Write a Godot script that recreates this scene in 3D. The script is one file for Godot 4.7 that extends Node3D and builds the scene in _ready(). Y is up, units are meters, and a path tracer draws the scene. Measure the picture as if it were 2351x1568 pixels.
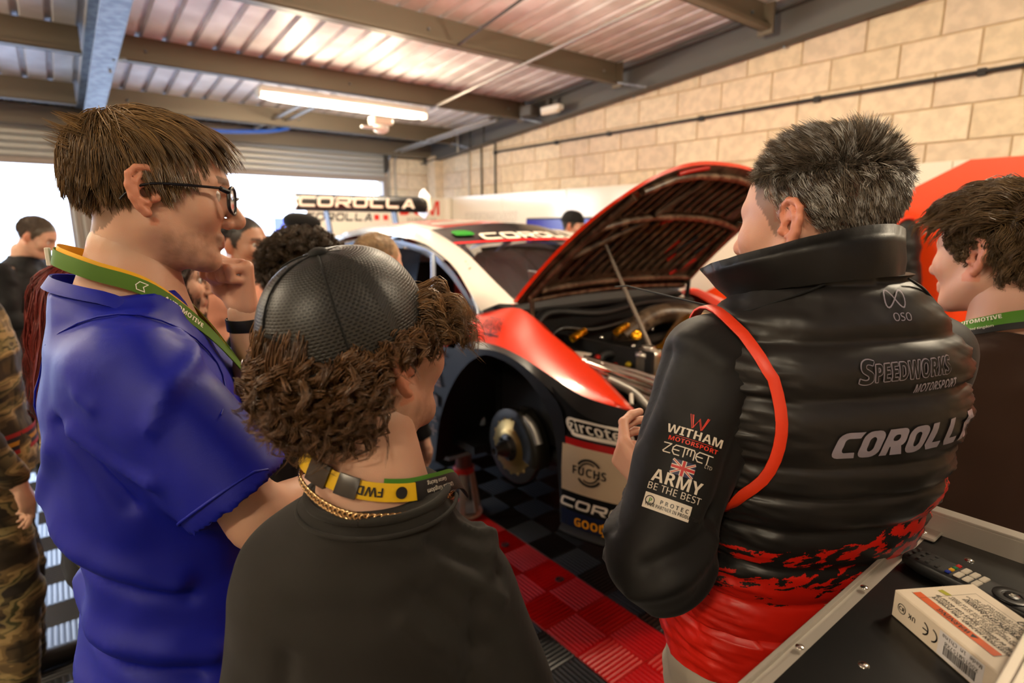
extends Node3D
# A racing team's pit garage: visitors stand round a touring car on stands with its bonnet open.
# x: towards the block wall on the right, y: up, -z: towards the roller doors at the back. Metres.

func _ready() -> void:
	view_and_light()
	make_materials()
	garage()
	outdoors()
	race_car()
	flight_case()
	people()

func view_and_light() -> void:
	var cam := Camera3D.new()
	cam.name = "camera"
	add_child(cam)
	cam.position = Vector3(0, 1.68, 0)
	cam.rotation = Vector3(deg_to_rad(-11.3), deg_to_rad(-38.3), 0)
	var ph := CameraAttributesPhysical.new()
	ph.frustum_focal_length = 20.204
	ph.frustum_focus_distance = 0.86
	ph.exposure_aperture = 3.2
	ph.frustum_near = 0.05
	ph.frustum_far = 200.0
	cam.attributes = ph
	cam.fov = rad_to_deg(2.0 * atan(784.0 / 1320.0))
	cam.current = true
	var we := WorldEnvironment.new()
	we.name = "surroundings"
	var e := Environment.new()
	var sky := Sky.new()
	var sm := ProceduralSkyMaterial.new()
	sm.sky_top_color = Color(0.62, 0.74, 0.92)
	sm.sky_horizon_color = Color(0.95, 0.97, 1.0)
	sm.ground_horizon_color = Color(0.8, 0.8, 0.8)
	sm.ground_bottom_color = Color(0.5, 0.5, 0.5)
	sm.sky_energy_multiplier = 4.0
	sm.ground_energy_multiplier = 1.5
	sky.sky_material = sm
	e.background_mode = Environment.BG_SKY
	e.sky = sky
	e.tonemap_mode = Environment.TONE_MAPPER_LINEAR
	e.tonemap_exposure = 0.67
	e.sdfgi_enabled = true
	e.ssao_enabled = true
	e.ssil_enabled = true
	we.environment = e
	add_child(we)
	var sun := DirectionalLight3D.new()   # high behind the building: it lights the apron, none of it enters
	sun.name = "sun"
	sun.light_energy = 5.0
	sun.light_color = Color(1.0, 0.96, 0.9)
	sun.light_angular_distance = 0.6
	sun.shadow_enabled = true
	sun.rotation = Vector3(deg_to_rad(-48), deg_to_rad(12), 0)
	sun.sky_mode = DirectionalLight3D.SKY_MODE_LIGHT_ONLY
	add_child(sun)

const TUBE := Color(1.0, 0.92, 0.79)
const TUBE_POWER := 4.6

# a ceiling batten with its own light just under the diffuser
func tube_light(x: float, y: float, z: float, label: String, group := "tube lights under the roof") -> void:
	var t := thing("tube_light", label, "light", Vector3(x, y, z), 0.0, group)
	part("housing", MB.new().box(at(0, 0.045, 0), Vector3(1.62, 0.05, 0.13), 0.01), M.white_steel, t)
	var d := MB.new()
	var rings := []
	for i in 15:
		var u := -0.8 + 1.6 * i / 14.0
		var s := 1.0 if i > 0 and i < 14 else 0.6
		var ring := PackedVector3Array()
		for k in 10:
			var a := -TAU * k / 10
			ring.append(Vector3(u, 0.0 + sin(a) * 0.04 * s, cos(a) * 0.06 * s))
		rings.append(ring)
	d.loft(rings)
	part("diffuser", d, M.tube_glow, t)
	for s: float in [-1.0, 1.0]:
		part("end_cap", MB.new().box(at(s * 0.815, 0.01, 0), Vector3(0.025, 0.085, 0.125), 0.01), M.white_steel, t)
	var al := AreaLight3D.new()
	al.name = "tube_glow"
	al.area_size = Vector2(1.55, 0.11)
	al.light_color = TUBE
	al.light_energy = TUBE_POWER
	al.shadow_enabled = true
	al.set("area_range", 30.0)
	t.add_child(al)
	al.position = Vector3(0, -0.06, 0)
	al.rotation.x = -PI / 2
	for s: float in [-1.0, 1.0]:   # what the curved diffuser sends sideways and up
		var l := OmniLight3D.new()
		l.name = "tube_glow"
		l.light_color = TUBE
		l.light_energy = TUBE_POWER * 0.36
		l.light_size = 0.06
		l.omni_range = 30.0
		l.omni_attenuation = 2.0
		l.shadow_enabled = true
		t.add_child(l, true)
		l.position = Vector3(s * 0.42, -0.11, 0)

var M := {}

func make_materials() -> void:
	M.white_steel = mat(Color(0.86, 0.85, 0.82), 0.45)
	var g := mat(Color(1, 1, 1), 0.5)
	g.emission_enabled = true
	g.emission = Color(1.0, 0.93, 0.82)
	g.emission_energy_multiplier = 10.0
	M.tube_glow = g
	M.block = []
	var tones := [Color(0.88, 0.80, 0.69), Color(0.86, 0.78, 0.66), Color(0.89, 0.82, 0.71), Color(0.85, 0.77, 0.67)]
	for i in 4:
		var m := mat(tones[i], 0.75)
		m.albedo_texture = noise_tex(11 + i, 0.02, [Color(0.93, 0.93, 0.93), Color(1, 1, 1)], [0.25, 0.7], 256, 4)
		m.normal_enabled = true
		m.normal_texture = bump_tex(40 + i, 0.06, 2.0)
		m.normal_scale = 0.35
		M.block.append(tri_map(m, 1.7, true))
	M.mortar = tri_map(mat(Color(0.76, 0.66, 0.52), 0.9), 1.0)
	M.steel = mat(Color(0.34, 0.335, 0.325), 0.6, 0.1)
	M.purlin = mat(Color(0.43, 0.39, 0.33), 0.5, 0.35)
	var gv := mat(Color(0.60, 0.62, 0.64), 0.42, 0.55)
	gv.albedo_texture = noise_tex(5, 0.03, [Color(0.75, 0.77, 0.8), Color(1, 1, 1)], [0.3, 0.75], 256, 3)
	M.galv = tri_map(gv, 1.5)
	var rs := mat(Color(0.93, 0.925, 0.93), 0.5)
	rs.albedo_texture = noise_tex(7, 0.012, [Color(0.86, 0.84, 0.83), Color(1, 1, 1)], [0.3, 0.8], 256, 4)
	M.roof_sheet = tri_map(rs, 0.5)
	M.roof_light = mat(Color(0.93, 0.93, 0.92), 0.4)
	M.roof_light.backlight_enabled = true
	M.roof_light.backlight = Color(0.5, 0.5, 0.5)
	M.shutter = mat(Color(0.66, 0.65, 0.62), 0.42, 0.45)
	M.dark_steel = mat(Color(0.23, 0.21, 0.19), 0.6, 0.2)
	M.door_frame = mat(Color(0.55, 0.50, 0.46), 0.55, 0.1)
	M.conduit = mat(Color(0.62, 0.60, 0.57), 0.4, 0.5)
	M.black_conduit = mat(Color(0.12, 0.11, 0.11), 0.5)
	M.concrete = mat(Color(0.42, 0.41, 0.40), 0.8)
	M.tile_black = mat(Color(0.115, 0.118, 0.125), 0.38)
	M.tile_red = mat(Color(0.74, 0.03, 0.045), 0.34)
	M.panel = mat(Color(0.90, 0.865, 0.80), 0.14)
	M.panel_red = mat(Color(0.95, 0.27, 0.07), 0.3)
	M.ink_red = mat(Color(0.84, 0.15, 0.07), 0.4)
	M.ink_grey = mat(Color(0.62, 0.58, 0.53), 0.4)
	M.ink_dark = mat(Color(0.05, 0.05, 0.05), 0.4)
	M.ink_white = mat(Color(0.93, 0.90, 0.84), 0.4)
	M.blue_cable = mat(Color(0.03, 0.30, 0.70), 0.4)
	var sc := mat(Color(0.02, 0.02, 0.10), 0.2)
	sc.emission_enabled = true
	sc.emission = Color(0.06, 0.05, 0.75)
	sc.emission_energy_multiplier = 0.8
	M.screen = sc
	M.plastic_black = mat(Color(0.025, 0.025, 0.027), 0.4)
	M.rubber = mat(Color(0.02, 0.02, 0.02), 0.75)
	M.alu = mat(Color(0.72, 0.70, 0.66), 0.3, 0.9)
	M.alu_rough = mat(Color(0.62, 0.60, 0.57), 0.45, 0.75)
	M.chrome = mat(Color(0.85, 0.83, 0.80), 0.12, 1.0)

# ---------------------------------------------------------------- the garage
const WX := 4.7
const BZ := -8.0

func raf(z: float) -> float:
	return 2.62 + 0.0813 * (z + 7.8)

func garage() -> void:
	# floor: slab with interlocking ribbed tiles, a red row among black ones
	var fl := struct("floor", MB.new().box(at(0.2, -0.11, -1.5), Vector3(9.2, 0.2, 13.2)), M.concrete)
	var T := 0.378
	var tile := MB.new()
	tile.box(at(0, -0.0025, 0), Vector3(T - 0.003, 0.005, T - 0.003), 0.001)
	var q := T * 0.5
	for a in 2:
		for b in 2:
			var o := Vector3((a - 0.5) * q, 0, (b - 0.5) * q)
			for r in 9:
				var s := (r + 0.5) / 9.0 * (q - 0.006) - (q - 0.006) * 0.5
				var l := (q - 0.006) * 0.5
				var w := 0.0062
				var h := 0.0045
				if (a + b) % 2 == 0:
					tile.quad(o + Vector3(s - w, 0, -l), o + Vector3(s - w, 0, l), o + Vector3(s, h, l), o + Vector3(s, h, -l))
					tile.quad(o + Vector3(s, h, -l), o + Vector3(s, h, l), o + Vector3(s + w, 0, l), o + Vector3(s + w, 0, -l))
				else:
					tile.quad(o + Vector3(-l, 0, s + w), o + Vector3(l, 0, s + w), o + Vector3(l, h, s), o + Vector3(-l, h, s))
					tile.quad(o + Vector3(-l, h, s), o + Vector3(l, h, s), o + Vector3(l, 0, s - w), o + Vector3(-l, 0, s - w))
	for i in range(0, tile.ix.size(), 3):   # ribs face up whichever way they were laid
		var k := (tile.v[tile.ix[i + 2]] - tile.v[tile.ix[i]]).cross(tile.v[tile.ix[i + 1]] - tile.v[tile.ix[i]])
		if k.y < -1e-9 and tile.v[tile.ix[i]].y > -0.002:
			var w := tile.ix[i + 1]
			tile.ix[i + 1] = tile.ix[i + 2]
			tile.ix[i + 2] = w
	var tm := tile.mesh()
	var spots := []
	for ix in range(-8, 8):
		for iz in range(-15, 8):
			spots.append(Vector3(1.63 + ix * T, 0.0, -1.79 + iz * T))
	spots.sort_custom(func(a: Vector3, b: Vector3) -> bool: return a.distance_squared_to(Vector3(1.0, 0, -2.2)) < b.distance_squared_to(Vector3(1.0, 0, -2.2)))
	var rest := MB.new()
	for i in spots.size():
		var p: Vector3 = spots[i]
		var red := absf(p.x - 1.63) < 0.1
		if i < 290 or red:
			var o := part("floor_tile", tm, M.tile_red if red else M.tile_black, fl)
			o.position = p
		else:
			rest.add(tile, at(p.x, p.y, p.z))
	tag(part("far_floor_tiles", rest, M.tile_black, fl), "", "", "", "stuff")
	for p: Vector3 in [Vector3(1.717, 0.002, -2.232), Vector3(1.734, 0.002, -1.823)]:
		var o := part("floor_plug", MB.new().lathe(Transform3D(), [[0.021, 0.0], [0.021, 0.004], [0.016, 0.0045], [0.014, 0.001]], 20), M.rubber, fl, "round dark plug in the red floor tiles")
		o.position = p

	# block wall on the right
	var wr := struct("wall_right", MB.new().box(at(WX + 0.11, 1.9, -2.0), Vector3(0.2, 3.8, 12.4)), M.mortar)
	var bs := MB.new().box(Transform3D(), Vector3(0.012, 0.2135, 0.441), 0.004).mesh()
	var rg := RandomNumberGenerator.new()
	rg.seed = 8
	for c in range(-1, 7):
		var y := 2.227 + c * 0.2225 - 0.111
		for k in 19:
			var z := -7.76 + k * 0.4505 + (0.225 if c % 2 == 0 else 0.0)
			if y > raf(z) + 0.35 or z > 0.4:
				continue
			var o := part("block", bs, M.block[rg.randi() % 4], wr)
			o.position = Vector3(WX + 0.006 - rg.randf() * 0.003, y + 0.0, z)
	# back wall: pier beside the door, post between the doors, beam over them
	var bw := MB.new()
	bw.box(at(4.32, 1.9, BZ - 0.1), Vector3(0.8, 3.8, 0.2))
	bw.box(at(0.32, 1.3, BZ - 0.1), Vector3(0.24, 2.6, 0.24))
	bw.box(at(0.3, 3.15, BZ - 0.1), Vector3(9.0, 1.0, 0.2))
	bw.box(at(-4.1, 1.9, BZ - 0.1), Vector3(0.6, 3.8, 0.2))
	var wb := struct("wall_back", bw, M.mortar)
	var bs2 := MB.new().box(Transform3D(), Vector3(0.385, 0.2135, 0.012), 0.004).mesh()
	for c in range(-9, 3):
		for k in 2:
			var o := part("block", bs2, M.block[rg.randi() % 4], wb)
			o.position = Vector3(4.12 + k * 0.395, 2.227 + c * 0.2225 - 0.111, BZ + 0.006)
	var pier := MB.new().box(at(4.63, 1.35, -7.72), Vector3(0.14, 2.7, 0.2), 0.006)
	part("pier", pier, M.block[3], wr)
	var fr := MB.new()
	fr.box(at(0.31, 1.25, BZ + 0.05), Vector3(0.24, 2.5, 0.08), 0.005)
	struct("trim_1", fr, M.door_frame)
	for i in 3:
		part("guide_rail", MB.new().box(at(0.23 + i * 0.08, 1.25, BZ + 0.1), Vector3(0.025, 2.5, 0.03), 0.003), M.shutter, get_node("trim_1"))
	struct("trim_2", MB.new().box(at(3.9, 1.2, BZ + 0.05), Vector3(0.07, 2.4, 0.1), 0.005), M.door_frame)
	# beam above the doors
	var hb := MB.new()
	hb.box(at(0.3, 2.78, BZ + 0.15), Vector3(8.8, 0.2, 0.2), 0.01)
	struct("trim_3", hb, M.purlin)
	# partly raised roller doors: slats, bottom rail
	for d in 2:
		var x0 := 0.43 if d == 0 else -4.0
		var x1 := 3.88 if d == 0 else 0.2
		var name_ := "door_%d" % (d + 1)
		var slat := MB.new()
		var rings := []
		for s in 2:
			var ring := PackedVector3Array()
			for k in 7:
				var a := -PI / 2 + PI * k / 6.0
				ring.append(Vector3(x0 if s == 0 else x1, sin(a) * 0.036, cos(a) * 0.016))
			for k: int in [5, 3, 1]:
				var a := -PI / 2 + PI * k / 6.0
				ring.append(Vector3(x0 if s == 0 else x1, sin(a) * 0.034, -0.006))
			rings.append(ring)
		slat.loft(rings)
		var root := struct(name_, MB.new().box(at((x0 + x1) / 2, 2.345, BZ + 0.1), Vector3(x1 - x0, 0.07, 0.05), 0.008), M.door_frame)
		var sm := slat.mesh()
		for k in 5:
			part("slat", sm, M.shutter, root).position = Vector3(0, 2.415 + k * 0.071, BZ + 0.11)
		part("roller_end", MB.new().lathe(at(x1 + 0.01, 2.55, BZ + 0.13, rot(0, 0, 90)), [[0.12, -0.012], [0.12, 0.012]], 24), M.dark_steel, root)
		part("lock_box", MB.new().box(at((x0 + x1) / 2 - 0.35, 2.46, BZ + 0.14), Vector3(0.07, 0.06, 0.03), 0.004), M.ink_red if d == 9 else M.purlin, root)
	# left wall and front wall with its door openings, out of view
	struct("wall_left", MB.new().box(at(-4.3, 1.9, -2.0), Vector3(0.2, 3.8, 12.4)), M.block[0])
	struct("wall_front", MB.new().box(at(0.2, 1.9, 4.3), Vector3(9.2, 3.8, 0.2)), M.block[1])

	# roof: profiled sheet on purlins between rafters, pitched up towards the camera
	var prof := PackedVector2Array()
	var x := -4.3
	while x < 4.75:
		prof.append_array([Vector2(x, 0.0), Vector2(x + 0.125, 0.0), Vector2(x + 0.138, 0.032), Vector2(x + 0.167, 0.032)])
		x += 0.18
	var purl := [-7.0, -5.52, -4.05, -2.57, -1.1, 0.38, 1.85, 3.3]
	var cl := struct("ceiling", sheet(prof, -8.1, -7.0, 0.3), M.roof_sheet)
	for i in purl.size():
		var z0: float = purl[i]
		var z1: float = purl[i + 1] if i + 1 < purl.size() else 4.4
		part("roof_sheet", sheet(prof, z0, z1, 0.3), M.roof_sheet, cl)
	for i in purl.size():
		var z: float = purl[i]
		var y := raf(z) + 0.1
		var m := MB.new()   # a Z purlin: web, lower lip, upper flange
		for s in [[0.56, 4.49], [-4.2, 0.34]]:
			m.box(at((s[0] + s[1]) / 2, y + 0.1, z), Vector3(s[1] - s[0], 0.2, 0.012))
			m.box(at((s[0] + s[1]) / 2, y + 0.006, z + 0.035), Vector3(s[1] - s[0], 0.012, 0.08))
			m.box(at((s[0] + s[1]) / 2, y + 0.018, z + 0.072), Vector3(s[1] - s[0], 0.024, 0.006))
			m.box(at((s[0] + s[1]) / 2, y + 0.194, z - 0.035), Vector3(s[1] - s[0], 0.012, 0.08))
		var pu := struct("trim_%d" % (10 + i), m, M.purlin)
		for b: float in [0.75, 2.4, 4.3]:
			part("bolt", MB.new().sphere(at(b, y + 0.1, z + 0.012), 0.012, 8, 6), M.galv, pu)
		part("cleat", MB.new().box(at(4.47, y + 0.08, z + 0.03), Vector3(0.02, 0.22, 0.12)), M.purlin, pu)
		if i < 3:
			part("anti_sag_brace", MB.new().tube(PackedVector3Array([Vector3(4.42, y + 0.02, z + 0.02), Vector3(4.5, raf(z) + 0.02, z + 0.36)]), 0.012, 6), M.galv, pu)
			part("anti_sag_brace", MB.new().tube(PackedVector3Array([Vector3(0.62, y + 0.02, z + 0.02), Vector3(0.5, raf(z) + 0.03, z + 0.36)]), 0.012, 6), M.galv, pu)
	rafter("trim_30", 4.595, 0.13, 0.24, M.steel)
	rafter("trim_31", 0.45, 0.15, 0.26, M.galv)
	rafter("trim_32", -4.1, 0.15, 0.26, M.steel)
	# lengthwise sag rods and conduits under the purlins
	var c1 := MB.new().tube(PackedVector3Array([Vector3(3.3, raf(-5.5) + 0.09, -5.55), Vector3(3.3, raf(0.0) + 0.09, 0.0)]), 0.014, 8)
	tag(part("conduit", c1, M.conduit), "long pale conduit running under the purlins towards the tube light", "conduit")
	var c4 := MB.new().tube(PackedVector3Array([Vector3(2.62, raf(-4.0) + 0.1, -4.05), Vector3(2.62, raf(-1.0) + 0.28, -1.0)]), 0.01, 8)
	tag(part("tie_rod", c4, M.steel), "dark thin tie rod rising from the second purlin to the roof", "rod")
	for k in 2:
		var xx := 4.0 + k * 0.1
		var c2 := MB.new().tube(curve([Vector3(xx, 1.9, BZ + 0.03), Vector3(xx, 2.5, BZ + 0.03), Vector3(xx, 2.66, BZ + 0.06), Vector3(xx, 2.73, BZ + 0.25), Vector3(xx + 0.02, 2.76, BZ + 0.6), Vector3(xx + 0.1, raf(-5.55) + 0.08, -5.6)], 30), 0.016, 8)
		tag(part("bent_conduit", c2, M.conduit), ["outer bent conduit climbing the corner beside the roller door", "inner bent conduit climbing the corner beside the roller door"][k], "conduit", "bent conduits in the corner")
	for k in 2:
		var xx := 2.1 + k * 0.14
		tag(part("strut_channel", MB.new().bar(Vector3(xx, 2.84, BZ + 0.2), Vector3(xx + 0.05, raf(-5.6) + 0.1, -5.6), 0.04, 0.02), M.conduit), ["left of two slanting channels from door beam to tube light", "right of two slanting channels from door beam to tube light"][k], "channel", "slanting channels behind the tube light")
	for k in 3:
		var z: float = [-6.89, -6.59, -6.28][k]
		var m := MB.new().tube(PackedVector3Array([Vector3(WX - 0.02, 1.9, z), Vector3(WX - 0.02, raf(z) - 0.0, z)]), 0.012, 8)
		m.tube(PackedVector3Array([Vector3(4.5, raf(z) - 0.02, z), Vector3(4.5, raf(z) + 0.22, z)]), 0.012, 8)
		tag(part("wall_conduit", m, M.black_conduit if k else M.conduit), ["far", "middle", "near"][k] + " one of three upright conduits on the block wall", "conduit", "upright conduits on the block wall")
	var hc := MB.new().tube(PackedVector3Array([Vector3(WX - 0.03, 2.629, -6.28), Vector3(WX - 0.03, 2.624, 1.0)]), 0.013, 8)
	var hco := part("cable_run", hc, M.black_conduit)
	tag(hco, "long dark conduit running along the block wall", "conduit")
	for z: float in [-6.28, -5.1, -4.3, -3.2, -2.2, -1.2]:
		part("saddle_clip", MB.new().box(at(WX - 0.02, 2.625, z), Vector3(0.035, 0.045, 0.05), 0.005), M.black_conduit, hco)
	var bc := MB.new().tube(curve([Vector3(0.9, 2.78, -7.05), Vector3(1.4, 2.68, -7.0), Vector3(2.0, 2.72, -7.0), Vector3(2.3, 2.79, -7.05)], 20), 0.02, 8)
	tag(part("air_hose", bc, M.blue_cable), "bright blue hose slung below the rear purlin", "hose")
	# ceiling fittings
	tube_light(2.37, 2.8, -5.5, "lit tube light hanging over the rear of the car")
	tube_light(2.37, 3.1, -2.35, "tube light out of view above the bonnet", "tube lights out of view")
	tube_light(2.9, 3.2, 0.35, "tube light out of view behind the camera", "tube lights out of view")
	tube_light(-1.9, 3.2, 0.8, "tube light behind the camera in the left hand bay", "tube lights out of view")
	tube_light(-1.9, 2.85, -5.0, "tube light over the left hand bay", "tube lights out of view")
	tube_light(-1.9, 3.1, -2.0, "tube light over the left hand bay nearer the camera", "tube lights out of view")
	var sn := thing("ceiling_sensor", "small cream sensor box with an arm below the tube light", "sensor", Vector3(2.62, 2.62, -5.35))
	part("base", MB.new().box(at(0, 0.05, 0), Vector3(0.2, 0.07, 0.14), 0.012), M.panel, sn)
	part("head", MB.new().lathe(Transform3D(), [[0.03, -0.06], [0.07, -0.04], [0.075, 0.0], [0.05, 0.03]], 20), M.white_steel, sn)
	part("arm", MB.new().box(at(-0.13, -0.02, 0.02), Vector3(0.16, 0.022, 0.05), 0.006), M.white_steel, sn)
	var cc := thing("bulkhead_light", "small unlit bulkhead light on the rafter by the wall", "light", Vector3(4.42, 2.93, -4.9))
	part("body", MB.new().box(Transform3D(rot(0, 0, 0), Vector3.ZERO), Vector3(0.09, 0.06, 0.3), 0.015), M.white_steel, cc)
	part("bracket", MB.new().box(at(0.05, 0.07, -0.1), Vector3(0.06, 0.1, 0.05), 0.005), M.dark_steel, cc)
	part("lens", MB.new().box(at(-0.02, -0.04, 0), Vector3(0.07, 0.03, 0.26), 0.012), M.panel, cc)
	var jb := thing("junction_box", "dark junction box on the rafter beside the purlin end", "box", Vector3(4.4, 2.95, -5.25))
	part("body", MB.new().box(Transform3D(), Vector3(0.12, 0.12, 0.2), 0.012), M.dark_steel, jb)
	part("lid", MB.new().box(at(-0.065, 0, 0), Vector3(0.012, 0.1, 0.18), 0.004), M.steel, jb)

	# glossy white hoarding along the wall with red graphics
	wall_panels()

func sheet(prof: PackedVector2Array, z0: float, z1: float, off: float) -> MB:
	var m := MB.new()
	for i in prof.size() - 1:
		var a := prof[i]
		var b := prof[i + 1]
		var y0 := raf(z0) + off
		var y1 := raf(z1) + off
		m.quad(Vector3(a.x, a.y + y0, z0), Vector3(a.x, a.y + y1, z1), Vector3(b.x, b.y + y1, z1), Vector3(b.x, b.y + y0, z0))
		m.quad(Vector3(a.x, a.y + y0 + 0.012, z0), Vector3(b.x, b.y + y0 + 0.012, z0), Vector3(b.x, b.y + y1 + 0.012, z1), Vector3(a.x, a.y + y1 + 0.012, z1))
	return m

func rafter(called: String, x: float, w: float, h: float, m_: Material) -> void:
	var m := MB.new()
	var a := Vector3(x, raf(-8.05), -8.05)
	var b := Vector3(x, raf(4.35), 4.35)
	var up := Vector3.UP
	m.bar(a + up * 0.006, b + up * 0.006, w, 0.014, 0.002)
	m.bar(a + up * h, b + up * h, w, 0.014, 0.002)
	m.bar(a + up * h * 0.5, b + up * h * 0.5, 0.012, h)
	var o := struct(called, m, m_)
	for z: float in [-7.0, -5.52, -4.05, -2.57]:
		part("bolt", MB.new().sphere(at(x + w * 0.3, raf(z) - 0.002, z + 0.1), 0.012, 8, 6), M.galv, o)

func wall_panels() -> void:
	var px := WX - 0.15
	var root := struct("trim_40", MB.new().box(at(px + 0.03, 1.04, -7.2), Vector3(0.06, 2.08, 0.1), 0.02), M.panel)
	for k in 7:
		var z0 := -7.15 + k * 1.18
		part("panel", MB.new().box(at(px + 0.02, 1.045, z0 + 0.59), Vector3(0.03, 2.09, 1.174), 0.002), M.panel, root)
	var t := Transform3D(Basis(Vector3(0, 0, 1), Vector3.UP, Vector3(-1, 0, 0)), Vector3(px + 0.004, 0, 0))
	var red := MB.new()
	flat_print(red, tri2(PackedVector2Array([Vector2(-1.16, 2.09), Vector2(1.05, 2.09), Vector2(1.05, 0.25), Vector2(-4.3, 0.25), Vector2(-3.05, 1.06)])), t, 0.0)
	part("red_graphic", red, M.panel_red, root, "orange red slanting graphic")
	var sp := MB.new()
	outline_print(sp, move2(text2("SPEEDWORKS", 0.115, 0.0, 0.1), Vector2(-6.25, 1.80), Vector2(1.15, 1)), t, 0.006, 0.001)
	flat_print(sp, move2(text2("MOTORSPORT", 0.05, 0.0, 0.1), Vector2(-5.95, 1.70)), t, 0.001)
	part("lettering", sp, M.ink_grey, root)
	var sp2 := MB.new()
	flat_print(sp2, move2(text2("SPEEDWORKS", 0.115, 0.0, 0.1), Vector2(-6.25, 1.80), Vector2(1.15, 1)), t, 0.003)
	part("lettering", sp2, M.panel, root)
	# hoarding across the back, facing the room
	var bp := struct("trim_41", MB.new().box(at(3.5, 1.04, -7.24), Vector3(2.0, 2.08, 0.04), 0.003), M.panel)
	part("corner_post", MB.new().tube(PackedVector3Array([Vector3(4.52, 0, -7.2), Vector3(4.52, 2.08, -7.2)]), 0.06, 20), M.panel, bp)
	var tb := at(0, 0, -7.219)
	var r := MB.new()
	flat_print(r, move2(text2("BCM", 0.20, 0.6), Vector2(4.07, 1.93), Vector2(1.12, 1)), tb)
	for k in 3:
		flat_print(r, move2(tri2(rrect(0.07, 0.07, 0.005)), Vector2(3.42 + k * 0.13, 1.80)), tb)
	part("lettering", r, M.ink_red, bp, "red letters and three red squares")
	var gl := MB.new()
	flat_print(gl, move2(text2("SURFACES", 0.055, 0.0), Vector2(4.1, 1.77), Vector2(1.3, 1)), tb)
	part("lettering", gl, M.ink_grey, bp)
	var dk := MB.new()
	flat_print(dk, move2(corolla2(0.1), Vector2(2.92, 1.80), Vector2(0.72, 1)), tb)
	part("lettering", dk, M.ink_dark, bp)
	var bp2 := struct("trim_42", MB.new().box(at(3.5, 0.04, -7.2), Vector3(2.0, 0.08, 0.06), 0.005), M.alu)
	tag(bp2, "", "", "", "structure")
	# screen on the side wall
	var tv := thing("television", "wide screen showing deep blue on the white side wall", "screen", Vector3(px - 0.02, 1.2, -4.9))
	part("casing", MB.new().box(at(0.005, 0.28, 0), Vector3(0.05, 0.6, 1.08), 0.008), M.plastic_black, tv)
	part("screen", MB.new().box(at(-0.022, 0.28, 0), Vector3(0.006, 0.56, 1.04), 0.001), M.screen, tv)
	var l := AreaLight3D.new()
	l.name = "screen_glow"
	l.area_size = Vector2(1.0, 0.54)
	l.light_color = Color(0.15, 0.13, 1.0)
	l.light_energy = 0.25
	l.shadow_enabled = true
	tv.add_child(l)
	l.position = Vector3(-0.03, 0.28, 0)
	l.rotation.y = PI / 2

func outdoors() -> void:
	var gm := tri_map(mat(Color(0.62, 0.62, 0.60), 0.85), 0.4, true)
	gm.albedo_texture = noise_tex(3, 0.02, [Color(0.85, 0.85, 0.85), Color(1, 1, 1)], [0.3, 0.7], 256, 4)
	var a := struct("ground", MB.new().box(at(0, -0.16, -34.2), Vector3(90, 0.1, 52)), gm, "pale concrete apron outside the roller doors")
	part("front_apron", MB.new().box(at(0, -0.16, 34.4), Vector3(90, 0.1, 60)), gm, a)
	var tr := mat(Color(0.90, 0.91, 0.93), 0.35)
	var bl := mat(Color(0.25, 0.28, 0.55), 0.4)
	var rd := mat(Color(0.75, 0.05, 0.10), 0.4)
	var tx := [[-0.6, -17.0, 6.0, "white trailer with a blue panel parked beyond the left door"], [8.2, -19.0, 9.0, "long white trailer parked beyond the right door"]]
	for k in 2:
		var s: Array = tx[k]
		var t := thing("trailer", s[3], "trailer", Vector3(s[0], -0.11, s[1]), 0.0, "trailers parked outside")
		part("body", MB.new().box(at(0, 2.0, 0), Vector3(s[2], 2.6, 2.4), 0.06), tr, t)
		part("skirt", MB.new().box(at(0, 0.55, 0), Vector3(s[2] * 0.9, 0.4, 2.2), 0.03), M.dark_steel, t)
		part("graphic", MB.new().box(at(-s[2] * 0.28, 1.7, 1.21), Vector3(1.0, 0.7, 0.012)), bl, t)
		part("graphic", MB.new().box(at(s[2] * 0.32, 1.5, 1.21), Vector3(0.5, 1.2, 0.012)), rd, t)
		for w in 4:
			part("wheel", MB.new().lathe(at(-s[2] * 0.3 + w * s[2] * 0.2, 0.42, 1.0, rot(90, 0, 0)), [[0.2, -0.12], [0.42, -0.11], [0.42, 0.11], [0.2, 0.12]], 20), M.rubber, t)
	var v := thing("parked_car", "pale silver car with red tail panel seen through the left door", "car", Vector3(-0.75, -0.11, -11.2), 0.5)
	var cs := MB.new()
	cs.loft(car_rings(4.2, 1.7, 1.35))
	part("body", cs, mat(Color(0.82, 0.83, 0.85), 0.2, 0.3), v)
	part("tail_panel", MB.new().box(at(0.4, 0.75, 2.08), Vector3(0.6, 0.3, 0.06), 0.02), rd, v)
	for s1: float in [-1.0, 1.0]:
		for s2: float in [-1.0, 1.0]:
			part("wheel", MB.new().lathe(at(s1 * 0.74, 0.31, s2 * 1.3, rot(0, 0, 90)), [[0.18, -0.1], [0.31, -0.09], [0.31, 0.09], [0.18, 0.1]], 20), M.rubber, v)

func car_rings(l: float, w: float, h: float) -> Array:
	var rings := []
	var pr := [[-0.5, 0.35, 0.55], [-0.48, 0.3, 0.72], [-0.3, 0.25, 0.82], [-0.16, 0.25, 1.28], [0.12, 0.25, h], [0.32, 0.25, 1.22], [0.44, 0.28, 0.92], [0.5, 0.35, 0.85], [0.505, 0.4, 0.6]]
	for p in pr:
		var ring := PackedVector3Array()
		for k in 20:
			var a := TAU * k / 20
			var cx := signf(cos(a)) * pow(absf(cos(a)), 0.5)
			var sy := signf(sin(a)) * pow(absf(sin(a)), 0.6)
			var ww: float = w * 0.5 * (1.0 - 0.16 * maxf(sy, 0.0) * (p[2] / h))
			ring.append(Vector3(cx * ww, lerpf(p[1], p[2], sy * 0.5 + 0.5), p[0] * l))
		rings.append(ring)
	return rings

# ---------------------------------------------------------------- the race car
const CX := 2.42

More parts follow.
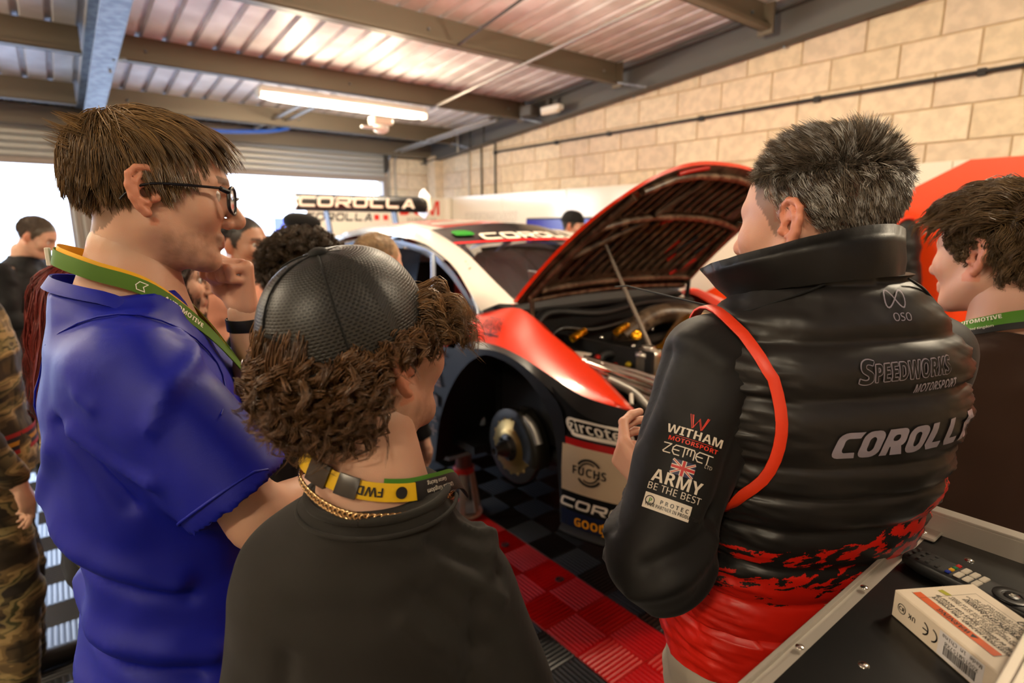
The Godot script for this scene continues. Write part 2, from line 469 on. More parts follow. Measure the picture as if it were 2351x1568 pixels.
func mir(p: PackedVector3Array) -> PackedVector3Array:
	var o := PackedVector3Array()
	for q in p:
		o.append(Vector3(2 * CX - q.x, q.y, q.z))
	return o

func both(called: String, rows: Array, m_: Material, car: Node3D, wrap := false) -> void:
	for s in 2:
		var r := []
		for c: PackedVector3Array in rows:
			r.append(mir(c) if s == 1 else c)
		wpart(called, MB.new().loft(r, wrap, wrap), m_, car)

func bonnet_at(u: float, v: float, sink := 0.0) -> Vector3:
	var x := CX + u * (0.69 - 0.09 * pow(v, 1.5))
	var f := v * 0.95 * (1.0 - 0.2 * pow(absf(u), 3.0) * v)
	var y := 0.05 * (1.0 - u * u) * (0.6 + 0.4 * v) - 0.07 * v * v - sink
	var a := deg_to_rad(45.0)
	return Vector3(x, 1.305 + f * sin(a) + y * cos(a), -2.2 + f * cos(a) - y * sin(a))

func race_car() -> void:
	var red := mat(Color(0.90, 0.20, 0.05), 0.3)
	red.clearcoat_enabled = true
	red.clearcoat = 0.6
	red.clearcoat_roughness = 0.1
	var white := mat(Color(0.88, 0.85, 0.80), 0.3)
	white.clearcoat_enabled = true
	white.clearcoat = 0.6
	white.clearcoat_roughness = 0.1
	var black := mat(Color(0.028, 0.028, 0.028), 0.38)
	var matt := mat(Color(0.022, 0.02, 0.019), 0.6)
	var inner := mat(Color(0.012, 0.011, 0.011), 0.7)
	var silver := mat(Color(0.72, 0.76, 0.82), 0.25, 0.6)
	var carbon := mat(Color(0.43, 0.36, 0.29), 0.33)
	carbon.albedo_texture = noise_tex(21, 0.02, [Color(0.55, 0.5, 0.48), Color(1, 1, 1)], [0.35, 0.65], 256, 4)
	tri_map(carbon, 3.0)
	var gold := mat(Color(0.86, 0.60, 0.10), 0.26, 0.9)
	gold.normal_enabled = true
	gold.normal_texture = bump_tex(31, 0.03, 8.0)
	tri_map(gold, 4.0)
	var gold2 := mat(Color(0.66, 0.54, 0.32), 0.35, 0.85)
	var iron := mat(Color(0.24, 0.225, 0.21), 0.45, 0.7)
	var glass := mat(Color(0.05, 0.055, 0.065, 0.28), 0.03)
	glass.transparency = BaseMaterial3D.TRANSPARENCY_ALPHA
	var car := thing("race_car", "red, white and black touring car on stands, bonnet open, front wheels off", "car", Vector3(CX, 0, -2.05))

	# front wings
	var T := curve([Vector3(1.60, 1.256, -2.304), Vector3(1.70, 1.300, -2.104), Vector3(1.70, 1.217, -1.887), Vector3(1.68, 1.143, -1.672), Vector3(1.64, 1.088, -1.497), Vector3(1.575, 1.028, -1.30)], 24)
	var Bd := curve([Vector3(1.50, 1.145, -2.311), Vector3(1.49, 1.165, -2.03), Vector3(1.49, 1.148, -1.844), Vector3(1.49, 1.102, -1.65), Vector3(1.50, 1.054, -1.465), Vector3(1.56, 1.03, -1.293)], 24)
	var Cr := curve([Vector3(1.465, 1.102, -2.305), Vector3(1.455, 1.15, -1.989), Vector3(1.455, 1.131, -1.806), Vector3(1.46, 1.071, -1.655), Vector3(1.485, 0.99, -1.466), Vector3(1.56, 0.944, -1.27)], 24)
	var mid := PackedVector3Array()
	for i in T.size():
		mid.append(T[i].lerp(Bd[i], 0.5) + Vector3(-0.022, 0.012, 0))
	both("front_wing", [T, mid, Bd], red, car)
	var inner_edge := PackedVector3Array()
	for p in T:
		inner_edge.append(p + Vector3(0.05, -0.03, 0))
	both("wing_flange", [inner_edge, T], red, car)
	both("wheel_flare", [Bd, Cr], black, car)
	var outer := curve([Vector3(1.5, 0.45, -2.86), Vector3(1.49, 0.8, -2.82), Vector3(1.48, 1.06, -2.6), Vector3(1.465, 1.102, -2.305), Vector3(1.455, 1.15, -1.989), Vector3(1.455, 1.131, -1.806), Vector3(1.46, 1.071, -1.655), Vector3(1.47, 0.99, -1.56), Vector3(1.485, 0.88, -1.545), Vector3(1.49, 0.66, -1.54), Vector3(1.49, 0.5, -1.53)], 40)
	var arch := curve([Vector3(1.47, 0.447, -2.53), Vector3(1.47, 0.709, -2.46), Vector3(1.46, 0.9, -2.336), Vector3(1.455, 1.038, -2.197), Vector3(1.455, 1.115, -2.055), Vector3(1.455, 1.12, -1.926), Vector3(1.455, 1.095, -1.80), Vector3(1.46, 1.02, -1.68), Vector3(1.475, 0.899, -1.604), Vector3(1.49, 0.663, -1.582), Vector3(1.49, 0.5, -1.57)], 40)
	both("arch_panel", [outer, arch], matt, car)
	var deep := PackedVector3Array()
	for p in arch:
		deep.append(p + Vector3(0.5, -0.02, 0))
	both("arch_liner", [arch, deep], inner, car)
	for s in 2:
		var x := 1.95 if s == 0 else 2 * CX - 1.95
		wpart("inner_panel", MB.new().box(at(x, 0.78, -2.05), Vector3(0.02, 0.75, 1.1)), inner, car)
	# bumper in bands of colour
	var E := [Vector3(1.46, 1.071, -1.60), Vector3(1.485, 0.99, -1.466), Vector3(1.56, 0.944, -1.27), Vector3(1.72, 0.935, -1.17), Vector3(1.98, 0.93, -1.11), Vector3(2.42, 0.93, -1.08)]
	var Pl := [Vector3(1.49, 0, -1.56), Vector3(1.515, 0, -1.44), Vector3(1.585, 0, -1.28), Vector3(1.72, 0, -1.17), Vector3(1.97, 0, -1.09), Vector3(2.42, 0, -1.05)]
	for i in range(4, -1, -1):
		E.append(Vector3(2 * CX - E[i].x, E[i].y, E[i].z))
		Pl.append(Vector3(2 * CX - Pl[i].x, 0, Pl[i].z))
	var top := curve(E, 60)
	var pl := curve(Pl, 60)
	var band := func(y: float, out: float) -> PackedVector3Array:
		var r := PackedVector3Array()
		for i in pl.size():
			var q := pl[i]
			var n := Vector3(q.x - CX, 0, q.z + 1.9).normalized()
			r.append(Vector3(q.x, y, q.z) + n * out)
		return r
	wpart("bumper", MB.new().loft([top, band.call(0.90, 0.0), band.call(0.875, 0.004)], false), black, car)
	wpart("bumper_stripe", MB.new().loft([band.call(0.875, 0.004), band.call(0.848, 0.006)], false), mat(Color(0.72, 0.03, 0.03), 0.35), car)
	wpart("bumper_panel", MB.new().loft([band.call(0.848, 0.006), band.call(0.75, 0.012), band.call(0.655, 0.008)], false), mat(Color(0.80, 0.72, 0.60), 0.4), car, "cream white bumper panel")
	wpart("bumper_lower", MB.new().loft([band.call(0.655, 0.008), band.call(0.60, 0.0), band.call(0.572, 0.0)], false), black, car)
	wpart("tyre_maker_strip", MB.new().loft([band.call(0.572, 0.004), band.call(0.505, 0.004)], false), mat(Color(0.01, 0.06, 0.20), 0.4), car, "navy strip along the bumper")
	wpart("splitter", MB.new().loft([band.call(0.505, 0.0), band.call(0.49, 0.03), band.call(0.475, 0.03), band.call(0.47, -0.2)], false), matt, car)
	# print on the bumper: f maps (distance along, height) to the bumper face
	var face := func(p: Vector2, s0: float, lift: float) -> Vector3:
		var want := s0 + p.x
		var run := 0.0
		var i := 0
		while i < pl.size() - 2 and run + pl[i].distance_to(pl[i + 1]) < want:
			run += pl[i].distance_to(pl[i + 1])
			i += 1
		var q := pl[i].lerp(pl[i + 1], (want - run) / pl[i].distance_to(pl[i + 1]))
		var n := Vector3(q.x - CX, 0, q.z + 1.9).normalized()
		if p.y > 0.9:
			var e := top[i].lerp(top[i + 1], (want - run) / pl[i].distance_to(pl[i + 1]))
			var r := clampf((p.y - 0.9) / (e.y - 0.9), 0.0, 1.0)
			return Vector3(lerpf(q.x, e.x, r), p.y, lerpf(q.z, e.z, r)) + n * (0.004 + lift * 2.0)
		return Vector3(q.x, p.y, q.z) + n * (0.013 + lift)
	var put := func(called: String, t2: PackedVector2Array, s0: float, y: float, m_: Material, lift := 0.002) -> void:
		wpart(called, wrap_print(MB.new(), move2(t2, Vector2(0, y)), face.bind(s0, lift), 0.03), m_, car)
	put.call("badge_ring", ring2(rrect(0.27, 0.075, 0.037, 8), rrect(0.245, 0.052, 0.026, 8)), 0.165, 0.928, M.ink_white)
	put.call("badge_text", move2(text2("zircotec", 0.047, 0.0, 0.15), Vector2.ZERO, Vector2(1.05, 1)), 0.165, 0.930, M.ink_white)
	put.call("badge_text", text2("MOTORSPORT", 0.011, 0.0), 0.20, 0.901, M.ink_white)
	put.call("oil_logo", text2("FUCHS", 0.034, 0.0), 0.125, 0.755, M.ink_dark)
	for k in 4:
		var arc := []
		for i in 9:
			var a := (deg_to_rad(40 if k < 2 else 60) if k % 2 == 0 else deg_to_rad(220 if k < 2 else 240)) + deg_to_rad(105) * i / 8.0
			arc.append(Vector2(cos(a), sin(a)) * (0.052 if k < 2 else 0.039))
		put.call("oil_logo", line2(arc, 0.009 if k < 2 else 0.006), 0.125, 0.755, M.ink_dark)
	put.call("round_logo", tri2(rrect(0.075, 0.06, 0.029, 6)), 0.35, 0.765, M.ink_red)
	put.call("round_logo", text2("M", 0.03), 0.35, 0.765, M.ink_white, 0.003)
	put.call("name_lettering", corolla2(0.04), 0.245, 0.613, M.ink_white)
	put.call("tyre_lettering", move2(text2("GOOD", 0.034), Vector2.ZERO, Vector2(1.0, 1)), 0.135, 0.538, mat(Color(0.93, 0.62, 0.02), 0.4))
	put.call("tyre_lettering", move2(text2("YEAR", 0.034), Vector2.ZERO, Vector2(1.0, 1)), 0.275, 0.538, mat(Color(0.93, 0.62, 0.02), 0.4))
	var foot := PackedVector2Array([Vector2(-0.02, -0.03), Vector2(-0.005, -0.03), Vector2(0.012, -0.012), Vector2(0.014, 0.008), Vector2(0.032, 0.016), Vector2(0.034, 0.024), Vector2(0.01, 0.024), Vector2(-0.004, 0.03), Vector2(-0.02, 0.022), Vector2(-0.012, 0.014), Vector2(-0.018, 0.006), Vector2(-0.006, 0.002), Vector2(-0.008, -0.012)])
	put.call("winged_foot", move2(tri2(foot), Vector2.ZERO, Vector2(0.85, 0.95)), 0.202, 0.538, mat(Color(0.93, 0.62, 0.02), 0.4))
	# badge plate standing in the open nose
	var bt := Transform3D(rot(-8, -28, 0), Vector3(1.86, 0.936, -1.36))
	wpart("badge_plate", MB.new().box(bt, Vector3(0.10, 0.105, 0.006), 0.001), mat(Color(0.80, 0.55, 0.05), 0.4), car, "gold edged navy plate with a winged foot")
	wpart("badge_face", MB.new().box(bt * at(0, 0, 0.003), Vector3(0.088, 0.093, 0.004), 0.001), mat(Color(0.01, 0.05, 0.22), 0.4), car)
	wpart("winged_foot", flat_print(MB.new(), move2(tri2(foot), Vector2(-0.004, 0), Vector2(1.25, 1.25)), bt, 0.0065), mat(Color(0.93, 0.70, 0.05), 0.4), car)

	# print on the front wing and the arch panel
	var wing_face := func(p: Vector2) -> Vector3:
		var a := Vector3(1.52, 1.165, -2.07)
		var b := Vector3(1.59, 1.268, -2.10)
		var q := a.lerp(b, p.y / 0.125)
		var bulge := Vector3(-0.024, 0.014, 0) * (1.0 - pow(p.y / 0.0625 - 1.0, 2.0))
		return q + Vector3(0.06 * p.x, 0, p.x) + bulge + Vector3(-0.004, 0.004, 0)
	var dk := mat(Color(0.09, 0.02, 0.02), 0.4)
	var tx := MB.new()
	wrap_print(tx, move2(text2("PROJECT", 0.019), Vector2(0, 0.108)), wing_face, 0.02)
	wrap_print(tx, move2(text2("BUILT IN", 0.021), Vector2(0, 0.084)), wing_face, 0.02)
	wrap_print(tx, move2(text2("BRITAIN", 0.024), Vector2(0, 0.059)), wing_face, 0.02)
	wpart("wing_print", tx, dk, car)
	wpart("flag_print", wrap_print(MB.new(), move2(flag_strokes(0.1, 0.042), Vector2(0, 0.024)), wing_face, 0.02), dk, car)
	var sk := Transform3D(Basis(Vector3(0, 0, 1), Vector3.UP, Vector3(-1, 0, 0)), Vector3(1.466, 0, 0))
	var sp := mat(Color(0.50, 0.40, 0.34), 0.5)
	var sl := MB.new()
	flat_print(sl, move2(text2("ZETMET", 0.022), Vector2(-2.42, 1.055)), sk, 0.012)
	for k in 7:
		flat_print(sl, move2(tri2(rrect(0.012, 0.022, 0.003)), Vector2(-2.53 + k * 0.019, 1.0 + k * 0.001)), sk, 0.012)
	for k in 4:
		flat_print(sl, move2(tri2(PackedVector2Array([Vector2(-0.055 + k * 0.008, 0), Vector2(0.055 - k * 0.006, 0), Vector2(0.045 - k * 0.01, 0.014), Vector2(-0.04 + k * 0.012, 0.014)])), Vector2(-2.47, 0.885 + k * 0.02)), sk, 0.012)
	for k in 2:
		flat_print(sl, move2(tri2(rrect(0.07 - k * 0.02, 0.011, 0.005)), Vector2(-2.505, 0.69 + k * 0.018)), sk, 0.012)
	flat_print(sl, move2(line2([Vector2(-0.03, 0), Vector2(0.03, 0)], 0.01), Vector2(-2.51, 0.635)), sk, 0.012)
	flat_print(sl, move2(line2([Vector2(0, -0.025), Vector2(0, 0.025)], 0.012), Vector2(-2.51, 0.635)), sk, 0.012)
	tag(wpart("sponsor_print", sl, sp, car), "", "", "", "stuff")
	wpart("sponsor_print", flat_print(MB.new(), move2(tri2(rrect(0.04, 0.065, 0.002)), Vector2(-2.53, 0.80)), sk, 0.012), M.ink_red, car)
	wpart("sponsor_print", flat_print(MB.new(), move2(tri2(rrect(0.05, 0.06, 0.012)), Vector2(-2.482, 0.80)), sk, 0.012), sp, car)

	# cabin: pillars, rails, roof, glass
	var pin := curve([Vector3(1.74, 1.312, -2.154), Vector3(1.78, 1.413, -2.421), Vector3(1.84, 1.535, -2.751), Vector3(1.88, 1.616, -3.046), Vector3(1.905, 1.66, -3.25)], 20)
	var pout := curve([Vector3(1.60, 1.277, -2.274), Vector3(1.62, 1.368, -2.407), Vector3(1.66, 1.476, -2.608), Vector3(1.72, 1.569, -2.956), Vector3(1.755, 1.608, -3.25)], 20)
	var pmid := PackedVector3Array()
	for i in pin.size():
		pmid.append(pin[i].lerp(pout[i], 0.45) + Vector3(-0.02, 0.02, 0.01))
	both("a_pillar", [pin, pmid, pout], white, car)
	var rin := curve([Vector3(1.905, 1.66, -3.25), Vector3(1.92, 1.685, -3.7), Vector3(1.93, 1.67, -4.25), Vector3(1.93, 1.60, -4.75), Vector3(1.95, 1.48, -5.2)], 20)
	var rout := curve([Vector3(1.755, 1.608, -3.25), Vector3(1.78, 1.63, -3.67), Vector3(1.79, 1.61, -4.2), Vector3(1.76, 1.53, -4.65), Vector3(1.62, 1.32, -5.2)], 20)
	var rmid := PackedVector3Array()
	for i in rin.size():
		rmid.append(rin[i].lerp(rout[i], 0.5) + Vector3(-0.012, 0.022, 0))
	both("roof_rail", [rin, rmid, rout], silver, car)
	# side window frame: bright inner band below the rail
	var wtop := curve([Vector3(1.60, 1.277, -2.30), Vector3(1.625, 1.36, -2.44), Vector3(1.665, 1.46, -2.65), Vector3(1.725, 1.545, -2.98), Vector3(1.775, 1.595, -3.5), Vector3(1.78, 1.58, -4.1), Vector3(1.73, 1.50, -4.55)], 30)
	var wlow := PackedVector3Array()
	for p in wtop:
		wlow.append(p + Vector3(0.012, -0.035, -0.03))
	both("window_frame", [wtop, wlow], silver, car)
	for s in 2:
		var fx := 1.0 if s == 0 else -1.0
		var b := func(p: Vector3) -> Vector3: return p if s == 0 else Vector3(2 * CX - p.x, p.y, p.z)
		wpart("window_post", MB.new().tube(PackedVector3Array([b.call(Vector3(1.60, 1.27, -2.72)), b.call(Vector3(1.69, 1.52, -2.86))]), 0.014, 8), silver, car)
		wpart("mirror_arm", MB.new().tube(PackedVector3Array([b.call(Vector3(1.58, 1.28, -2.5)), b.call(Vector3(1.46, 1.30, -2.52))]), 0.012, 8), black, car)
		wpart("door_mirror", MB.new().sphere(Transform3D(Basis.from_scale(Vector3(0.09, 0.06, 0.05)), b.call(Vector3(1.40, 1.31, -2.52))), 1.0, 16, 10), mat(Color(0.75, 0.02, 0.05), 0.3), car)
		# side: door, quarter panel, sill
		var upper := curve([Vector3(1.585, 1.262, -2.31), Vector3(1.585, 1.262, -2.9), Vector3(1.60, 1.29, -3.6), Vector3(1.64, 1.32, -4.5), Vector3(1.64, 1.32, -5.3)], 24)
		var belt := curve([Vector3(1.50, 1.13, -2.4), Vector3(1.50, 1.10, -2.9), Vector3(1.50, 1.10, -3.6), Vector3(1.48, 1.12, -4.5), Vector3(1.52, 1.15, -5.35)], 24)
		var low := curve([Vector3(1.50, 0.52, -2.75), Vector3(1.50, 0.5, -2.95), Vector3(1.50, 0.5, -3.6), Vector3(1.49, 0.5, -4.3), Vector3(1.55, 0.6, -5.4)], 24)
		wpart("body_side", MB.new().loft([mir(upper), mir(belt), mir(low)] if s else [upper, belt, low], false), red, car)
		wpart("sill", MB.new().box(at(CX - fx * 0.88, 0.46, -3.5), Vector3(0.12, 0.12, 1.6), 0.02), matt, car)
		wpart("rear_wheel", MB.new().lathe(at(CX - fx * 0.82, 0.62, -4.75, rot(0, 0, 90)), [[0.2, -0.11], [0.31, -0.12], [0.325, -0.08], [0.325, 0.08], [0.31, 0.12], [0.2, 0.11]], 28), M.rubber, car)
		var rq := [[Vector3(1.76, 1.53, -4.65), Vector3(1.62, 1.32, -5.2), Vector3(1.62, 1.31, -5.38)], [Vector3(1.64, 1.32, -4.5), Vector3(1.58, 1.25, -5.2), Vector3(1.56, 1.24, -5.4)]]
		wpart("rear_quarter", MB.new().loft([PackedVector3Array(rq[0].map(b)), PackedVector3Array(rq[1].map(b))], false), white, car)
		wpart("side_glass", MB.new().loft([PackedVector3Array([b.call(Vector3(1.60, 1.28, -2.95)), b.call(Vector3(1.61, 1.30, -3.6)), b.call(Vector3(1.65, 1.33, -4.4))]), PackedVector3Array([b.call(Vector3(1.72, 1.53, -3.05)), b.call(Vector3(1.775, 1.56, -3.6)), b.call(Vector3(1.74, 1.49, -4.4))])], false), mat(Color(0.02, 0.02, 0.025), 0.12), car)
	# roof skin, tail, boot
	var rings := []
	for k in 13:
		var f := k / 12.0
		var row := PackedVector3Array()
		for i in 21:
			var q: Vector3 = rin[i]
			var xx := lerpf(q.x, 2 * CX - q.x, f)
			var crown := 0.045 * (1.0 - pow(2 * f - 1, 2.0))
			row.append(Vector3(xx, q.y + crown, q.z + (0.1 * (1.0 - pow(2 * f - 1, 2.0)) if i == 0 else 0.0)))
		rings.append(row)
	wpart("roof", MB.new().loft(rings.slice(1, 12), false), red, car)
	wpart("roof_edge", MB.new().loft(rings.slice(0, 2), false), white, car)
	wpart("roof_edge", MB.new().loft(rings.slice(11, 13), false), white, car)
	var roofp := func(p: Vector2) -> Vector3:
		var f := clampf((p.x - 1.91) / (2 * (CX - 1.91)), 0, 1)
		var r := clampf((-3.25 - p.y) / 0.45, 0.0, 4.0)
		var q := rin[clampi(int(r * 5), 0, 19)].lerp(rin[clampi(int(r * 5) + 1, 0, 20)], fmod(r * 5, 1.0))
		return Vector3(p.x, q.y + 0.045 * (1.0 - pow(2 * f - 1, 2.0)) + 0.004, p.y)
	wpart("roof_badge", wrap_print(MB.new(), move2(tri2(rrect(0.34, 0.22, 0.1, 6)), Vector2(2.2, -3.42)), roofp, 0.04), white, car)
	wpart("roof_badge", wrap_print(MB.new(), move2(roof_bars(), Vector2(2.62, -3.5)), roofp, 0.04), M.ink_white, car)
	wpart("rear_flash", wrap_print(MB.new(), move2(tri2(PackedVector2Array([Vector2(-0.09, 0.2), Vector2(0.10, 0.2), Vector2(0.10, -0.25), Vector2(-0.09, -0.25)])), Vector2(2.03, -4.55)), roofp, 0.05), mat(Color(0.80, 0.10, 0.03), 0.3), car)
	wpart("tail", MB.new().loft([PackedVector3Array([Vector3(1.64, 1.30, -5.2), Vector3(2.0, 1.47, -5.2), Vector3(2.84, 1.47, -5.2), Vector3(3.2, 1.30, -5.2)]), PackedVector3Array([Vector3(1.6, 1.27, -5.42), Vector3(2.0, 1.38, -5.42), Vector3(2.84, 1.38, -5.42), Vector3(3.24, 1.27, -5.42)]), PackedVector3Array([Vector3(1.56, 0.55, -5.45), Vector3(2.0, 0.55, -5.5), Vector3(2.84, 0.55, -5.5), Vector3(3.28, 0.55, -5.45)])], false), white, car)
	# windscreen and its sun strip
	var ws := []
	for k in 9:
		var f := k / 8.0
		var row := PackedVector3Array()
		for i in 17:
			var q: Vector3 = pin[i]
			var bow := (1.0 - pow(2 * f - 1, 2.0))
			row.append(Vector3(lerpf(q.x, 2 * CX - q.x, f), q.y + 0.02 * bow, q.z + 0.16 * bow - 0.12 * (1.0 - i / 16.0) * 1.0))
		ws.append(row)
	var up := []
	var dn := []
	for r: PackedVector3Array in ws:
		dn.append(r.slice(0, 13))
		up.append(r.slice(12, 17))
	for r: int in up.size():
		var row: PackedVector3Array = up[r]
		row.append(rings[int(r * 1.5)][0] + Vector3(0, 0.0, 0.01))
		up[r] = row
	wpart("windscreen", MB.new().loft(dn, false), glass, car, "clear windscreen")
	wpart("sun_strip", MB.new().loft(up, false), mat(Color(0.02, 0.02, 0.02), 0.2), car, "black sun strip with the car's name")
	var strip := func(p: Vector2) -> Vector3:
		var f := clampf((p.x - 1.87) / (2 * (CX - 1.87)), 0.0, 1.0) * 8.0
		var i := clampi(int(f), 0, 7)
		var a: PackedVector3Array = up[i]
		var b2: PackedVector3Array = up[i + 1]
		var g := f - i
		var v := clampf(p.y, 0.0, 1.0) * (a.size() - 1)
		var j := clampi(int(v), 0, a.size() - 2)
		return a[j].lerp(a[j + 1], v - j).lerp(b2[j].lerp(b2[j + 1], v - j), g) + Vector3(0, 0.008, 0.009)
	wpart("name_lettering", wrap_print(MB.new(), move2(corolla2(0.5, "COROLLA", 0.18, 1.5), Vector2(2.5, 0.42), Vector2(0.15, 1.0)), strip, 0.06), M.ink_white, car)
	wpart("sticker", wrap_print(MB.new(), move2(tri2(rrect(0.11, 0.3, 0.05, 5)), Vector2(1.99, 0.72)), strip, 0.06), mat(Color(0.02, 0.55, 0.06), 0.4), car, "round green sticker")
	wpart("strip_line", wrap_print(MB.new(), move2(tri2(rrect(1.1, 0.13, 0.01)), Vector2(CX, 0.04)), strip, 0.06), mat(Color(0.85, 0.03, 0.06), 0.35), car)
	var yl := mat(Color(0.62, 0.85, 0.02), 0.4)
	wpart("number", flat_print(MB.new(), text2("44", 0.1, 0.0, 0.15), Transform3D(Basis(Vector3(0.05, 0.02, 1).normalized(), Vector3(0.5, 0.86, 0).normalized(), Vector3(-0.86, 0.5, 0).normalized()), Vector3(1.722, 1.53, -3.62)), 0.012), yl, car, "yellow green race number")
	wpart("pillar_print", flat_print(MB.new(), text2("A.J.S", 0.04), Transform3D(Basis(Vector3(0.25, 0.35, -0.9).normalized(), Vector3(0.75, 0.6, 0.1).normalized(), Vector3(-0.7, 0.7, 0.1).normalized()).orthonormalized(), Vector3(1.715, 1.462, -2.56)), 0.014), M.ink_grey, car)
	# inside: cage, dash, seat
	for s: float in [-1.0, 1.0]:
		wpart("cage_tube", MB.new().tube(curve([Vector3(CX + s * 0.66, 0.6, -2.5), Vector3(CX + s * 0.64, 1.25, -2.55), Vector3(CX + s * 0.54, 1.57, -3.1), Vector3(CX + s * 0.54, 1.6, -3.7), Vector3(CX + s * 0.6, 1.2, -4.4)], 20), 0.022, 8), silver, car)
		wpart("cage_tube", MB.new().tube(PackedVector3Array([Vector3(CX + s * 0.66, 0.7, -2.6), Vector3(CX + s * 0.62, 1.15, -3.6)]), 0.02, 8), white, car)
	wpart("cage_tube", MB.new().tube(PackedVector3Array([Vector3(CX - 0.54, 1.58, -3.6), Vector3(CX + 0.6, 1.0, -3.62)]), 0.022, 8), silver, car)
	wpart("dashboard", MB.new().box(at(CX, 1.16, -2.62), Vector3(1.3, 0.12, 0.3), 0.04), inner, car)
	wpart("seat", MB.new().box(Transform3D(rot(-12, 0, 0), Vector3(CX + 0.28, 1.1, -3.5)), Vector3(0.5, 0.8, 0.16), 0.06), inner, car)
	wpart("cabin_floor", MB.new().box(at(CX, 0.55, -3.8), Vector3(1.7, 0.04, 3.0)), inner, car)
	wpart("rear_bulkhead", MB.new().box(at(CX, 0.95, -4.9), Vector3(1.4, 0.8, 0.03)), inner, car)
	# rear wing
	var foil := MB.new()
	var fr := []
	for k in 2:
		var ring := PackedVector3Array()
		for p in [[0.0, 0.0], [0.05, 0.06], [0.03, 0.12], [-0.05, 0.16], [-0.10, 0.165], [-0.11, 0.155], [-0.06, 0.11], [-0.03, 0.05], [-0.02, 0.0]]:
			ring.append(Vector3(1.76 if k == 0 else 3.13, 1.822 + p[1], -5.42 + p[0]))
		fr.append(ring)
	foil.loft(fr)
	wpart("rear_wing", foil, black, car, "black rear wing with the car's name")
	var wt := Transform3D(Basis(Vector3.RIGHT, Vector3(0, 0.93, -0.3).normalized(), Vector3(0, 0.3, 0.93).normalized()), Vector3(2.38, 1.905, -5.372))
	wpart("name_lettering", flat_print(MB.new(), move2(corolla2(0.1), Vector2.ZERO, Vector2(0.97, 1)), wt, 0.008), M.ink_white, car)
	for s: float in [-1.0, 1.0]:
		var ep := PackedVector2Array([Vector2(-0.12, -0.06), Vector2(0.02, -0.12), Vector2(0.16, -0.02), Vector2(0.14, 0.1), Vector2(0.02, 0.19), Vector2(-0.06, 0.16), Vector2(-0.13, 0.04)])
		wpart("wing_endplate", MB.new().extrude(Transform3D(Basis(Vector3(0, 0, 1), Vector3.UP, Vector3(-1, 0, 0)), Vector3(2.445 + s * 0.69, 1.88, -5.47)), ep, 0.008), white, car)
		wpart("wing_strut", MB.new().bar(Vector3(2.42 + s * 0.35, 1.38, -5.3), Vector3(2.42 + s * 0.35, 1.86, -5.46), 0.012, 0.1), black, car)

	# bonnet, open, hinged at the windscreen
	var skin := []
	var under := []
	for j in 15:
		var v := j / 14.0
		var a := PackedVector3Array()
		var b := PackedVector3Array()
		for i in 25:
			var u := -1.0 + 2.0 * i / 24.0
			a.append(bonnet_at(u, v))
			b.append(bonnet_at(u * 0.985, 0.005 + v * 0.985, 0.014))
		skin.append(a)
		under.append(b)
	var bo := wpart("bonnet", MB.new().loft(skin, false), red, car, "red bonnet propped open")
	var rim := []
	for j in 2:
		var src: Array = skin if j == 0 else under
		var r := PackedVector3Array()
		for i in 25:
			r.append(src[0][i])
		for k in range(1, 14):
			r.append(src[k][24])
		for i in range(24, -1, -1):
			r.append(src[14][i])
		for k in range(13, 0, -1):
			r.append(src[k][0])
		rim.append(r)
	wpart("bonnet_rim", MB.new().loft(rim, true, false), red, bo)
	wpart("bonnet_liner", MB.new().loft(under, false), carbon, bo, "dark ribbed bonnet liner")
	var rib := func(u0: float, v0: float, u1: float, v1: float, w: float, dep: float) -> MB:
		var pts := PackedVector3Array()
		for k in 7:
			var f := k / 6.0
			pts.append(bonnet_at(lerpf(u0, u1, f), lerpf(v0, v1, f), 0.014 + dep * 0.5))
		return MB.new().tube(pts, w, 6, true, 0.8)
	for k in 13:
		var u := -0.72 + k * 0.115
		wpart("bonnet_rib", rib.call(u, 0.2, u + 0.10, 0.60, 0.014, 0.022), carbon, bo)
	for k in 12:
		var u := -0.66 + k * 0.115
		wpart("bonnet_rib", rib.call(u, 0.68, u + 0.08, 0.9, 0.011, 0.018), carbon, bo)
	for a: Array in [[-0.9, 0.06, 0.9, 0.06], [-0.86, 0.13, 0.86, 0.13], [-0.84, 0.64, 0.84, 0.64], [-0.9, 0.08, -0.82, 0.9], [0.9, 0.08, 0.82, 0.9], [-0.8, 0.93, 0.8, 0.93], [-0.84, 0.4, -0.3, 0.64], [-0.3, 0.66, -0.1, 0.93]]:
		wpart("bonnet_frame", rib.call(a[0], a[1], a[2], a[3], 0.022, 0.03), carbon, bo)
	for a: Array in [[-0.1, 0.58, 0.02, 0.62], [0.28, 0.35, 0.34, 0.45], [0.42, 0.28, 0.46, 0.34], [0.62, 0.15, 0.78, 0.3], [-0.5, 0.95, -0.2, 0.97]]:
		wpart("bonnet_patch", rib.call(a[0], a[1], a[2], a[3], 0.014, 0.006), mat(Color(0.70, 0.09, 0.02), 0.4), bo, "red patch of bare bonnet skin")
	for a: Array in [[-0.55, 0.25, -0.45, 0.45], [0.35, 0.32, 0.5, 0.5], [-0.3, 0.42, -0.2, 0.6], [0.66, 0.36, 0.74, 0.46]]:
		wpart("bonnet_slot", rib.call(a[0], a[1], a[2], a[3], 0.013, 0.024), inner, bo)
	wpart("bonnet_prop", MB.new().tube(PackedVector3Array([bonnet_at(-0.6, 0.48, 0.04), Vector3(2.02, 1.06, -1.51)]), [0.008, 0.012], 8), mat(Color(0.42, 0.38, 0.34), 0.4, 0.6), car, "grey prop rod")
	wpart("bonnet_hinge", MB.new().tube(PackedVector3Array([Vector3(1.8, 1.2, -2.12), bonnet_at(-0.9, 0.1, 0.02)]), 0.012, 6), carbon, car)
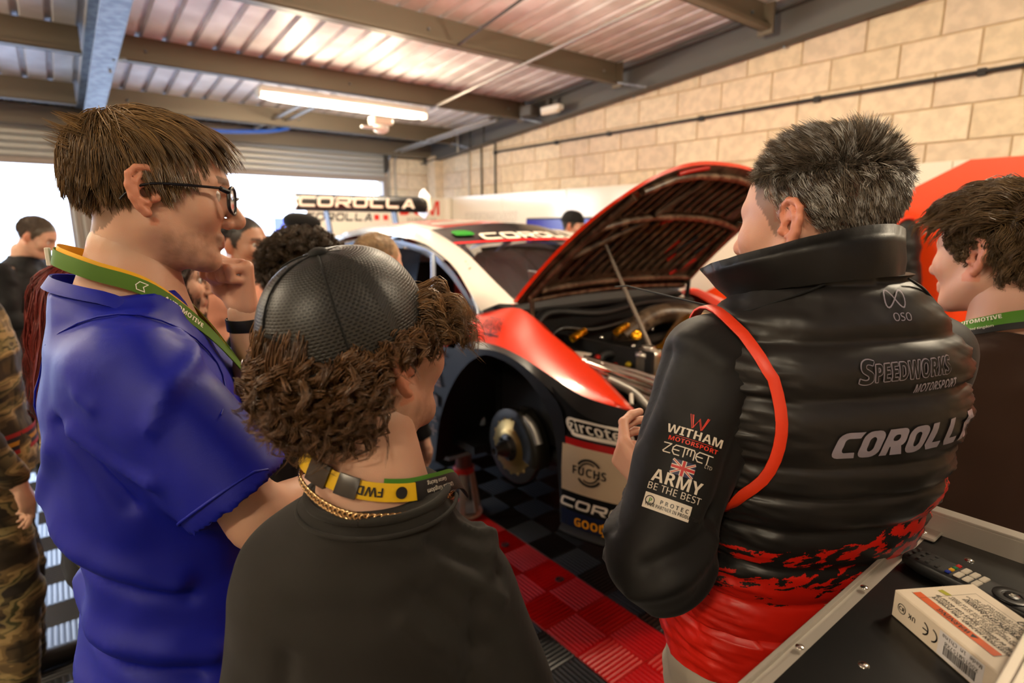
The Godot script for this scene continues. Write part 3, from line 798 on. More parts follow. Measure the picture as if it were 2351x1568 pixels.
	wpart("bonnet_hinge", MB.new().tube(PackedVector3Array([Vector3(3.06, 1.2, -2.12), bonnet_at(0.9, 0.14, 0.02)]), 0.014, 6), matt, car)

	# engine bay
	wpart("engine_bay", MB.new().box(at(CX, 0.72, -1.75), Vector3(1.4, 0.03, 1.0)), inner, car)
	wpart("bulkhead", MB.new().box(at(CX, 1.0, -2.3), Vector3(1.4, 0.55, 0.04)), inner, car)
	wpart("scuttle", MB.new().box(Transform3D(rot(8, 0, 0), Vector3(CX, 1.275, -2.32)), Vector3(1.4, 0.03, 0.26), 0.01), matt, car)
	for s: float in [-1.0, 1.0]:
		wpart("bay_side", MB.new().box(at(CX + s * 0.7, 0.9, -1.96), Vector3(0.03, 0.42, 0.56)), inner, car)
	wpart("intake_duct", MB.new().tube(curve([Vector3(1.78, 1.16, -2.1), Vector3(1.9, 1.26, -2.12), Vector3(2.2, 1.24, -2.05), Vector3(2.6, 1.26, -2.08), Vector3(3.0, 1.24, -2.05)], 30), 0.03, 12, true, 0.7), matt, car)
	wpart("bay_seal", MB.new().tube(curve([Vector3(1.76, 1.12, -2.0), Vector3(1.86, 1.2, -1.98), Vector3(2.05, 1.18, -1.95), Vector3(2.3, 1.2, -1.95), Vector3(2.7, 1.25, -1.98), Vector3(3.05, 1.2, -1.9)], 40), 0.014, 8), black, car)
	wpart("engine_block", MB.new().box(at(2.45, 0.93, -1.82), Vector3(0.7, 0.32, 0.36), 0.03), matt, car)
	wpart("cam_cover", MB.new().box(Transform3D(rot(-12, 0, 0), Vector3(2.38, 1.11, -1.8)), Vector3(0.6, 0.06, 0.24), 0.02), black, car)
	for k in 9:
		wpart("bolt", MB.new().sphere(at(2.06 + (k % 5) * 0.13, 1.135 + (k / 5) * 0.01, -1.70 - (k / 5) * 0.2), 0.012, 8, 6), M.chrome, car)
	wpart("hose", MB.new().tube(curve([Vector3(1.85, 0.95, -1.7), Vector3(1.9, 1.1, -1.75), Vector3(2.05, 1.1, -1.66), Vector3(2.3, 1.1, -1.62)], 20), 0.022, 8), matt, car)
	wpart("hose", MB.new().tube(curve([Vector3(2.2, 1.12, -1.9), Vector3(2.5, 1.22, -1.9), Vector3(2.75, 1.18, -1.75), Vector3(2.95, 1.0, -1.6)], 24), 0.055, 12), carbon, car)
	wpart("hose", MB.new().tube(curve([Vector3(2.12, 1.05, -1.45), Vector3(2.24, 1.1, -1.42), Vector3(2.3, 1.05, -1.38), Vector3(2.3, 0.9, -1.36)], 16), 0.014, 8), M.alu, car)
	wpart("heat_shield", MB.new().tube(curve([Vector3(2.06, 1.12, -1.56), Vector3(2.18, 1.13, -1.55), Vector3(2.34, 1.17, -1.6), Vector3(2.55, 1.18, -1.7), Vector3(2.8, 1.1, -1.75)], 24), PackedFloat32Array(range(25).map(func(i: int) -> float: return 0.045 + 0.05 * sin(minf(i / 12.0, 1.0) * PI / 2))), 14, true, 0.75), gold, car, "gold foil heat shield")
	wpart("heat_shield", MB.new().tube(curve([Vector3(2.10, 1.10, -1.46), Vector3(2.22, 1.05, -1.40), Vector3(2.28, 0.98, -1.36)], 10), 0.028, 8), gold, car)
	for p: Vector3 in [Vector3(1.88, 1.16, -1.92), Vector3(2.12, 1.17, -1.86)]:
		wpart("foil_wrap", MB.new().tube(PackedVector3Array([p, p + Vector3(0.1, 0.02, -0.02)]), 0.02, 8), gold, car)
	wpart("oil_cap", MB.new().lathe(at(2.22, 1.15, -1.82, rot(70, 0, 20)), [[0.028, 0], [0.028, 0.012], [0.018, 0.016], [0.01, 0.01]], 16), gold, car)
	wpart("catch_tank", MB.new().lathe(at(1.99, 0.92, -1.56), [[0.052, 0.0], [0.055, 0.01], [0.055, 0.2], [0.058, 0.205], [0.058, 0.225], [0.03, 0.24], [0.028, 0.25]], 28), M.alu, car, "brushed metal catch tank")
	for k in 6:
		var a := TAU * k / 6
		wpart("bolt", MB.new().sphere(at(1.99 + cos(a) * 0.048, 1.148, -1.56 + sin(a) * 0.048), 0.007, 8, 6), M.chrome, car)
	for k in 3:
		wpart("catch_tank_fin", MB.new().box(at(2.055 + k * 0.012, 1.05, -1.53 + k * 0.008), Vector3(0.006, 0.2, 0.05), 0.002), M.alu if k != 1 else carbon, car)
	wpart("filter", MB.new().lathe(at(1.93, 0.98, -1.66, rot(40, 0, -60)), [[0.03, 0], [0.045, 0.02], [0.045, 0.1], [0.02, 0.13]], 16), matt, car)
	for q: Array in [[1.86, 1.10, -1.74, Color(0.7, 0.1, 0.02)], [1.9, 1.07, -1.67, Color(0.55, 0.08, 0.02)], [1.93, 1.08, -1.62, Color(0.7, 0.6, 0.1)], [2.0, 1.11, -1.7, Color(0.55, 0.5, 0.4)]]:
		wpart("fitting", MB.new().lathe(at(q[0], q[1], q[2], rot(60, 0, 30)), [[0.010, 0], [0.014, 0.006], [0.014, 0.02], [0.008, 0.026]], 12), mat(q[3], 0.3, 0.4), car)
	wpart("wing_bracket", MB.new().extrude(Transform3D(rot(-90, 0, 0), Vector3(1.755, 1.125, -1.78)), PackedVector2Array([Vector2(-0.045, 0.055), Vector2(0.02, 0.07), Vector2(0.06, -0.05), Vector2(-0.02, -0.075)]), 0.006), white, car, "white bracket")
	# polished front frame
	for k in 4:
		var y: float = [0.0, -0.022, -0.052, -0.09][k]
		var o: float = [0.0, 0.02, 0.0, 0.012][k]
		var pts := [Vector3(1.685, 1.136 + y * 0.3, -1.655 + o), Vector3(1.80, 1.094 + y * 0.9, -1.50 + o), Vector3(1.95, 1.052 + y, -1.37 + o), Vector3(2.42, 1.045 + y, -1.27 + o), Vector3(2.89, 1.052 + y, -1.37 + o), Vector3(3.04, 1.094 + y * 0.9, -1.50 + o), Vector3(3.155, 1.136 + y * 0.3, -1.655 + o)]
		wpart("front_rail", MB.new().tube(curve(pts, 36), 0.019 - k * 0.001, 10), M.chrome, car)
	for k in 10:
		var q := Vector3(1.72 + k * 0.04, 1.125 - k * 0.011, -1.60 + k * 0.031)
		wpart("bolt", MB.new().sphere(at(q.x, q.y - 0.01 * (k % 3), q.z + 0.02), 0.009, 8, 6), M.chrome, car)
	wpart("front_strut", MB.new().tube(curve([Vector3(1.70, 1.075, -1.53), Vector3(1.78, 1.02, -1.46), Vector3(1.81, 0.96, -1.40), Vector3(1.86, 0.91, -1.35)], 16), 0.019, 10), M.alu_rough, car)
	wpart("front_strut", MB.new().tube(PackedVector3Array([Vector3(1.70, 1.0, -1.40), Vector3(1.72, 1.035, -1.42)]), 0.008, 6), M.ink_white, car)
	wpart("nose_floor", MB.new().box(Transform3D(rot(12, 0, 0), Vector3(CX, 0.88, -1.33)), Vector3(1.5, 0.02, 0.42)), matt, car)
	wpart("radiator", MB.new().box(at(CX, 0.84, -1.4), Vector3(0.8, 0.25, 0.06), 0.01), matt, car)
	var rg := RandomNumberGenerator.new()
	rg.seed = 4
	for k in 16:
		var q := Vector3(rg.randf_range(1.84, 2.4), rg.randf_range(0.9, 0.96), rg.randf_range(-1.42, -1.3))
		wpart("loom", MB.new().tube(curve([q, q + Vector3(0.06, 0.03, 0.01), q + Vector3(0.1, -0.01, -0.03)], 6), 0.006, 6), [matt, M.alu_rough, carbon][k % 3], car)

	# brakes and hubs on the bare front axle
	for s in 2:
		var fx := -1.0 if s == 0 else 1.0
		var hub := Transform3D(rot(0, 0, 90.0 * -fx), Vector3(CX + fx * 0.80, 0.655, -2.03))   # y of hub points outward
		wpart("brake_disc", MB.new().lathe(hub, [[0.10, -0.02], [0.18, -0.018], [0.181, -0.004], [0.177, 0.0], [0.181, 0.004], [0.18, 0.018], [0.128, 0.02]], 48, false), iron, car)
		wpart("disc_bell", MB.new().lathe(hub, [[0.132, 0.018], [0.130, 0.024], [0.09, 0.026], [0.086, 0.04], [0.05, 0.042]], 40, false), gold2, car, "pale gold disc bell")
		for k in 16:
			var a := TAU * k / 16
			wpart("bell_lug", MB.new().box(hub * at(cos(a) * 0.133, 0.022, sin(a) * 0.133, Basis(Vector3.UP, -a)), Vector3(0.014, 0.006, 0.016), 0.002), gold2, car)
		wpart("hub", MB.new().lathe(hub, [[0.068, 0.036], [0.064, 0.046], [0.045, 0.05], [0.034, 0.06], [0.034, 0.085], [0.024, 0.09], [0.022, 0.12], [0.016, 0.122], [0.014, 0.10]], 28), iron, car)
		for k in 5:
			var a := TAU * k / 5 + 0.3
			wpart("hub_stud", MB.new().lathe(hub * at(cos(a) * 0.054, 0.045, sin(a) * 0.054), [[0.008, 0], [0.008, 0.012]], 10), matt, car)
		var cal := []
		for k in 9:
			var a := deg_to_rad(-12.0 + 80.0 * k / 8.0)
			var ring := PackedVector3Array()
			for q: Array in [[0.115, 0.045], [0.19, 0.05], [0.215, 0.03], [0.215, -0.03], [0.19, -0.05], [0.115, -0.045]]:
				ring.append(hub.origin + Vector3(fx * q[1], sin(a) * q[0], cos(a) * q[0]))
			cal.append(ring)
		wpart("brake_caliper", MB.new().loft(cal), mat(Color(0.13, 0.12, 0.09), 0.4, 0.3), car)
		wpart("caliper_cap", MB.new().tube(curve([hub.origin + Vector3(fx * 0.02, 0.17, 0.10), hub.origin + Vector3(fx * 0.02, 0.14, 0.16), hub.origin + Vector3(fx * 0.02, 0.07, 0.20)], 8), 0.02, 8), M.alu_rough, car)
		wpart("upright", MB.new().box(at(CX + fx * 0.72, 0.66, -2.03), Vector3(0.08, 0.34, 0.12), 0.03), iron, car)
		wpart("wishbone", MB.new().tube(PackedVector3Array([Vector3(CX + fx * 0.72, 0.54, -2.03), Vector3(CX + fx * 0.35, 0.56, -1.85)]), 0.02, 8), matt, car)
		wpart("wishbone", MB.new().tube(PackedVector3Array([Vector3(CX + fx * 0.72, 0.54, -2.03), Vector3(CX + fx * 0.35, 0.56, -2.25)]), 0.02, 8), matt, car)
		wpart("damper", MB.new().tube(PackedVector3Array([Vector3(CX + fx * 0.70, 0.72, -2.05), Vector3(CX + fx * 0.58, 1.08, -2.08)]), 0.035, 12), mat(Color(0.25, 0.03, 0.02), 0.4), car)
		wpart("duct", MB.new().tube(PackedVector3Array([Vector3(CX + fx * 0.66, 0.6, -1.95), Vector3(CX + fx * 0.5, 0.58, -1.62)]), 0.045, 12), matt, car)
		# underfloor edge seen ahead of the stand
		wpart("floor_blade", MB.new().extrude(Transform3D(rot(90, 0, 0), Vector3(CX + fx * 0.86, 0.46, -2.72)), PackedVector2Array([Vector2(-0.14, -0.2), Vector2(0.12, -0.2), Vector2(0.12, 0.22), Vector2(-0.02, 0.22)]), 0.02), silver if s == 0 else matt, car)

	# stands under the car
	var stand_mat := mat(Color(0.62, 0.58, 0.55), 0.35, 0.6)
	var i := 0
	for p: Vector3 in [Vector3(1.74, 0.006, -2.66), Vector3(3.1, 0.006, -2.66), Vector3(1.8, 0.006, -4.3), Vector3(3.04, 0.006, -4.3)]:
		var st := thing("axle_stand", ["tapered metal stand with a red collar beside the bare brake disc", "metal stand under the far front corner of the car", "metal stand under the near rear of the car", "metal stand under the far rear corner of the car"][i], "stand", p, 0.0, "stands holding up the car")
		var prof := MB.new().lathe(Transform3D(), [[0.105, 0.0], [0.108, 0.012], [0.10, 0.03], [0.09, 0.035]], 28)
		part("base", prof, stand_mat, st)
		for k in 6:
			var a := TAU * k / 6 + 0.2
			part("leg", MB.new().bar(Vector3(cos(a) * 0.092, 0.03, sin(a) * 0.092), Vector3(cos(a) * 0.052, 0.27, sin(a) * 0.052), 0.034, 0.014, 0.003, Vector3(cos(a), 0.1, sin(a))), stand_mat, st)
		part("collar", MB.new().lathe(Transform3D(), [[0.058, 0.262], [0.062, 0.268], [0.062, 0.292], [0.056, 0.3]], 24), mat(Color(0.70, 0.05, 0.03), 0.4), st, "red collar")
		part("post", MB.new().lathe(Transform3D(), [[0.046, 0.28], [0.046, 0.42], [0.055, 0.43], [0.055, 0.443]], 20), mat(Color(0.45, 0.30, 0.28), 0.4, 0.5), st)
		i += 1

# strokes of a union flag, for single colour prints
func flag_strokes(w: float, h: float) -> PackedVector2Array:
	var o := PackedVector2Array()
	o.append_array(line2([Vector2(-w / 2, 0), Vector2(w / 2, 0)], h * 0.16))
	o.append_array(line2([Vector2(0, -h / 2), Vector2(0, h / 2)], h * 0.2))
	for s: float in [-1.0, 1.0]:
		for r: float in [-1.0, 1.0]:
			o.append_array(line2([Vector2(s * w * 0.12, r * h * 0.16), Vector2(s * w * 0.46, r * h * 0.44)], h * 0.09))
	return o

func roof_bars() -> PackedVector2Array:
	var o := PackedVector2Array()
	for k in 6:
		o.append_array(move2(tri2(rrect(0.05, 0.13, 0.01)), Vector2(-0.3 + k * 0.11, 0), Vector2.ONE, 0.3))
	return o

# ---------------------------------------------------------------- bodies
func sm01(a: float, b: float, x: float) -> float:
	var t := clampf((x - a) / (b - a), 0.0, 1.0)
	return t * t * (3.0 - 2.0 * t)

# a head in its own axes: ears at y 0, face towards -z
func head_sdf(neck: Vector3, fine: bool, jaw := 1.0, nose := 1.0) -> Sdf:
	var s := Sdf.new()
	s.ell(Vector3(0, 0.045, 0.014), Vector3(0.075, 0.080, 0.096), 0.02)
	s.ell(Vector3(0, 0.03, -0.03), Vector3(0.067, 0.07, 0.066), 0.03)
	s.ell(Vector3(0, -0.03, -0.043), Vector3(0.056 * jaw, 0.075, 0.05), 0.03)
	for x: float in [-1.0, 1.0]:
		s.cap(Vector3(x * 0.05 * jaw, -0.045, -0.002), Vector3(x * 0.03 * jaw, -0.088, -0.058), 0.02, 0.016, 0.03)
		s.ball(Vector3(x * 0.041, -0.018, -0.067), 0.024, 0.025)
		s.cap(Vector3(x * 0.008, 0.03, -0.092), Vector3(x * 0.042, 0.028, -0.078), 0.011, 0.010, 0.015)
	s.cap(Vector3(-0.012, -0.096, -0.076), Vector3(0.012, -0.096, -0.076), 0.015, 0.015, 0.025)
	s.cap(Vector3(0, 0.015, -0.094), Vector3(0, -0.026, -0.112 - 0.006 * nose), 0.0085, 0.011 * nose, 0.014)
	s.ball(Vector3(0, -0.031, -0.111 - 0.006 * nose), 0.0105 * nose, 0.008)
	for x: float in [-1.0, 1.0]:
		s.ball(Vector3(x * 0.011, -0.035, -0.103), 0.0085, 0.008)
	s.cap(Vector3(-0.02, -0.058, -0.090), Vector3(0.02, -0.058, -0.090), 0.0075, 0.0075, 0.008)
	s.cap(Vector3(-0.017, -0.069, -0.090), Vector3(0.017, -0.069, -0.090), 0.0078, 0.0078, 0.006)
	var nd := neck
	s.cap(Vector3(0, -0.03, 0.022), nd, 0.056, 0.062, 0.03)
	if fine:
		for x: float in [-1.0, 1.0]:
			ear(s, x)
			s.ball(Vector3(x * 0.031, 0.006, -0.101), 0.015, 0.014, 1)
	else:
		for x: float in [-1.0, 1.0]:
			s.ell(Vector3(x * 0.08, 0.0, 0.006), Vector3(0.008, 0.032, 0.019), 0.008, 0, rot(0, x * 25, 0))
			s.ball(Vector3(x * 0.031, 0.006, -0.101), 0.014, 0.014, 1)
	return s

func ear(s: Sdf, x: float) -> void:
	var e := func(z: float, y: float, o: float) -> Vector3:
		return Vector3(x * (0.0735 + 0.48 * (z + 0.012) + o), y, z + 0.003)
	s.ell(e.call(0.008, 0.002, -0.002), Vector3(0.0035, 0.030, 0.018), 0.006, 0, rot(0, x * 25.0, 0))
	var rim := [e.call(-0.006, 0.004, 0.001), e.call(-0.012, 0.016, 0.002), e.call(-0.009, 0.029, 0.003), e.call(0.002, 0.036, 0.003), e.call(0.014, 0.034, 0.003), e.call(0.023, 0.024, 0.002), e.call(0.024, 0.008, 0.002), e.call(0.019, -0.008, 0.002), e.call(0.011, -0.02, 0.002), e.call(0.002, -0.029, 0.002)]
	s.chain(rim, [0.0032, 0.0034, 0.0036, 0.0038, 0.0038, 0.0038, 0.0038, 0.0038, 0.0045, 0.0062], 0.004)
	s.chain([e.call(0.008, 0.026, 0.003), e.call(0.015, 0.014, 0.004), e.call(0.015, 0.0, 0.004), e.call(0.008, -0.012, 0.004), e.call(0.001, -0.014, 0.004)], [0.0028, 0.0032, 0.0034, 0.0034, 0.0036], 0.004)
	s.ball(e.call(-0.010, -0.006, 0.003), 0.0055, 0.006)
	s.ball(e.call(0.002, 0.0, 0.004), 0.0085, 0.004, 1)

func on_scalp(p: Vector3, low := 0.0) -> bool:
	var z := p.z
	var h := 0.088
	var k := [[-0.2, 0.088], [-0.085, 0.082], [-0.062, 0.066], [-0.05, 0.035], [-0.035, 0.02], [-0.022, -0.012], [-0.012, -0.004], [-0.004, 0.034], [0.016, 0.038], [0.028, 0.018], [0.036, -0.02], [0.055, -0.045], [0.075, -0.06], [0.2, -0.065]]
	for i in k.size() - 1:
		if z >= k[i][0] and z < k[i + 1][0]:
			h = lerpf(k[i][1], k[i + 1][1], (z - k[i][0]) / (k[i + 1][0] - k[i][0]))
	return p.y > h + low

# paints a head: skin, lips, ears, stubble, brows, scalp
func paint_head(m: MB, skin: Color, hair: Color, beard: float, low := 0.0, bald := false, shorn := 1.0) -> void:
	m.use_c = true
	var lip := Color(skin.r * 0.8, skin.g * 0.52, skin.b * 0.5)
	var ear_c := Color(skin.r * 1.02, skin.g * 0.74, skin.b * 0.66)
	var f := FastNoiseLite.new()
	f.seed = 3
	f.frequency = 60.0
	for i in m.v.size():
		var p := m.v[i]
		var c := skin
		var nz := f.get_noise_3dv(p)
		c = c.lerp(ear_c, 0.25 + 0.2 * nz) if p.z < -0.06 and p.y < 0.0 and p.y > -0.05 else c.lerp(ear_c, 0.08 + 0.1 * nz)
		if absf(p.x) > 0.072 and p.y < 0.045 and p.y > -0.045 and p.z > -0.02 and p.z < 0.04:
			c = ear_c
		if absf(p.x) < 0.024 and p.z < -0.088 and p.y < -0.052 and p.y > -0.076:
			c = lip
		if beard > 0.0 and p.z < 0.0 and p.y < -0.04 and p.y > -0.125 and not (absf(p.x) < 0.02 and p.y > -0.075 and p.y < -0.05):
			c = c.lerp(hair, beard * sm01(-0.04, -0.06, p.y) * sm01(0.0, -0.02, p.z) * (0.8 + 0.8 * nz))
		if p.y > 0.026 and p.y < 0.037 and absf(p.x) > 0.01 and absf(p.x) < 0.05 and p.z < -0.068:
			c = c.lerp(hair, 0.75)
		if not bald and on_scalp(p, low + nz * 0.006) and absf(p.x) < 0.0825:
			c = c.lerp(hair, lerpf(shorn, 1.0, sm01(0.03, 0.07, p.y)))
		m.c[i] = c

func eyes(m: MB, iris: Color) -> void:
	for x: float in [-1.0, 1.0]:
		var a := m.v.size()
		m.sphere(at(x * 0.031, 0.007, -0.0815), 0.0115, 14, 10)
		for i in range(a, m.v.size()):
			var d := m.v[i] - Vector3(x * 0.031, 0.007, -0.0815)
			m.c[i] = Color(0.02, 0.02, 0.02) if d.z < -0.0112 else (iris if d.z < -0.0098 else Color(0.75, 0.72, 0.68))

# hand with five fingers: wrist at the origin of t, fingers along y, palm towards z, thumb on the side of x * side
func hand_sdf(s: Sdf, t: Transform3D, side: float, curl: Array, thumb: Array, k := 1.0) -> void:
	var q := func(v: Vector3) -> Vector3: return t * (v * k)
	s.cap(q.call(Vector3(0, -0.05, 0)), q.call(Vector3(0, 0.01, 0)), 0.026 * k, 0.024 * k, 0.02)
	for x: float in [-0.024, -0.008, 0.008, 0.024]:
		s.cap(q.call(Vector3(x * 0.6, 0.01, 0)), q.call(Vector3(x * 1.15, 0.082, -0.002)), 0.016 * k, 0.0115 * k, 0.014)
	var fx := [0.029, 0.0095, -0.0095, -0.027]
	var ln := [[0.042, 0.026, 0.02], [0.046, 0.029, 0.021], [0.043, 0.027, 0.02], [0.034, 0.02, 0.018]]
	for i in 4:
		var p := Vector3(fx[i] * side, 0.086 - (0.006 if i == 3 else 0.0), 0)
		var a := 0.0
		var d := Vector3.ZERO
		var pts := [q.call(Vector3(fx[i] * 0.9 * side, 0.06, 0)), q.call(p)]
		for j in 3:
			a += deg_to_rad(curl[i][j])
			d = Vector3(fx[i] * side * 1.2 * cos(a), cos(a), sin(a)).normalized()
			p += d * ln[i][j]
			pts.append(q.call(p))
		s.chain(pts, [0.0105 * k, 0.0098 * k, 0.0088 * k, 0.0082 * k, 0.0074 * k], 0.0035)
	var tp := [q.call(Vector3(0.016 * side, 0.012, 0.004))]
	for v: Vector3 in thumb:
		tp.append(q.call(Vector3(v.x * side, v.y, v.z)))
	s.chain(tp, [0.016 * k, 0.0125 * k, 0.0108 * k, 0.0085 * k], 0.012)

func displace(m: MB, f: Callable) -> void:
	var n := m.normals()
	for i in m.v.size():
		m.v[i] += n[i] * f.call(m.v[i], n[i])

# cloth folds: soft noise plus ridges along given lines [from, to, radius, height]
func folds(seed_: int, amp: float, stretch: Vector3, lines: Array) -> Callable:
	var f := FastNoiseLite.new()
	f.seed = seed_
	f.frequency = 1.0
	f.fractal_octaves = 2
	return func(p: Vector3, _n: Vector3) -> float:
		var d := f.get_noise_3d(p.x * stretch.x, p.y * stretch.y, p.z * stretch.z) * amp
		var best := 0.0
		var k := 0
		for l: Array in lines:
			if k % 4 == 0:   # pieces come four to a fold: the nearest one counts
				d += best
				best = 0.0
			k += 1
			var a: Vector3 = l[0]
			var ab: Vector3 = l[1] - a
			var t := clampf((p - a).dot(ab) / ab.length_squared(), 0.0, 1.0)
			var q: float = (p - a - ab * t).length_squared() / (l[2] * l[2])
			if q < 6.0:
				var g: float = l[3] * exp(-q)
				if absf(g) > absf(best):
					best = g
		return d + best

# the same lines laid onto a body's surface, in short pieces
func on_surface(s: Sdf, lines: Array, gain := 1.0) -> Array:
	var out := []
	for l: Array in lines:
		var last := Vector3.ZERO
		for i in 5:
			var p: Vector3 = (l[0] as Vector3).lerp(l[1], i / 4.0)
			for k in 6:
				p -= s.grad(p) * s.full(p) * 0.9
			if i > 0:
				out.append([last, p, l[2], l[3] * gain])
			last = p
	return out

# hair: locks of strands that follow guides walked over the skull
# style: n locks, per strands, len, width, spread, clump, curl (radius, turns), lift, keep(p) bool, field(p, t) Vector3
func hair_mesh(st: Dictionary, seed_: int) -> MB:
	var m := MB.new()
	m.use_c = true
	var rg := RandomNumberGenerator.new()
	rg.seed = seed_
	var c := Vector3(0, 0.045, 0.014)
	var rad: Vector3 = Vector3(0.0765, 0.0815, 0.0975) * st.get("swell", 1.0)
	var segs: int = st.get("segs", 6)
	var keep: Callable = st.keep
	var field: Callable = st.field
	var made := 0
	var tries := 0
	while made < int(st.n) and tries < 60000:
		tries += 1
		var d := Vector3(rg.randfn(), rg.randfn(), rg.randfn()).normalized()
		var p := c + d * rad
		if p.y < -0.03:
			p.z *= 0.9
			p.x *= 0.86
		if not keep.call(p):
			continue
		made += 1
		var nrm := (d / rad).normalized()
		var ln: float = (st.length.call(p) if st.length is Callable else st.length) * rg.randf_range(0.75, 1.15)
		var g := PackedVector3Array([p])
		var w: Vector3 = (nrm * st.get("lift", 0.5) + field.call(p, 0.0)).normalized()
		var ang := rg.randf() * TAU
		for i in segs:
			var t := (i + 1.0) / segs
			var wob: Vector3 = Vector3(rg.randfn(), rg.randfn(), rg.randfn()) * st.get("mess", 0.15)
			w = (w * 1.0 + (field.call(p, t) + wob) * st.get("follow", 0.8)).normalized()
			p += w * ln / segs
			var q := (p - c) / rad
			var e := q.length()
			var up: float = 1.0 + st.get("clear", 0.02)
			if e < up and p.y > -0.05:
				p = c + q * (up / e) * rad
			g.append(p)
		var curl: float = st.get("curl", 0.0) * rg.randf_range(0.7, 1.3)
		var turns: float = st.get("turns", 1.5) * rg.randf_range(0.8, 1.25)
		if curl > 0.0:
			for i in g.size():
				var t := float(i) / segs
				var tan_ := (g[mini(i + 1, segs)] - g[maxi(i - 1, 0)]).normalized()
				var sx := tan_.cross(nrm).normalized()
				var sy := tan_.cross(sx)
				g[i] += (sx * cos(ang + t * turns * TAU) + sy * sin(ang + t * turns * TAU)) * curl * minf(t * 2.5, 1.0)
		var base_c: Color = st.color
		var tone := rg.randf_range(0.65, 1.45)
		if st.has("grey") and rg.randf() < st.grey.call(g[0]):
			base_c = Color(0.42, 0.40, 0.37)
		for k in int(st.per):
			var off: Vector3 = Vector3(rg.randfn(), rg.randfn(), rg.randfn()) * st.spread
			off -= nrm * off.dot(nrm) * 0.5
			var tk := tone * rg.randf_range(0.75, 1.3)
			m.col = Color(base_c.r * tk, base_c.g * tk, base_c.b * tk)
			var cut := rg.randf_range(0.75, 1.05)
			var rr: float = st.width * rg.randf_range(0.7, 1.2)
			var b := m.v.size()
			for i in g.size():
				var t := float(i) / segs
				var fi := t * cut * segs
				var j := mini(int(fi), segs - 1)
				var pos: Vector3 = g[j].lerp(g[j + 1], fi - j) + off * (1.0 - st.clump * t)
				var tan_ := (g[j + 1] - g[j]).normalized()
				var sx := tan_.cross(nrm + off * 20.0).normalized()
				var sy := tan_.cross(sx)
				var r := rr * (1.0 - 0.85 * t * t)
				for a in 3:
					var an := TAU * a / 3
					m.vert(pos + (sx * cos(an) + sy * sin(an)) * r)
			for i in segs:
				for a in 3:
					var a0 := b + i * 3 + a
					var a1 := b + i * 3 + (a + 1) % 3
					m.ix.append_array([a0, a1, a1 + 3, a0, a1 + 3, a0 + 3])
	return m

func hair_mat(rough := 0.38) -> StandardMaterial3D:
	var h := mat(Color.WHITE, rough)
	h.vertex_color_use_as_albedo = true
	return h

func skin_mat() -> StandardMaterial3D:
	if not M.has("skin"):
		var s := mat(Color.WHITE, 0.48, 0.0, 0.45)
		s.vertex_color_use_as_albedo = true
		s.normal_enabled = true
		s.normal_texture = bump_tex(77, 0.12, 2.0, 256, 3)
		s.normal_scale = 0.25
		s.subsurf_scatter_enabled = true
		s.subsurf_scatter_strength = 0.12
		M.skin = tri_map(s, 14.0)
	return M.skin

func cloth(c: Color, rough := 0.8, sheen := 0.3, seed_ := 1, freq := 0.25, bump := 0.35, scale := 18.0) -> StandardMaterial3D:
	var m := mat(c, rough, 0.0, 0.4)
	m.rim_enabled = sheen > 0.0
	m.rim = sheen
	m.normal_enabled = true
	m.normal_texture = bump_tex(seed_, freq, 4.0, 256, 2)
	m.normal_scale = bump
	return tri_map(m, scale)

# the person is the skin: head, neck, arms and hands in one mesh; clothes and hair hang under it
func person(label: String, base: Vector3, az: float, skin: MB, group := "") -> MeshInstance3D:
	skin.use_c = true
	var o := part("person", skin, skin_mat())
	o.position = base
	o.rotation.y = deg_to_rad(-az)
	tag(o, label, "person", group)
	return o

func solid(m: MB, c: Color) -> MB:
	m.use_c = true
	for i in m.c.size():
		m.c[i] = c
	return m

func head_mb(hd: Transform3D, neck: Vector3, skin: Color, hair: Color, o: Dictionary) -> MB:
	var fine: bool = o.get("fine", false)
	var s := head_sdf(hd.affine_inverse() * neck, fine, o.get("jaw", 1.0), o.get("nose", 1.0))
	var lo := Vector3(-0.115, -0.22, -0.135)
	var m := s.net(lo, Vector3(0.115, 0.135, 0.125), o.get("cell", 0.003 if fine else 0.006))
	paint_head(m, skin, hair, o.get("beard", 0.0), o.get("low", 0.0), o.get("bald", false), o.get("shorn", 1.0))
	eyes(m, o.get("iris", Color(0.09, 0.06, 0.04)))
	for i in m.v.size():
		m.v[i] = hd * m.v[i]
	return m

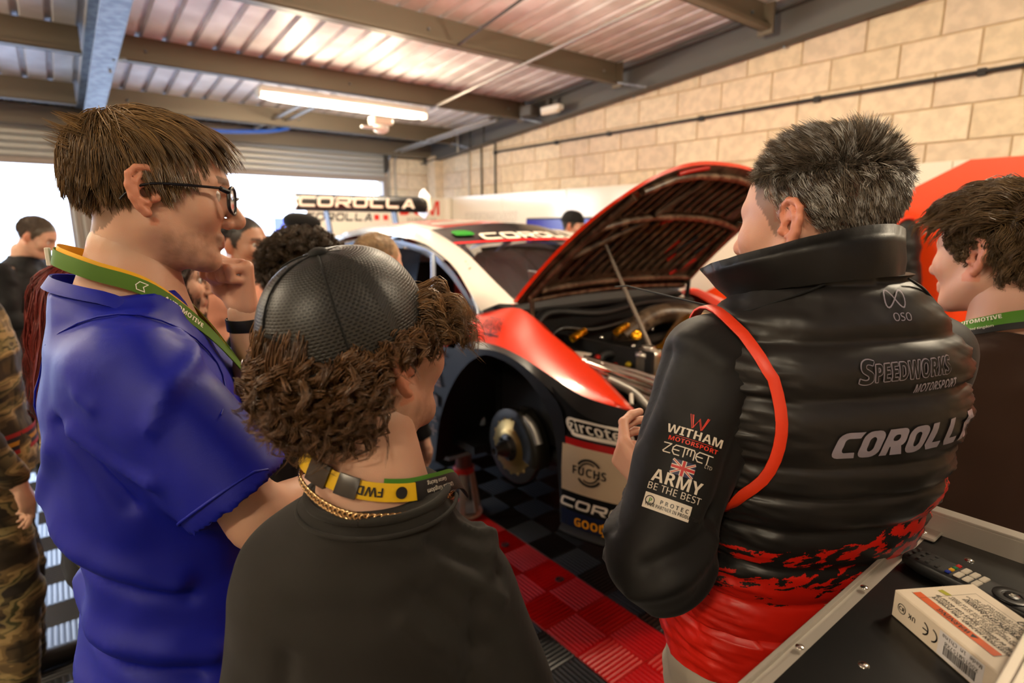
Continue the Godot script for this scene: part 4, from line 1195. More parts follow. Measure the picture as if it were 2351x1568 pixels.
# trousers and shoes for a standing figure
func legs(root: Node3D, hip: Vector3, feet: Array, m_: Material, shoe: Material, wide := 1.0, cell := 0.014) -> void:
	var s := Sdf.new()
	s.ell(hip + Vector3(0, 0.02, 0), Vector3(0.165 * wide, 0.13, 0.12 * wide), 0.04)
	for i in 2:
		var x := -1.0 if i == 0 else 1.0
		var f: Vector3 = feet[i]
		var h := hip + Vector3(x * 0.085, -0.04, 0)
		var kn := h.lerp(f + Vector3(0, 0.08, 0), 0.52) + Vector3(0, 0, -0.02)
		s.cap(h, kn, 0.092 * wide, 0.07 * wide, 0.03)
		s.cap(kn, f + Vector3(0, 0.1, 0.02), 0.068 * wide, 0.06 * wide, 0.03)
	var m := s.net(Vector3(-0.35, 0.02, -0.35), Vector3(0.35, hip.y + 0.2, 0.4), cell)
	displace(m, folds(5, 0.008, Vector3(9, 16, 9), []))
	part("trousers", m, m_, root)
	for f: Vector3 in feet:
		var b := Sdf.new()
		b.cap(f + Vector3(0, 0.04, 0.03), f + Vector3(0, 0.034, -0.14), 0.042, 0.034, 0.03)
		b.cap(f + Vector3(0, 0.04, 0.03), f + Vector3(0, 0.11, 0.02), 0.042, 0.045, 0.03)
		b.ell(f + Vector3(0, -0.03, -0.05), Vector3(0.2, 0.034, 0.3), 0.006, 1)
		part("shoe", b.net(f + Vector3(-0.08, -0.01, -0.22), f + Vector3(0.08, 0.19, 0.12), 0.009), shoe, root)

# a standing figure for the crowd: o holds sizes, clothes, hair and arms
func bystander(label: String, base: Vector3, az: float, o: Dictionary) -> MeshInstance3D:
	var hh: float = o.get("h", 1.75)
	var k := hh / 1.75
	var skin_c: Color = o.get("skin", Color(0.56, 0.33, 0.23))
	var hair_c: Color = o.get("hair", Color(0.03, 0.02, 0.014))
	var hd := Transform3D(rot(o.get("nod", 0.0), o.get("turn", 0.0), o.get("tilt", 0.0)), Vector3(0, hh - 0.125, -0.02) + o.get("head", Vector3.ZERO))
	var nb := Vector3(0, 1.46 * k, 0.03)
	var skin := head_mb(hd, nb, skin_c, hair_c, o)
	var body := Sdf.new()
	body.cap(nb + Vector3(0, 0.06, -0.005), nb - Vector3(0, 0.12, 0), 0.058, 0.09, 0.03)
	body.cap(nb - Vector3(0, 0.12, 0), nb - Vector3(0, 0.35, 0), 0.09, 0.09, 0.03)
	var arms: Array = o.get("arms", [[Vector3(-0.21, 1.40, 0.02), Vector3(-0.25, 1.12, 0.04), Vector3(-0.22, 0.88, -0.05)], [Vector3(0.21, 1.40, 0.02), Vector3(0.25, 1.12, 0.04), Vector3(0.22, 0.88, -0.05)]])
	for i in 2:
		var a: Array = arms[i].map(func(v: Vector3) -> Vector3: return v * k)
		body.cap(nb - Vector3(0, 0.12, 0), a[0], 0.07, 0.05, 0.03)
		body.cap(a[0], a[1], 0.045, 0.038, 0.02)
		body.cap(a[1], a[2], 0.038, 0.026, 0.02)
		var y: Vector3 = (a[2] - a[1]).normalized()
		var x := y.cross(Vector3(0, 0, 1)).normalized()
		hand_sdf(body, Transform3D(Basis(x, y, x.cross(y)), a[2]), 1.0 if i == 0 else -1.0, [[25, 25, 15], [28, 28, 15], [30, 30, 18], [32, 32, 20]], [Vector3(0.035, 0.045, 0.012), Vector3(0.042, 0.075, 0.02), Vector3(0.038, 0.1, 0.026)])
	var bm := body.net(Vector3(-0.42, 0.6, -0.5), Vector3(0.42, 1.6, 0.3) * Vector3(1, k, 1), 0.011)
	skin.add(solid(bm, skin_c))
	var root := person(label, base, az, skin, o.get("group", ""))
	# top
	var wd: float = o.get("wide", 1.0)
	var s := Sdf.new()
	s.torso([[0.86 * k, 0.0, 0.01, 0.17 * wd, 0.125 * wd], [1.05 * k, 0.0, 0.02, 0.165 * wd, 0.12 * wd], [1.25 * k, 0.0, 0.02, 0.185 * wd, 0.13 * wd], [1.38 * k, 0.0, 0.03, 0.195 * wd, 0.115 * wd], [1.45 * k, 0.0, 0.03, 0.13, 0.09], [1.50 * k, 0.0, 0.02, 0.07, 0.07]], 0.04)
	for i in 2:
		var a: Array = arms[i].map(func(v: Vector3) -> Vector3: return v * k)
		s.cap(a[0], a[1], 0.066, 0.056, 0.04)
		if o.get("sleeves", true):
			s.cap(a[1], (a[1] as Vector3).lerp(a[2], 0.95), 0.055, 0.04, 0.03)
	var sm := s.net(Vector3(-0.46, 0.8, -0.55), Vector3(0.46, 1.56 * k, 0.4), o.get("cell_top", 0.013))
	displace(sm, folds(int(hh * 100), 0.012, Vector3(7, 9, 7), []))
	part(o.get("top_name", "jacket"), sm, o.top, root, o.get("top_label", ""))
	legs(root, Vector3(0, 0.9 * k, 0.01), o.get("feet", [Vector3(-0.11, 0.005, 0.0), Vector3(0.11, 0.005, 0.0)]), o.get("trousers", M.dark_cloth), M.shoe)
	if o.has("style"):
		var hm: MB = hair_mesh(o.style, int(hh * 37 + base.x * 100))
		for i in hm.v.size():
			hm.v[i] = hd * hm.v[i]
		tag(part("hair", hm, hair_mat(o.style.get("rough", 0.45)), root, o.get("hair_label", "")), "", "", "", "stuff")
	root.set_meta("hd", hd)
	return root

func style_short(c: Color, n := 700, ln := 0.022) -> Dictionary:
	return {"n": n, "per": 8, "length": ln, "width": 0.0012, "spread": 0.005, "clump": 0.4, "segs": 3, "lift": 0.5, "mess": 0.2, "color": c, "keep": func(p: Vector3) -> bool: return on_scalp(p),
		"field": func(p: Vector3, _t: float) -> Vector3: return Vector3(p.x * 3.0, -0.5 - (0.0 if p.y > 0.09 else 0.5), (-0.5 if p.y > 0.08 else 0.3)).normalized() * 0.9}

func style_curly(c: Color, n := 520, ln := 0.06) -> Dictionary:
	return {"n": n, "per": 16, "length": ln, "width": 0.0011, "spread": 0.006, "clump": 0.55, "segs": 9, "lift": 1.2, "mess": 0.35, "curl": 0.009, "turns": 1.8, "color": c, "clear": 0.1, "keep": func(p: Vector3) -> bool: return on_scalp(p, -0.005),
		"field": func(p: Vector3, t: float) -> Vector3: return Vector3(p.x * 6.0, 0.4 - t * 1.2, p.z * 5.0).normalized() * 0.7}

func style_long(c: Color, ln := 0.34) -> Dictionary:
	return {"n": 620, "per": 16, "length": func(p: Vector3) -> float: return ln + maxf(p.y, 0.0) * 0.6, "width": 0.0012, "spread": 0.007, "clump": 0.5, "segs": 12, "lift": 0.25, "mess": 0.16, "curl": 0.006, "turns": 1.6, "color": c, "clear": 0.1, "rough": 0.35, "keep": func(p: Vector3) -> bool: return on_scalp(p, -0.01),
		"field": func(p: Vector3, _t: float) -> Vector3: return Vector3(p.x * 4.0 if p.y > 0.05 else 0.0, -1.0, 0.5 if p.y > 0.03 and p.z < 0.04 else 0.06)}

func people() -> void:
	M.dark_cloth = cloth(Color(0.03, 0.03, 0.033), 0.85)
	M.shoe = mat(Color(0.05, 0.045, 0.04), 0.6)
	man_in_blue()
	man_in_cap()
	presenter()
	boy_on_right()
	crowd()

func crowd() -> void:
	var black_top := cloth(Color(0.028, 0.027, 0.028), 0.75)
	# curly haired man just behind the two in front
	var e := bystander("man with short dark curly hair in a grey top, behind the black cap", Vector3(0.55, 0, -1.66), 60, {"h": 1.655, "hair": Color(0.035, 0.022, 0.012), "style": style_curly(Color(0.05, 0.03, 0.014), 620, 0.05), "top": cloth(Color(0.20, 0.19, 0.19), 0.85), "top_label": "grey top", "trousers": M.dark_cloth, "sleeves": true})
	part("rucksack_strap", MB.new().tube(curve([Vector3(-0.12, 1.05, 0.15), Vector3(-0.13, 1.25, 0.17), Vector3(-0.12, 1.40, 0.13), Vector3(-0.11, 1.43, 0.04), Vector3(-0.12, 1.36, -0.09)], 20), 0.02, 8, true, 0.4), M.dark_cloth, e)
	# man in the pink beige hoodie
	var hood := cloth(Color(0.80, 0.56, 0.46), 0.9, 0.4)
	var f := bystander("shaven headed man in a beige pink hoodie facing the car", Vector3(0.64, 0, -2.72), 130, {"h": 1.72, "skin": Color(0.40, 0.21, 0.13), "hair": Color(0.03, 0.022, 0.018), "turn": -18.0, "style": style_short(Color(0.03, 0.022, 0.018), 900, 0.006), "top": hood, "wide": 1.15, "top_name": "hoodie", "top_label": "beige pink hoodie"})
	part("hood", MB.new().tube(curve([Vector3(-0.10, 1.40, -0.09), Vector3(-0.13, 1.46, 0.0), Vector3(-0.10, 1.46, 0.12), Vector3(0.0, 1.44, 0.16), Vector3(0.10, 1.46, 0.12), Vector3(0.13, 1.46, 0.0), Vector3(0.10, 1.40, -0.09)], 30), 0.042, 12), hood, f)
	part("lanyard", MB.new().tube(curve([Vector3(-0.06, 1.49, 0.02), Vector3(-0.07, 1.44, -0.08), Vector3(-0.02, 1.25, -0.16), Vector3(0.0, 1.18, -0.16)], 16), 0.011, 6, true, 0.2), mat(Color(0.85, 0.72, 0.02), 0.5), f, "yellow lanyard")
	# woman in profile
	bystander("dark haired woman in profile seen past the thinking man's chin", Vector3(0.262, 0, -2.10), 110, {"h": 1.63, "skin": Color(0.60, 0.36, 0.25), "hair": Color(0.02, 0.013, 0.009), "jaw": 0.9, "nose": 0.9, "style": style_long(Color(0.035, 0.02, 0.012), 0.3), "top": hood, "top_label": "beige pink top"})
	# camouflage cloth
	var camo := mat(Color.WHITE, 0.9)
	camo.albedo_texture = noise_tex(9, 0.006, [Color(0.16, 0.12, 0.06), Color(0.42, 0.34, 0.20), Color(0.62, 0.52, 0.34), Color(0.24, 0.24, 0.11), Color(0.50, 0.44, 0.28), Color(0.12, 0.09, 0.05)], [0.0, 0.38, 0.46, 0.54, 0.6, 0.68], 512, 4, true)
	tri_map(camo, 1.3)
	camo.uv1_scale = Vector3(0.9, 1.6, 0.9)
	# red haired woman, back to us
	bystander("woman with long dyed red hair, turned away, at the left edge", Vector3(0.05, 0, -1.74), 80, {"h": 1.59, "hair": Color(0.06, 0.012, 0.01), "style": style_long(Color(0.16, 0.022, 0.016), 0.26), "hair_label": "long wavy dyed red hair", "top": camo, "wide": 0.85})
	# soldier, head out of the picture
	var g := bystander("soldier in camouflage uniform with a red and navy belt, cut off by the frame", Vector3(-0.25, 0, -2.50), 85, {"h": 1.80, "head": Vector3(0, 0, 0.14), "top": camo, "top_name": "combat_jacket", "top_label": "camouflage combat jacket", "trousers": camo, "wide": 1.12, "style": style_short(Color(0.04, 0.025, 0.015)), "feet": [Vector3(-0.13, 0.005, -0.02), Vector3(0.13, 0.005, 0.02)]})
	var by := 1.0
	for k in 5:
		var ring := []
		for r in 2:
			var q := PackedVector3Array()
			for i in 40:
				var a := TAU * i / 40
				q.append(Vector3(cos(a) * 0.198, by + (k + r) * 0.014 - 0.035, 0.015 + sin(a) * 0.148))
			ring.append(q)
		part("belt_stripe", MB.new().loft(ring, true, false), mat([Color(0.55, 0.02, 0.02), Color(0.03, 0.035, 0.09), Color(0.65, 0.45, 0.06), Color(0.03, 0.035, 0.09), Color(0.55, 0.02, 0.02)][k], 0.7), g)
	for a: float in [0.3, 1.3, 2.2, 4.2]:
		part("belt_loop", MB.new().box(Transform3D(Basis(Vector3.UP, -a), Vector3(cos(a) * 0.202, by, 0.015 + sin(a) * 0.152)), Vector3(0.012, 0.085, 0.025), 0.004), camo, g)
	# mechanic by the left door
	bystander("man in a black team shirt looking down by the left roller door", Vector3(-0.13, 0, -4.72), 120, {"h": 1.76, "nod": -28.0, "head": Vector3(0, -0.02, -0.05), "skin": Color(0.62, 0.36, 0.25), "hair": Color(0.09, 0.065, 0.045), "style": style_short(Color(0.10, 0.07, 0.05)), "top": black_top, "top_name": "team_shirt", "arms": [[Vector3(-0.21, 1.40, 0.02), Vector3(-0.24, 1.12, 0.0), Vector3(-0.12, 1.05, -0.24)], [Vector3(0.21, 1.40, 0.02), Vector3(0.24, 1.12, 0.0), Vector3(0.12, 1.05, -0.24)]]})
	# man in a beret
	var be := bystander("man in a black beret with his back to us near the rear wing", Vector3(1.235, 0, -3.70), 20, {"h": 1.755, "skin": Color(0.60, 0.34, 0.24), "hair": Color(0.04, 0.03, 0.02), "style": style_short(Color(0.04, 0.03, 0.02), 500, 0.008), "top": black_top})
	var hd: Transform3D = be.get_meta("hd")
	var bm := Sdf.new()
	bm.ell(Vector3(0.012, 0.085, 0.012), Vector3(0.112, 0.05, 0.122), 0.02, 0, rot(4, 0, -8))
	bm.ell(Vector3(0, 0.055, 0.012), Vector3(0.083, 0.035, 0.104), 0.03)
	var bmm := bm.net(Vector3(-0.14, 0.0, -0.14), Vector3(0.15, 0.16, 0.16), 0.007)
	for i in bmm.v.size():
		bmm.v[i] = hd * bmm.v[i]
	part("beret", bmm, cloth(Color(0.03, 0.026, 0.022), 0.95), be, "black felt beret")
	# fair haired man beside the door
	bystander("balding fair haired man in black standing against the car door", Vector3(1.03, 0, -2.22), 78, {"h": 1.655, "skin": Color(0.64, 0.38, 0.27), "hair": Color(0.34, 0.22, 0.12), "turn": 10.0, "style": style_short(Color(0.36, 0.24, 0.13), 500, 0.014), "top": black_top})
	# man with the reversed cap beyond the car
	var ck := bystander("man in a black cap standing beyond the car in front of the screen", Vector3(3.72, 0, -3.84), 190, {"h": 1.80, "skin": Color(0.52, 0.29, 0.20), "beard": 0.6, "turn": 35.0, "nod": -10.0, "top": black_top})
	var hk: Transform3D = ck.get_meta("hd")
	var cap := MB.new().add(cap_crown(false), hk)
	part("cap", cap, cloth(Color(0.02, 0.02, 0.02), 0.8), ck, "black cap")
	# team vest on a hook, half hidden behind the boy
	var hv := thing("hanging_vest", "black team vest with orange piping hanging on the wall behind the boy", "vest", Vector3(4.36, 1.15, -1.60), -PI / 2)
	var vs := Sdf.new()
	vs.torso([[0.0, 0.0, 0.0, 0.25, 0.06], [0.3, 0.0, 0.0, 0.25, 0.075], [0.5, 0.0, 0.0, 0.24, 0.075], [0.6, 0.0, 0.0, 0.17, 0.06], [0.66, 0.0, 0.0, 0.08, 0.045]], 0.05)
	for x: float in [-1.0, 1.0]:
		vs.cap(Vector3(x * 0.2, 0.5, 0.0), Vector3(x * 0.27, 0.1, 0.0), 0.07, 0.06, 0.05)
	var vm := vs.net(Vector3(-0.4, -0.02, -0.12), Vector3(0.4, 0.7, 0.14), 0.013)
	displace(vm, folds(3, 0.012, Vector3(7, 9, 7), []))
	part("body", vm, cloth(Color(0.10, 0.095, 0.088), 0.5), hv)
	for x: float in [-1.0, 1.0]:
		var pp := PackedVector3Array()
		for i in 21:
			var a := deg_to_rad(-30.0 + 200.0 * i / 20.0)
			var q := Vector3(x * (0.2 - 0.05 * sin(a)), 0.42 + cos(a) * 0.15, 0.03 + 0.06 * sin(a))
			for k in 6:
				q -= vs.grad(q) * vs.full(q) * 0.9
			pp.append(q + vs.grad(q) * 0.008)
		part("piping", MB.new().tube(pp, 0.012, 6), mat(Color(0.90, 0.22, 0.08), 0.4), hv, "orange piping")
		part("red_flash", MB.new().tube(PackedVector3Array([Vector3(x * 0.05, 0.16, 0.082), Vector3(x * 0.22, 0.26, 0.06)]), 0.02, 6, true, 0.3), mat(Color(0.80, 0.12, 0.06), 0.5), hv)
	part("hanger_hook", MB.new().tube(curve([Vector3(0, 0.64, 0), Vector3(0, 0.73, 0), Vector3(0, 0.77, -0.02), Vector3(0, 0.76, -0.05)], 10), 0.008, 6), M.plastic_black, hv)
	part("wall_hook", MB.new().box(at(0, 0.755, -0.12), Vector3(0.03, 0.03, 0.16), 0.005), M.plastic_black, hv)

# crown of a baseball cap in head axes; holed leaves the strap opening at the back
func cap_crown(holed: bool, tall := 0.0) -> MB:
	var m := MB.new()
	m.use_u = true
	var N := 72
	var R := 22
	var id := []
	for r in R + 1:
		var row := PackedInt32Array()
		var f := float(r) / R
		for i in N:
			var a := TAU * i / N
			var h := sin(f * PI / 2)
			var w := pow(cos(f * PI / 2), 0.8)
			var seam := 1.0 - 0.012 * exp(-pow(fmod(i + 0.0, 12.0) - 6.0, 2.0) * 0.6) * (1.0 - f)
			var p := Vector3(cos(a) * 0.089 * w * seam, 0.036 + h * (0.112 + tall) + (0.012 * (1.0 - f) if sin(a) < 0 else 0.0), 0.012 + f * 0.006 + sin(a) * 0.110 * w * seam)
			row.append(m.vert(p, Vector2(float(i) / N, f)))
		id.append(row)
	for r in R:
		for i in N:
			var j := (i + 1) % N
			if holed and r < 7:
				var da := absf(wrapf(TAU * (i + 0.5) / N - PI / 2, -PI, PI))
				if da < 0.62 and (r + 0.5) / 7.0 < sqrt(maxf(0.0, 1.0 - pow(da / 0.62, 2.0))) and r > 0:
					continue
			m.ix.append_array([id[r][i], id[r][j], id[r + 1][j], id[r][i], id[r + 1][j], id[r + 1][i]])
	for i in range(0, m.ix.size(), 3):
		var n := (m.v[m.ix[i + 2]] - m.v[m.ix[i]]).cross(m.v[m.ix[i + 1]] - m.v[m.ix[i]])
		if n.dot(m.v[m.ix[i]] - Vector3(0, 0.05, 0.012)) < 0.0:
			var w := m.ix[i + 1]
			m.ix[i + 1] = m.ix[i + 2]
			m.ix[i + 2] = w
	return m

func cap_visor() -> MB:
	var rings := []
	for s in 2:
		for r in 7:
			var f := (r if s == 0 else 6 - r) / 6.0
			var row := PackedVector3Array()
			for i in 17:
				var a := -1.15 + 2.3 * i / 16.0
				var x := sin(a) * (0.088 + 0.004 * f)
				var z := 0.0 - cos(a) * 0.104 - f * 0.075 * pow(maxf(cos(a * 1.3), 0.0), 0.6)
				row.append(Vector3(x, 0.05 - f * 0.022 - x * x * 3.0 + (0.0 if s == 0 else -0.004), z + 0.012))
			rings.append(row)
	return MB.new().loft(rings, false, false)

func strap_path(pts: Array, n: int) -> PackedVector3Array:
	return curve(pts, n)

# a flat band along a path; out gives the direction its face looks
func band_mb(path: PackedVector3Array, w: float, outs: PackedVector3Array, thick := 0.0015) -> MB:
	var rings := []
	for i in path.size():
		var t := (path[mini(i + 1, path.size() - 1)] - path[maxi(i - 1, 0)]).normalized()
		var n := (outs[i] - t * outs[i].dot(t)).normalized()
		var s := t.cross(n)
		var p := path[i]
		rings.append(PackedVector3Array([p - s * w * 0.5, p - s * w * 0.5 + n * thick, p + s * w * 0.5 + n * thick, p + s * w * 0.5]))
	return MB.new().loft(rings, true, true)

# 2D triangles laid along a band: x runs along, y across
func band_print(t2: PackedVector2Array, path: PackedVector3Array, outs: PackedVector3Array, s0: float, lift := 0.0025) -> MB:
	return wrap_print(MB.new(), t2, func(p: Vector2) -> Vector3:
		var want := s0 + p.x
		var run := 0.0
		var i := 0
		while i < path.size() - 2 and run + path[i].distance_to(path[i + 1]) < want:
			run += path[i].distance_to(path[i + 1])
			i += 1
		var q := path[i].lerp(path[i + 1], (want - run) / path[i].distance_to(path[i + 1]))
		var t := (path[i + 1] - path[i]).normalized()
		var n := (outs[i] - t * outs[i].dot(t)).normalized()
		return q + t.cross(n) * -p.y + n * lift, 0.006)

func outward(path: PackedVector3Array, c: Vector3, up := 0.3) -> PackedVector3Array:
	var o := PackedVector3Array()
	for p in path:
		var d := p - c
		d.y = 0
		o.append((d.normalized() + Vector3.UP * up).normalized())
	return o

func place(m: MB, t: Transform3D) -> MB:
	for i in m.v.size():
		m.v[i] = t * m.v[i]
	return m

# ------------------------------------------------ tall man in the blue shirt, hand at his mouth
func man_in_blue() -> void:
	var skin_c := Color(0.56, 0.32, 0.215)
	var hair_c := Color(0.05, 0.03, 0.014)
	var hd := Transform3D(rot(-4, 0, 2), Vector3(0.0, 1.725, -0.004))
	var nb := Vector3(0, 1.565, 0.05)
	var skin := head_mb(hd, nb, skin_c, hair_c, {"fine": true, "beard": 0.35, "nose": 1.05, "shorn": 0.65})
	var b := Sdf.new()
	b.cap(Vector3(0, 1.64, 0.035), Vector3(0, 1.50, 0.05), 0.060, 0.100, 0.04)
	b.cap(Vector3(0, 1.47, 0.045), Vector3(0, 1.1, 0.03), 0.095, 0.10, 0.04)
	b.cap(Vector3(-0.13, 1.50, 0.04), Vector3(0.13, 1.50, 0.04), 0.05, 0.05, 0.04)
	# right arm folded across to carry the left elbow
	b.cap(Vector3(0.18, 1.49, 0.035), Vector3(0.238, 1.265, -0.10), 0.05, 0.042, 0.03)
	b.cap(Vector3(0.238, 1.265, -0.10), Vector3(0.06, 1.225, -0.27), 0.042, 0.028, 0.02)
	# left arm: forearm upright to the fist
	b.cap(Vector3(-0.18, 1.49, 0.03), Vector3(-0.085, 1.285, -0.165), 0.05, 0.042, 0.03)
	b.cap(Vector3(-0.085, 1.285, -0.165), Vector3(-0.06, 1.40, -0.135), 0.043, 0.041, 0.02)
	b.cap(Vector3(-0.06, 1.40, -0.135), Vector3(-0.045, 1.528, -0.118), 0.041, 0.027, 0.02)
	skin.add(solid(b.net(Vector3(-0.32, 1.0, -0.36), Vector3(0.34, 1.68, 0.2), 0.008), skin_c))
	var h := Sdf.new()
	var hy := Vector3(0.02, 1.0, 0.02).normalized()
	var hz := Vector3(0.45, 0.0, 0.9).normalized()
	var hx := hy.cross(hz).normalized()
	hz = hx.cross(hy)
	hand_sdf(h, Transform3D(Basis(hx, hy, hz), Vector3(-0.045, 1.535, -0.118)), -1.0, [[58, 80, 40], [76, 98, 62], [84, 102, 66], [88, 104, 66]], [Vector3(0.034, 0.04, 0.022), Vector3(0.026, 0.066, 0.036), Vector3(0.004, 0.082, 0.040)], 0.93)
	skin.add(solid(h.net(Vector3(-0.18, 1.47, -0.26), Vector3(0.1, 1.70, 0.02), 0.003), Color(skin_c.r, skin_c.g * 0.92, skin_c.b * 0.9)))
	var h2 := Sdf.new()
	hand_sdf(h2, Transform3D(Basis(Vector3(0.3, 0.9, 0.2).normalized(), Vector3(-0.75, -0.05, -0.6).normalized(), Vector3(-0.5, 0.4, 0.7).normalized()).orthonormalized(), Vector3(0.06, 1.225, -0.27)), 1.0, [[20, 30, 20], [22, 30, 20], [24, 32, 20], [26, 34, 20]], [Vector3(0.035, 0.045, 0.012), Vector3(0.042, 0.075, 0.02), Vector3(0.038, 0.1, 0.026)])
	skin.add(solid(h2.net(Vector3(-0.2, 1.08, -0.48), Vector3(0.14, 1.36, -0.18), 0.005), skin_c))
	var root := person("tall man in glasses and royal blue sports shirt, fist held to his mouth", Vector3(0.132, 0, -1.081), 100, skin)

	# shirt
	var blue := cloth(Color(0.04, 0.085, 0.56), 0.5, 0.0, 12, 0.30, 0.45, 24.0)
	var s := Sdf.new()
	s.torso([[0.90, 0.0, 0.015, 0.178, 0.145], [1.02, 0.0, 0.02, 0.175, 0.14], [1.15, 0.0, 0.02, 0.172, 0.136], [1.30, 0.0, 0.03, 0.188, 0.142], [1.42, 0.0, 0.042, 0.195, 0.130], [1.50, 0.0, 0.05, 0.165, 0.108], [1.55, 0.0, 0.055, 0.118, 0.092], [1.583, 0.0, 0.058, 0.097, 0.084]], 0.05)
	s.cap(Vector3(0.165, 1.487, 0.04), Vector3(0.226, 1.315, -0.070), 0.070, 0.080, 0.05)
	s.cap(Vector3(-0.165, 1.487, 0.04), Vector3(-0.13, 1.36, -0.08), 0.068, 0.07, 0.05)
	s.cap(Vector3(0.243, 1.262, -0.105), Vector3(0.29, 1.13, -0.19), 0.088, 0.1, 0.008, 1)
	var m := s.net(Vector3(-0.3, 0.88, -0.2), Vector3(0.34, 1.62, 0.22), 0.0065)
	displace(m, folds(31, 0.005, Vector3(8, 5, 8), on_surface(s, [
		[Vector3(0.06, 1.28, 0.17), Vector3(0.2, 1.16, 0.02), 0.022, 0.011], [Vector3(0.1, 1.2, 0.16), Vector3(0.19, 1.13, 0.0), 0.012, -0.007],
		[Vector3(0.02, 1.12, 0.17), Vector3(0.19, 1.03, -0.02), 0.022, 0.012], [Vector3(0.08, 1.06, 0.16), Vector3(0.19, 1.0, 0.0), 0.013, -0.008],
		[Vector3(0.02, 1.0, 0.17), Vector3(0.19, 0.95, -0.04), 0.02, 0.010], [Vector3(0.14, 1.42, 0.11), Vector3(0.19, 1.3, 0.06), 0.012, -0.008],
		[Vector3(0.12, 1.38, 0.13), Vector3(0.04, 1.28, 0.18), 0.02, 0.006], [Vector3(0.10, 1.545, 0.02), Vector3(0.2, 1.46, 0.06), 0.01, 0.003], [Vector3(0.15, 1.5, 0.02), Vector3(0.21, 1.42, 0.0), 0.014, 0.006], [Vector3(0.17, 1.42, 0.09), Vector3(0.23, 1.36, 0.0), 0.014, 0.007], [Vector3(0.02, 1.36, 0.18), Vector3(0.14, 1.24, 0.13), 0.025, 0.004], [Vector3(-0.04, 1.2, 0.17), Vector3(0.1, 1.08, 0.15), 0.02, -0.007], [Vector3(-0.02, 1.06, 0.17), Vector3(0.1, 0.98, 0.15), 0.022, 0.009]], 1.5)))
	part("shirt", m, blue, root, "royal blue mesh sports shirt")
	# sleeve seam, hem and collar
	var seam := PackedVector3Array()
	for i in 21:
		var a := lerpf(-2.0, 1.9, i / 20.0)
		var o := Vector3(0.185 + 0.012 * cos(a), 1.44 + 0.12 * cos(a) * 1.0, 0.035 + 0.13 * sin(a))
		seam.append(s.hit(o + Vector3(0.2, 0.08, 0.02), Vector3(-1, -0.3, 0).normalized(), 0.4) + Vector3(0.002, 0.001, 0))
	part("sleeve_seam", MB.new().tube(seam, 0.0016, 5), blue, root)
	var cuff := PackedVector3Array()
	var cax := Vector3(0.061, -0.172, -0.110).normalized()
	var cx := cax.cross(Vector3.RIGHT).normalized()
	for i in 33:
		var a := TAU * i / 32
		var q := Vector3(0.2195, 1.333, -0.0585) + (cx * cos(a) + cax.cross(cx) * sin(a)) * 0.06
		for k in 6:
			q -= s.grad(q) * s.full(q) * 0.9
		cuff.append(q)
	part("sleeve_hem", MB.new().tube(cuff, 0.0022, 6, false), blue, root)
	var col := PackedVector3Array()
	for i in 41:
		var a := TAU * i / 40
		col.append(Vector3(sin(a) * 0.099, 1.578 - 0.030 * sm01(0.2, -1.0, cos(a)) + 0.022 * cos(a), 0.058 + cos(a) * 0.087))
	part("collar", band_mb(col, 0.020, outward(col, Vector3(0, 1.58, 0.058), 0.7), 0.003), blue, root)
	for i in 6:
		var q := s.hit(Vector3(-0.035, 1.545 - i * 0.033, 0.4), Vector3(0.02, 0, -1).normalized())
		part("reflective_dot", MB.new().box(Transform3D(Basis(), q), Vector3(0.003, 0.009, 0.003), 0.001), M.ink_white, root)
	legs(root, Vector3(0, 0.9, 0.015), [Vector3(-0.12, 0.005, 0.0), Vector3(0.12, 0.005, 0.03)], cloth(Color(0.30, 0.27, 0.22), 0.85), M.shoe, 1.1)

	# lanyard: green outside, yellow lining, hanging from the nape to the chest
	var lp := curve([Vector3(0.005, 1.42, -0.115), Vector3(0.04, 1.51, -0.06), Vector3(0.080, 1.585, 0.01), Vector3(0.082, 1.617, 0.08), Vector3(0.045, 1.634, 0.122), Vector3(0.0, 1.639, 0.132), Vector3(-0.045, 1.634, 0.122), Vector3(-0.082, 1.617, 0.08), Vector3(-0.080, 1.585, 0.01), Vector3(-0.04, 1.51, -0.06), Vector3(-0.005, 1.42, -0.115)], 80)
	var lo := outward(lp, Vector3(0, 1.55, 0.04), 0.25)
	var ln := part("lanyard", band_mb(lp, 0.022, lo, 0.002), mat(Color(0.27, 0.42, 0.03), 0.7), root, "green lanyard printed AUTOMOTIVE, yellow inside")
	var lp2 := PackedVector3Array()
	for i in lp.size():
		lp2.append(lp[i] + Vector3(0, 0.006, 0) - lo[i] * 0.004)
	part("lining", band_mb(lp2, 0.022, lo, 0.001), mat(Color(0.90, 0.66, 0.0), 0.6), ln, "yellow lining")
	part("lanyard_text", band_print(move2(text2("AUTOMOTIVE", 0.0085), Vector2.ZERO, Vector2(-1, -1)), lp, lo, 0.165), M.ink_white, ln)
	part("lanyard_text", band_print(line2([Vector2(-0.005, 0.006), Vector2(0.006, 0.006), Vector2(0.009, 0.0), Vector2(0.006, -0.006), Vector2(-0.005, -0.006), Vector2(-0.001, 0.0)], 0.0012, true), lp, lo, 0.235), M.ink_white, ln)
	part("lanyard_clip", MB.new().box(Transform3D(rot(0, 0, 0), Vector3(-0.004, 1.636, 0.141)), Vector3(0.012, 0.027, 0.006), 0.001), M.ink_white, ln)

	# glasses
	var gm := mat(Color(0.02, 0.022, 0.05), 0.35)
	var gl := MB.new()
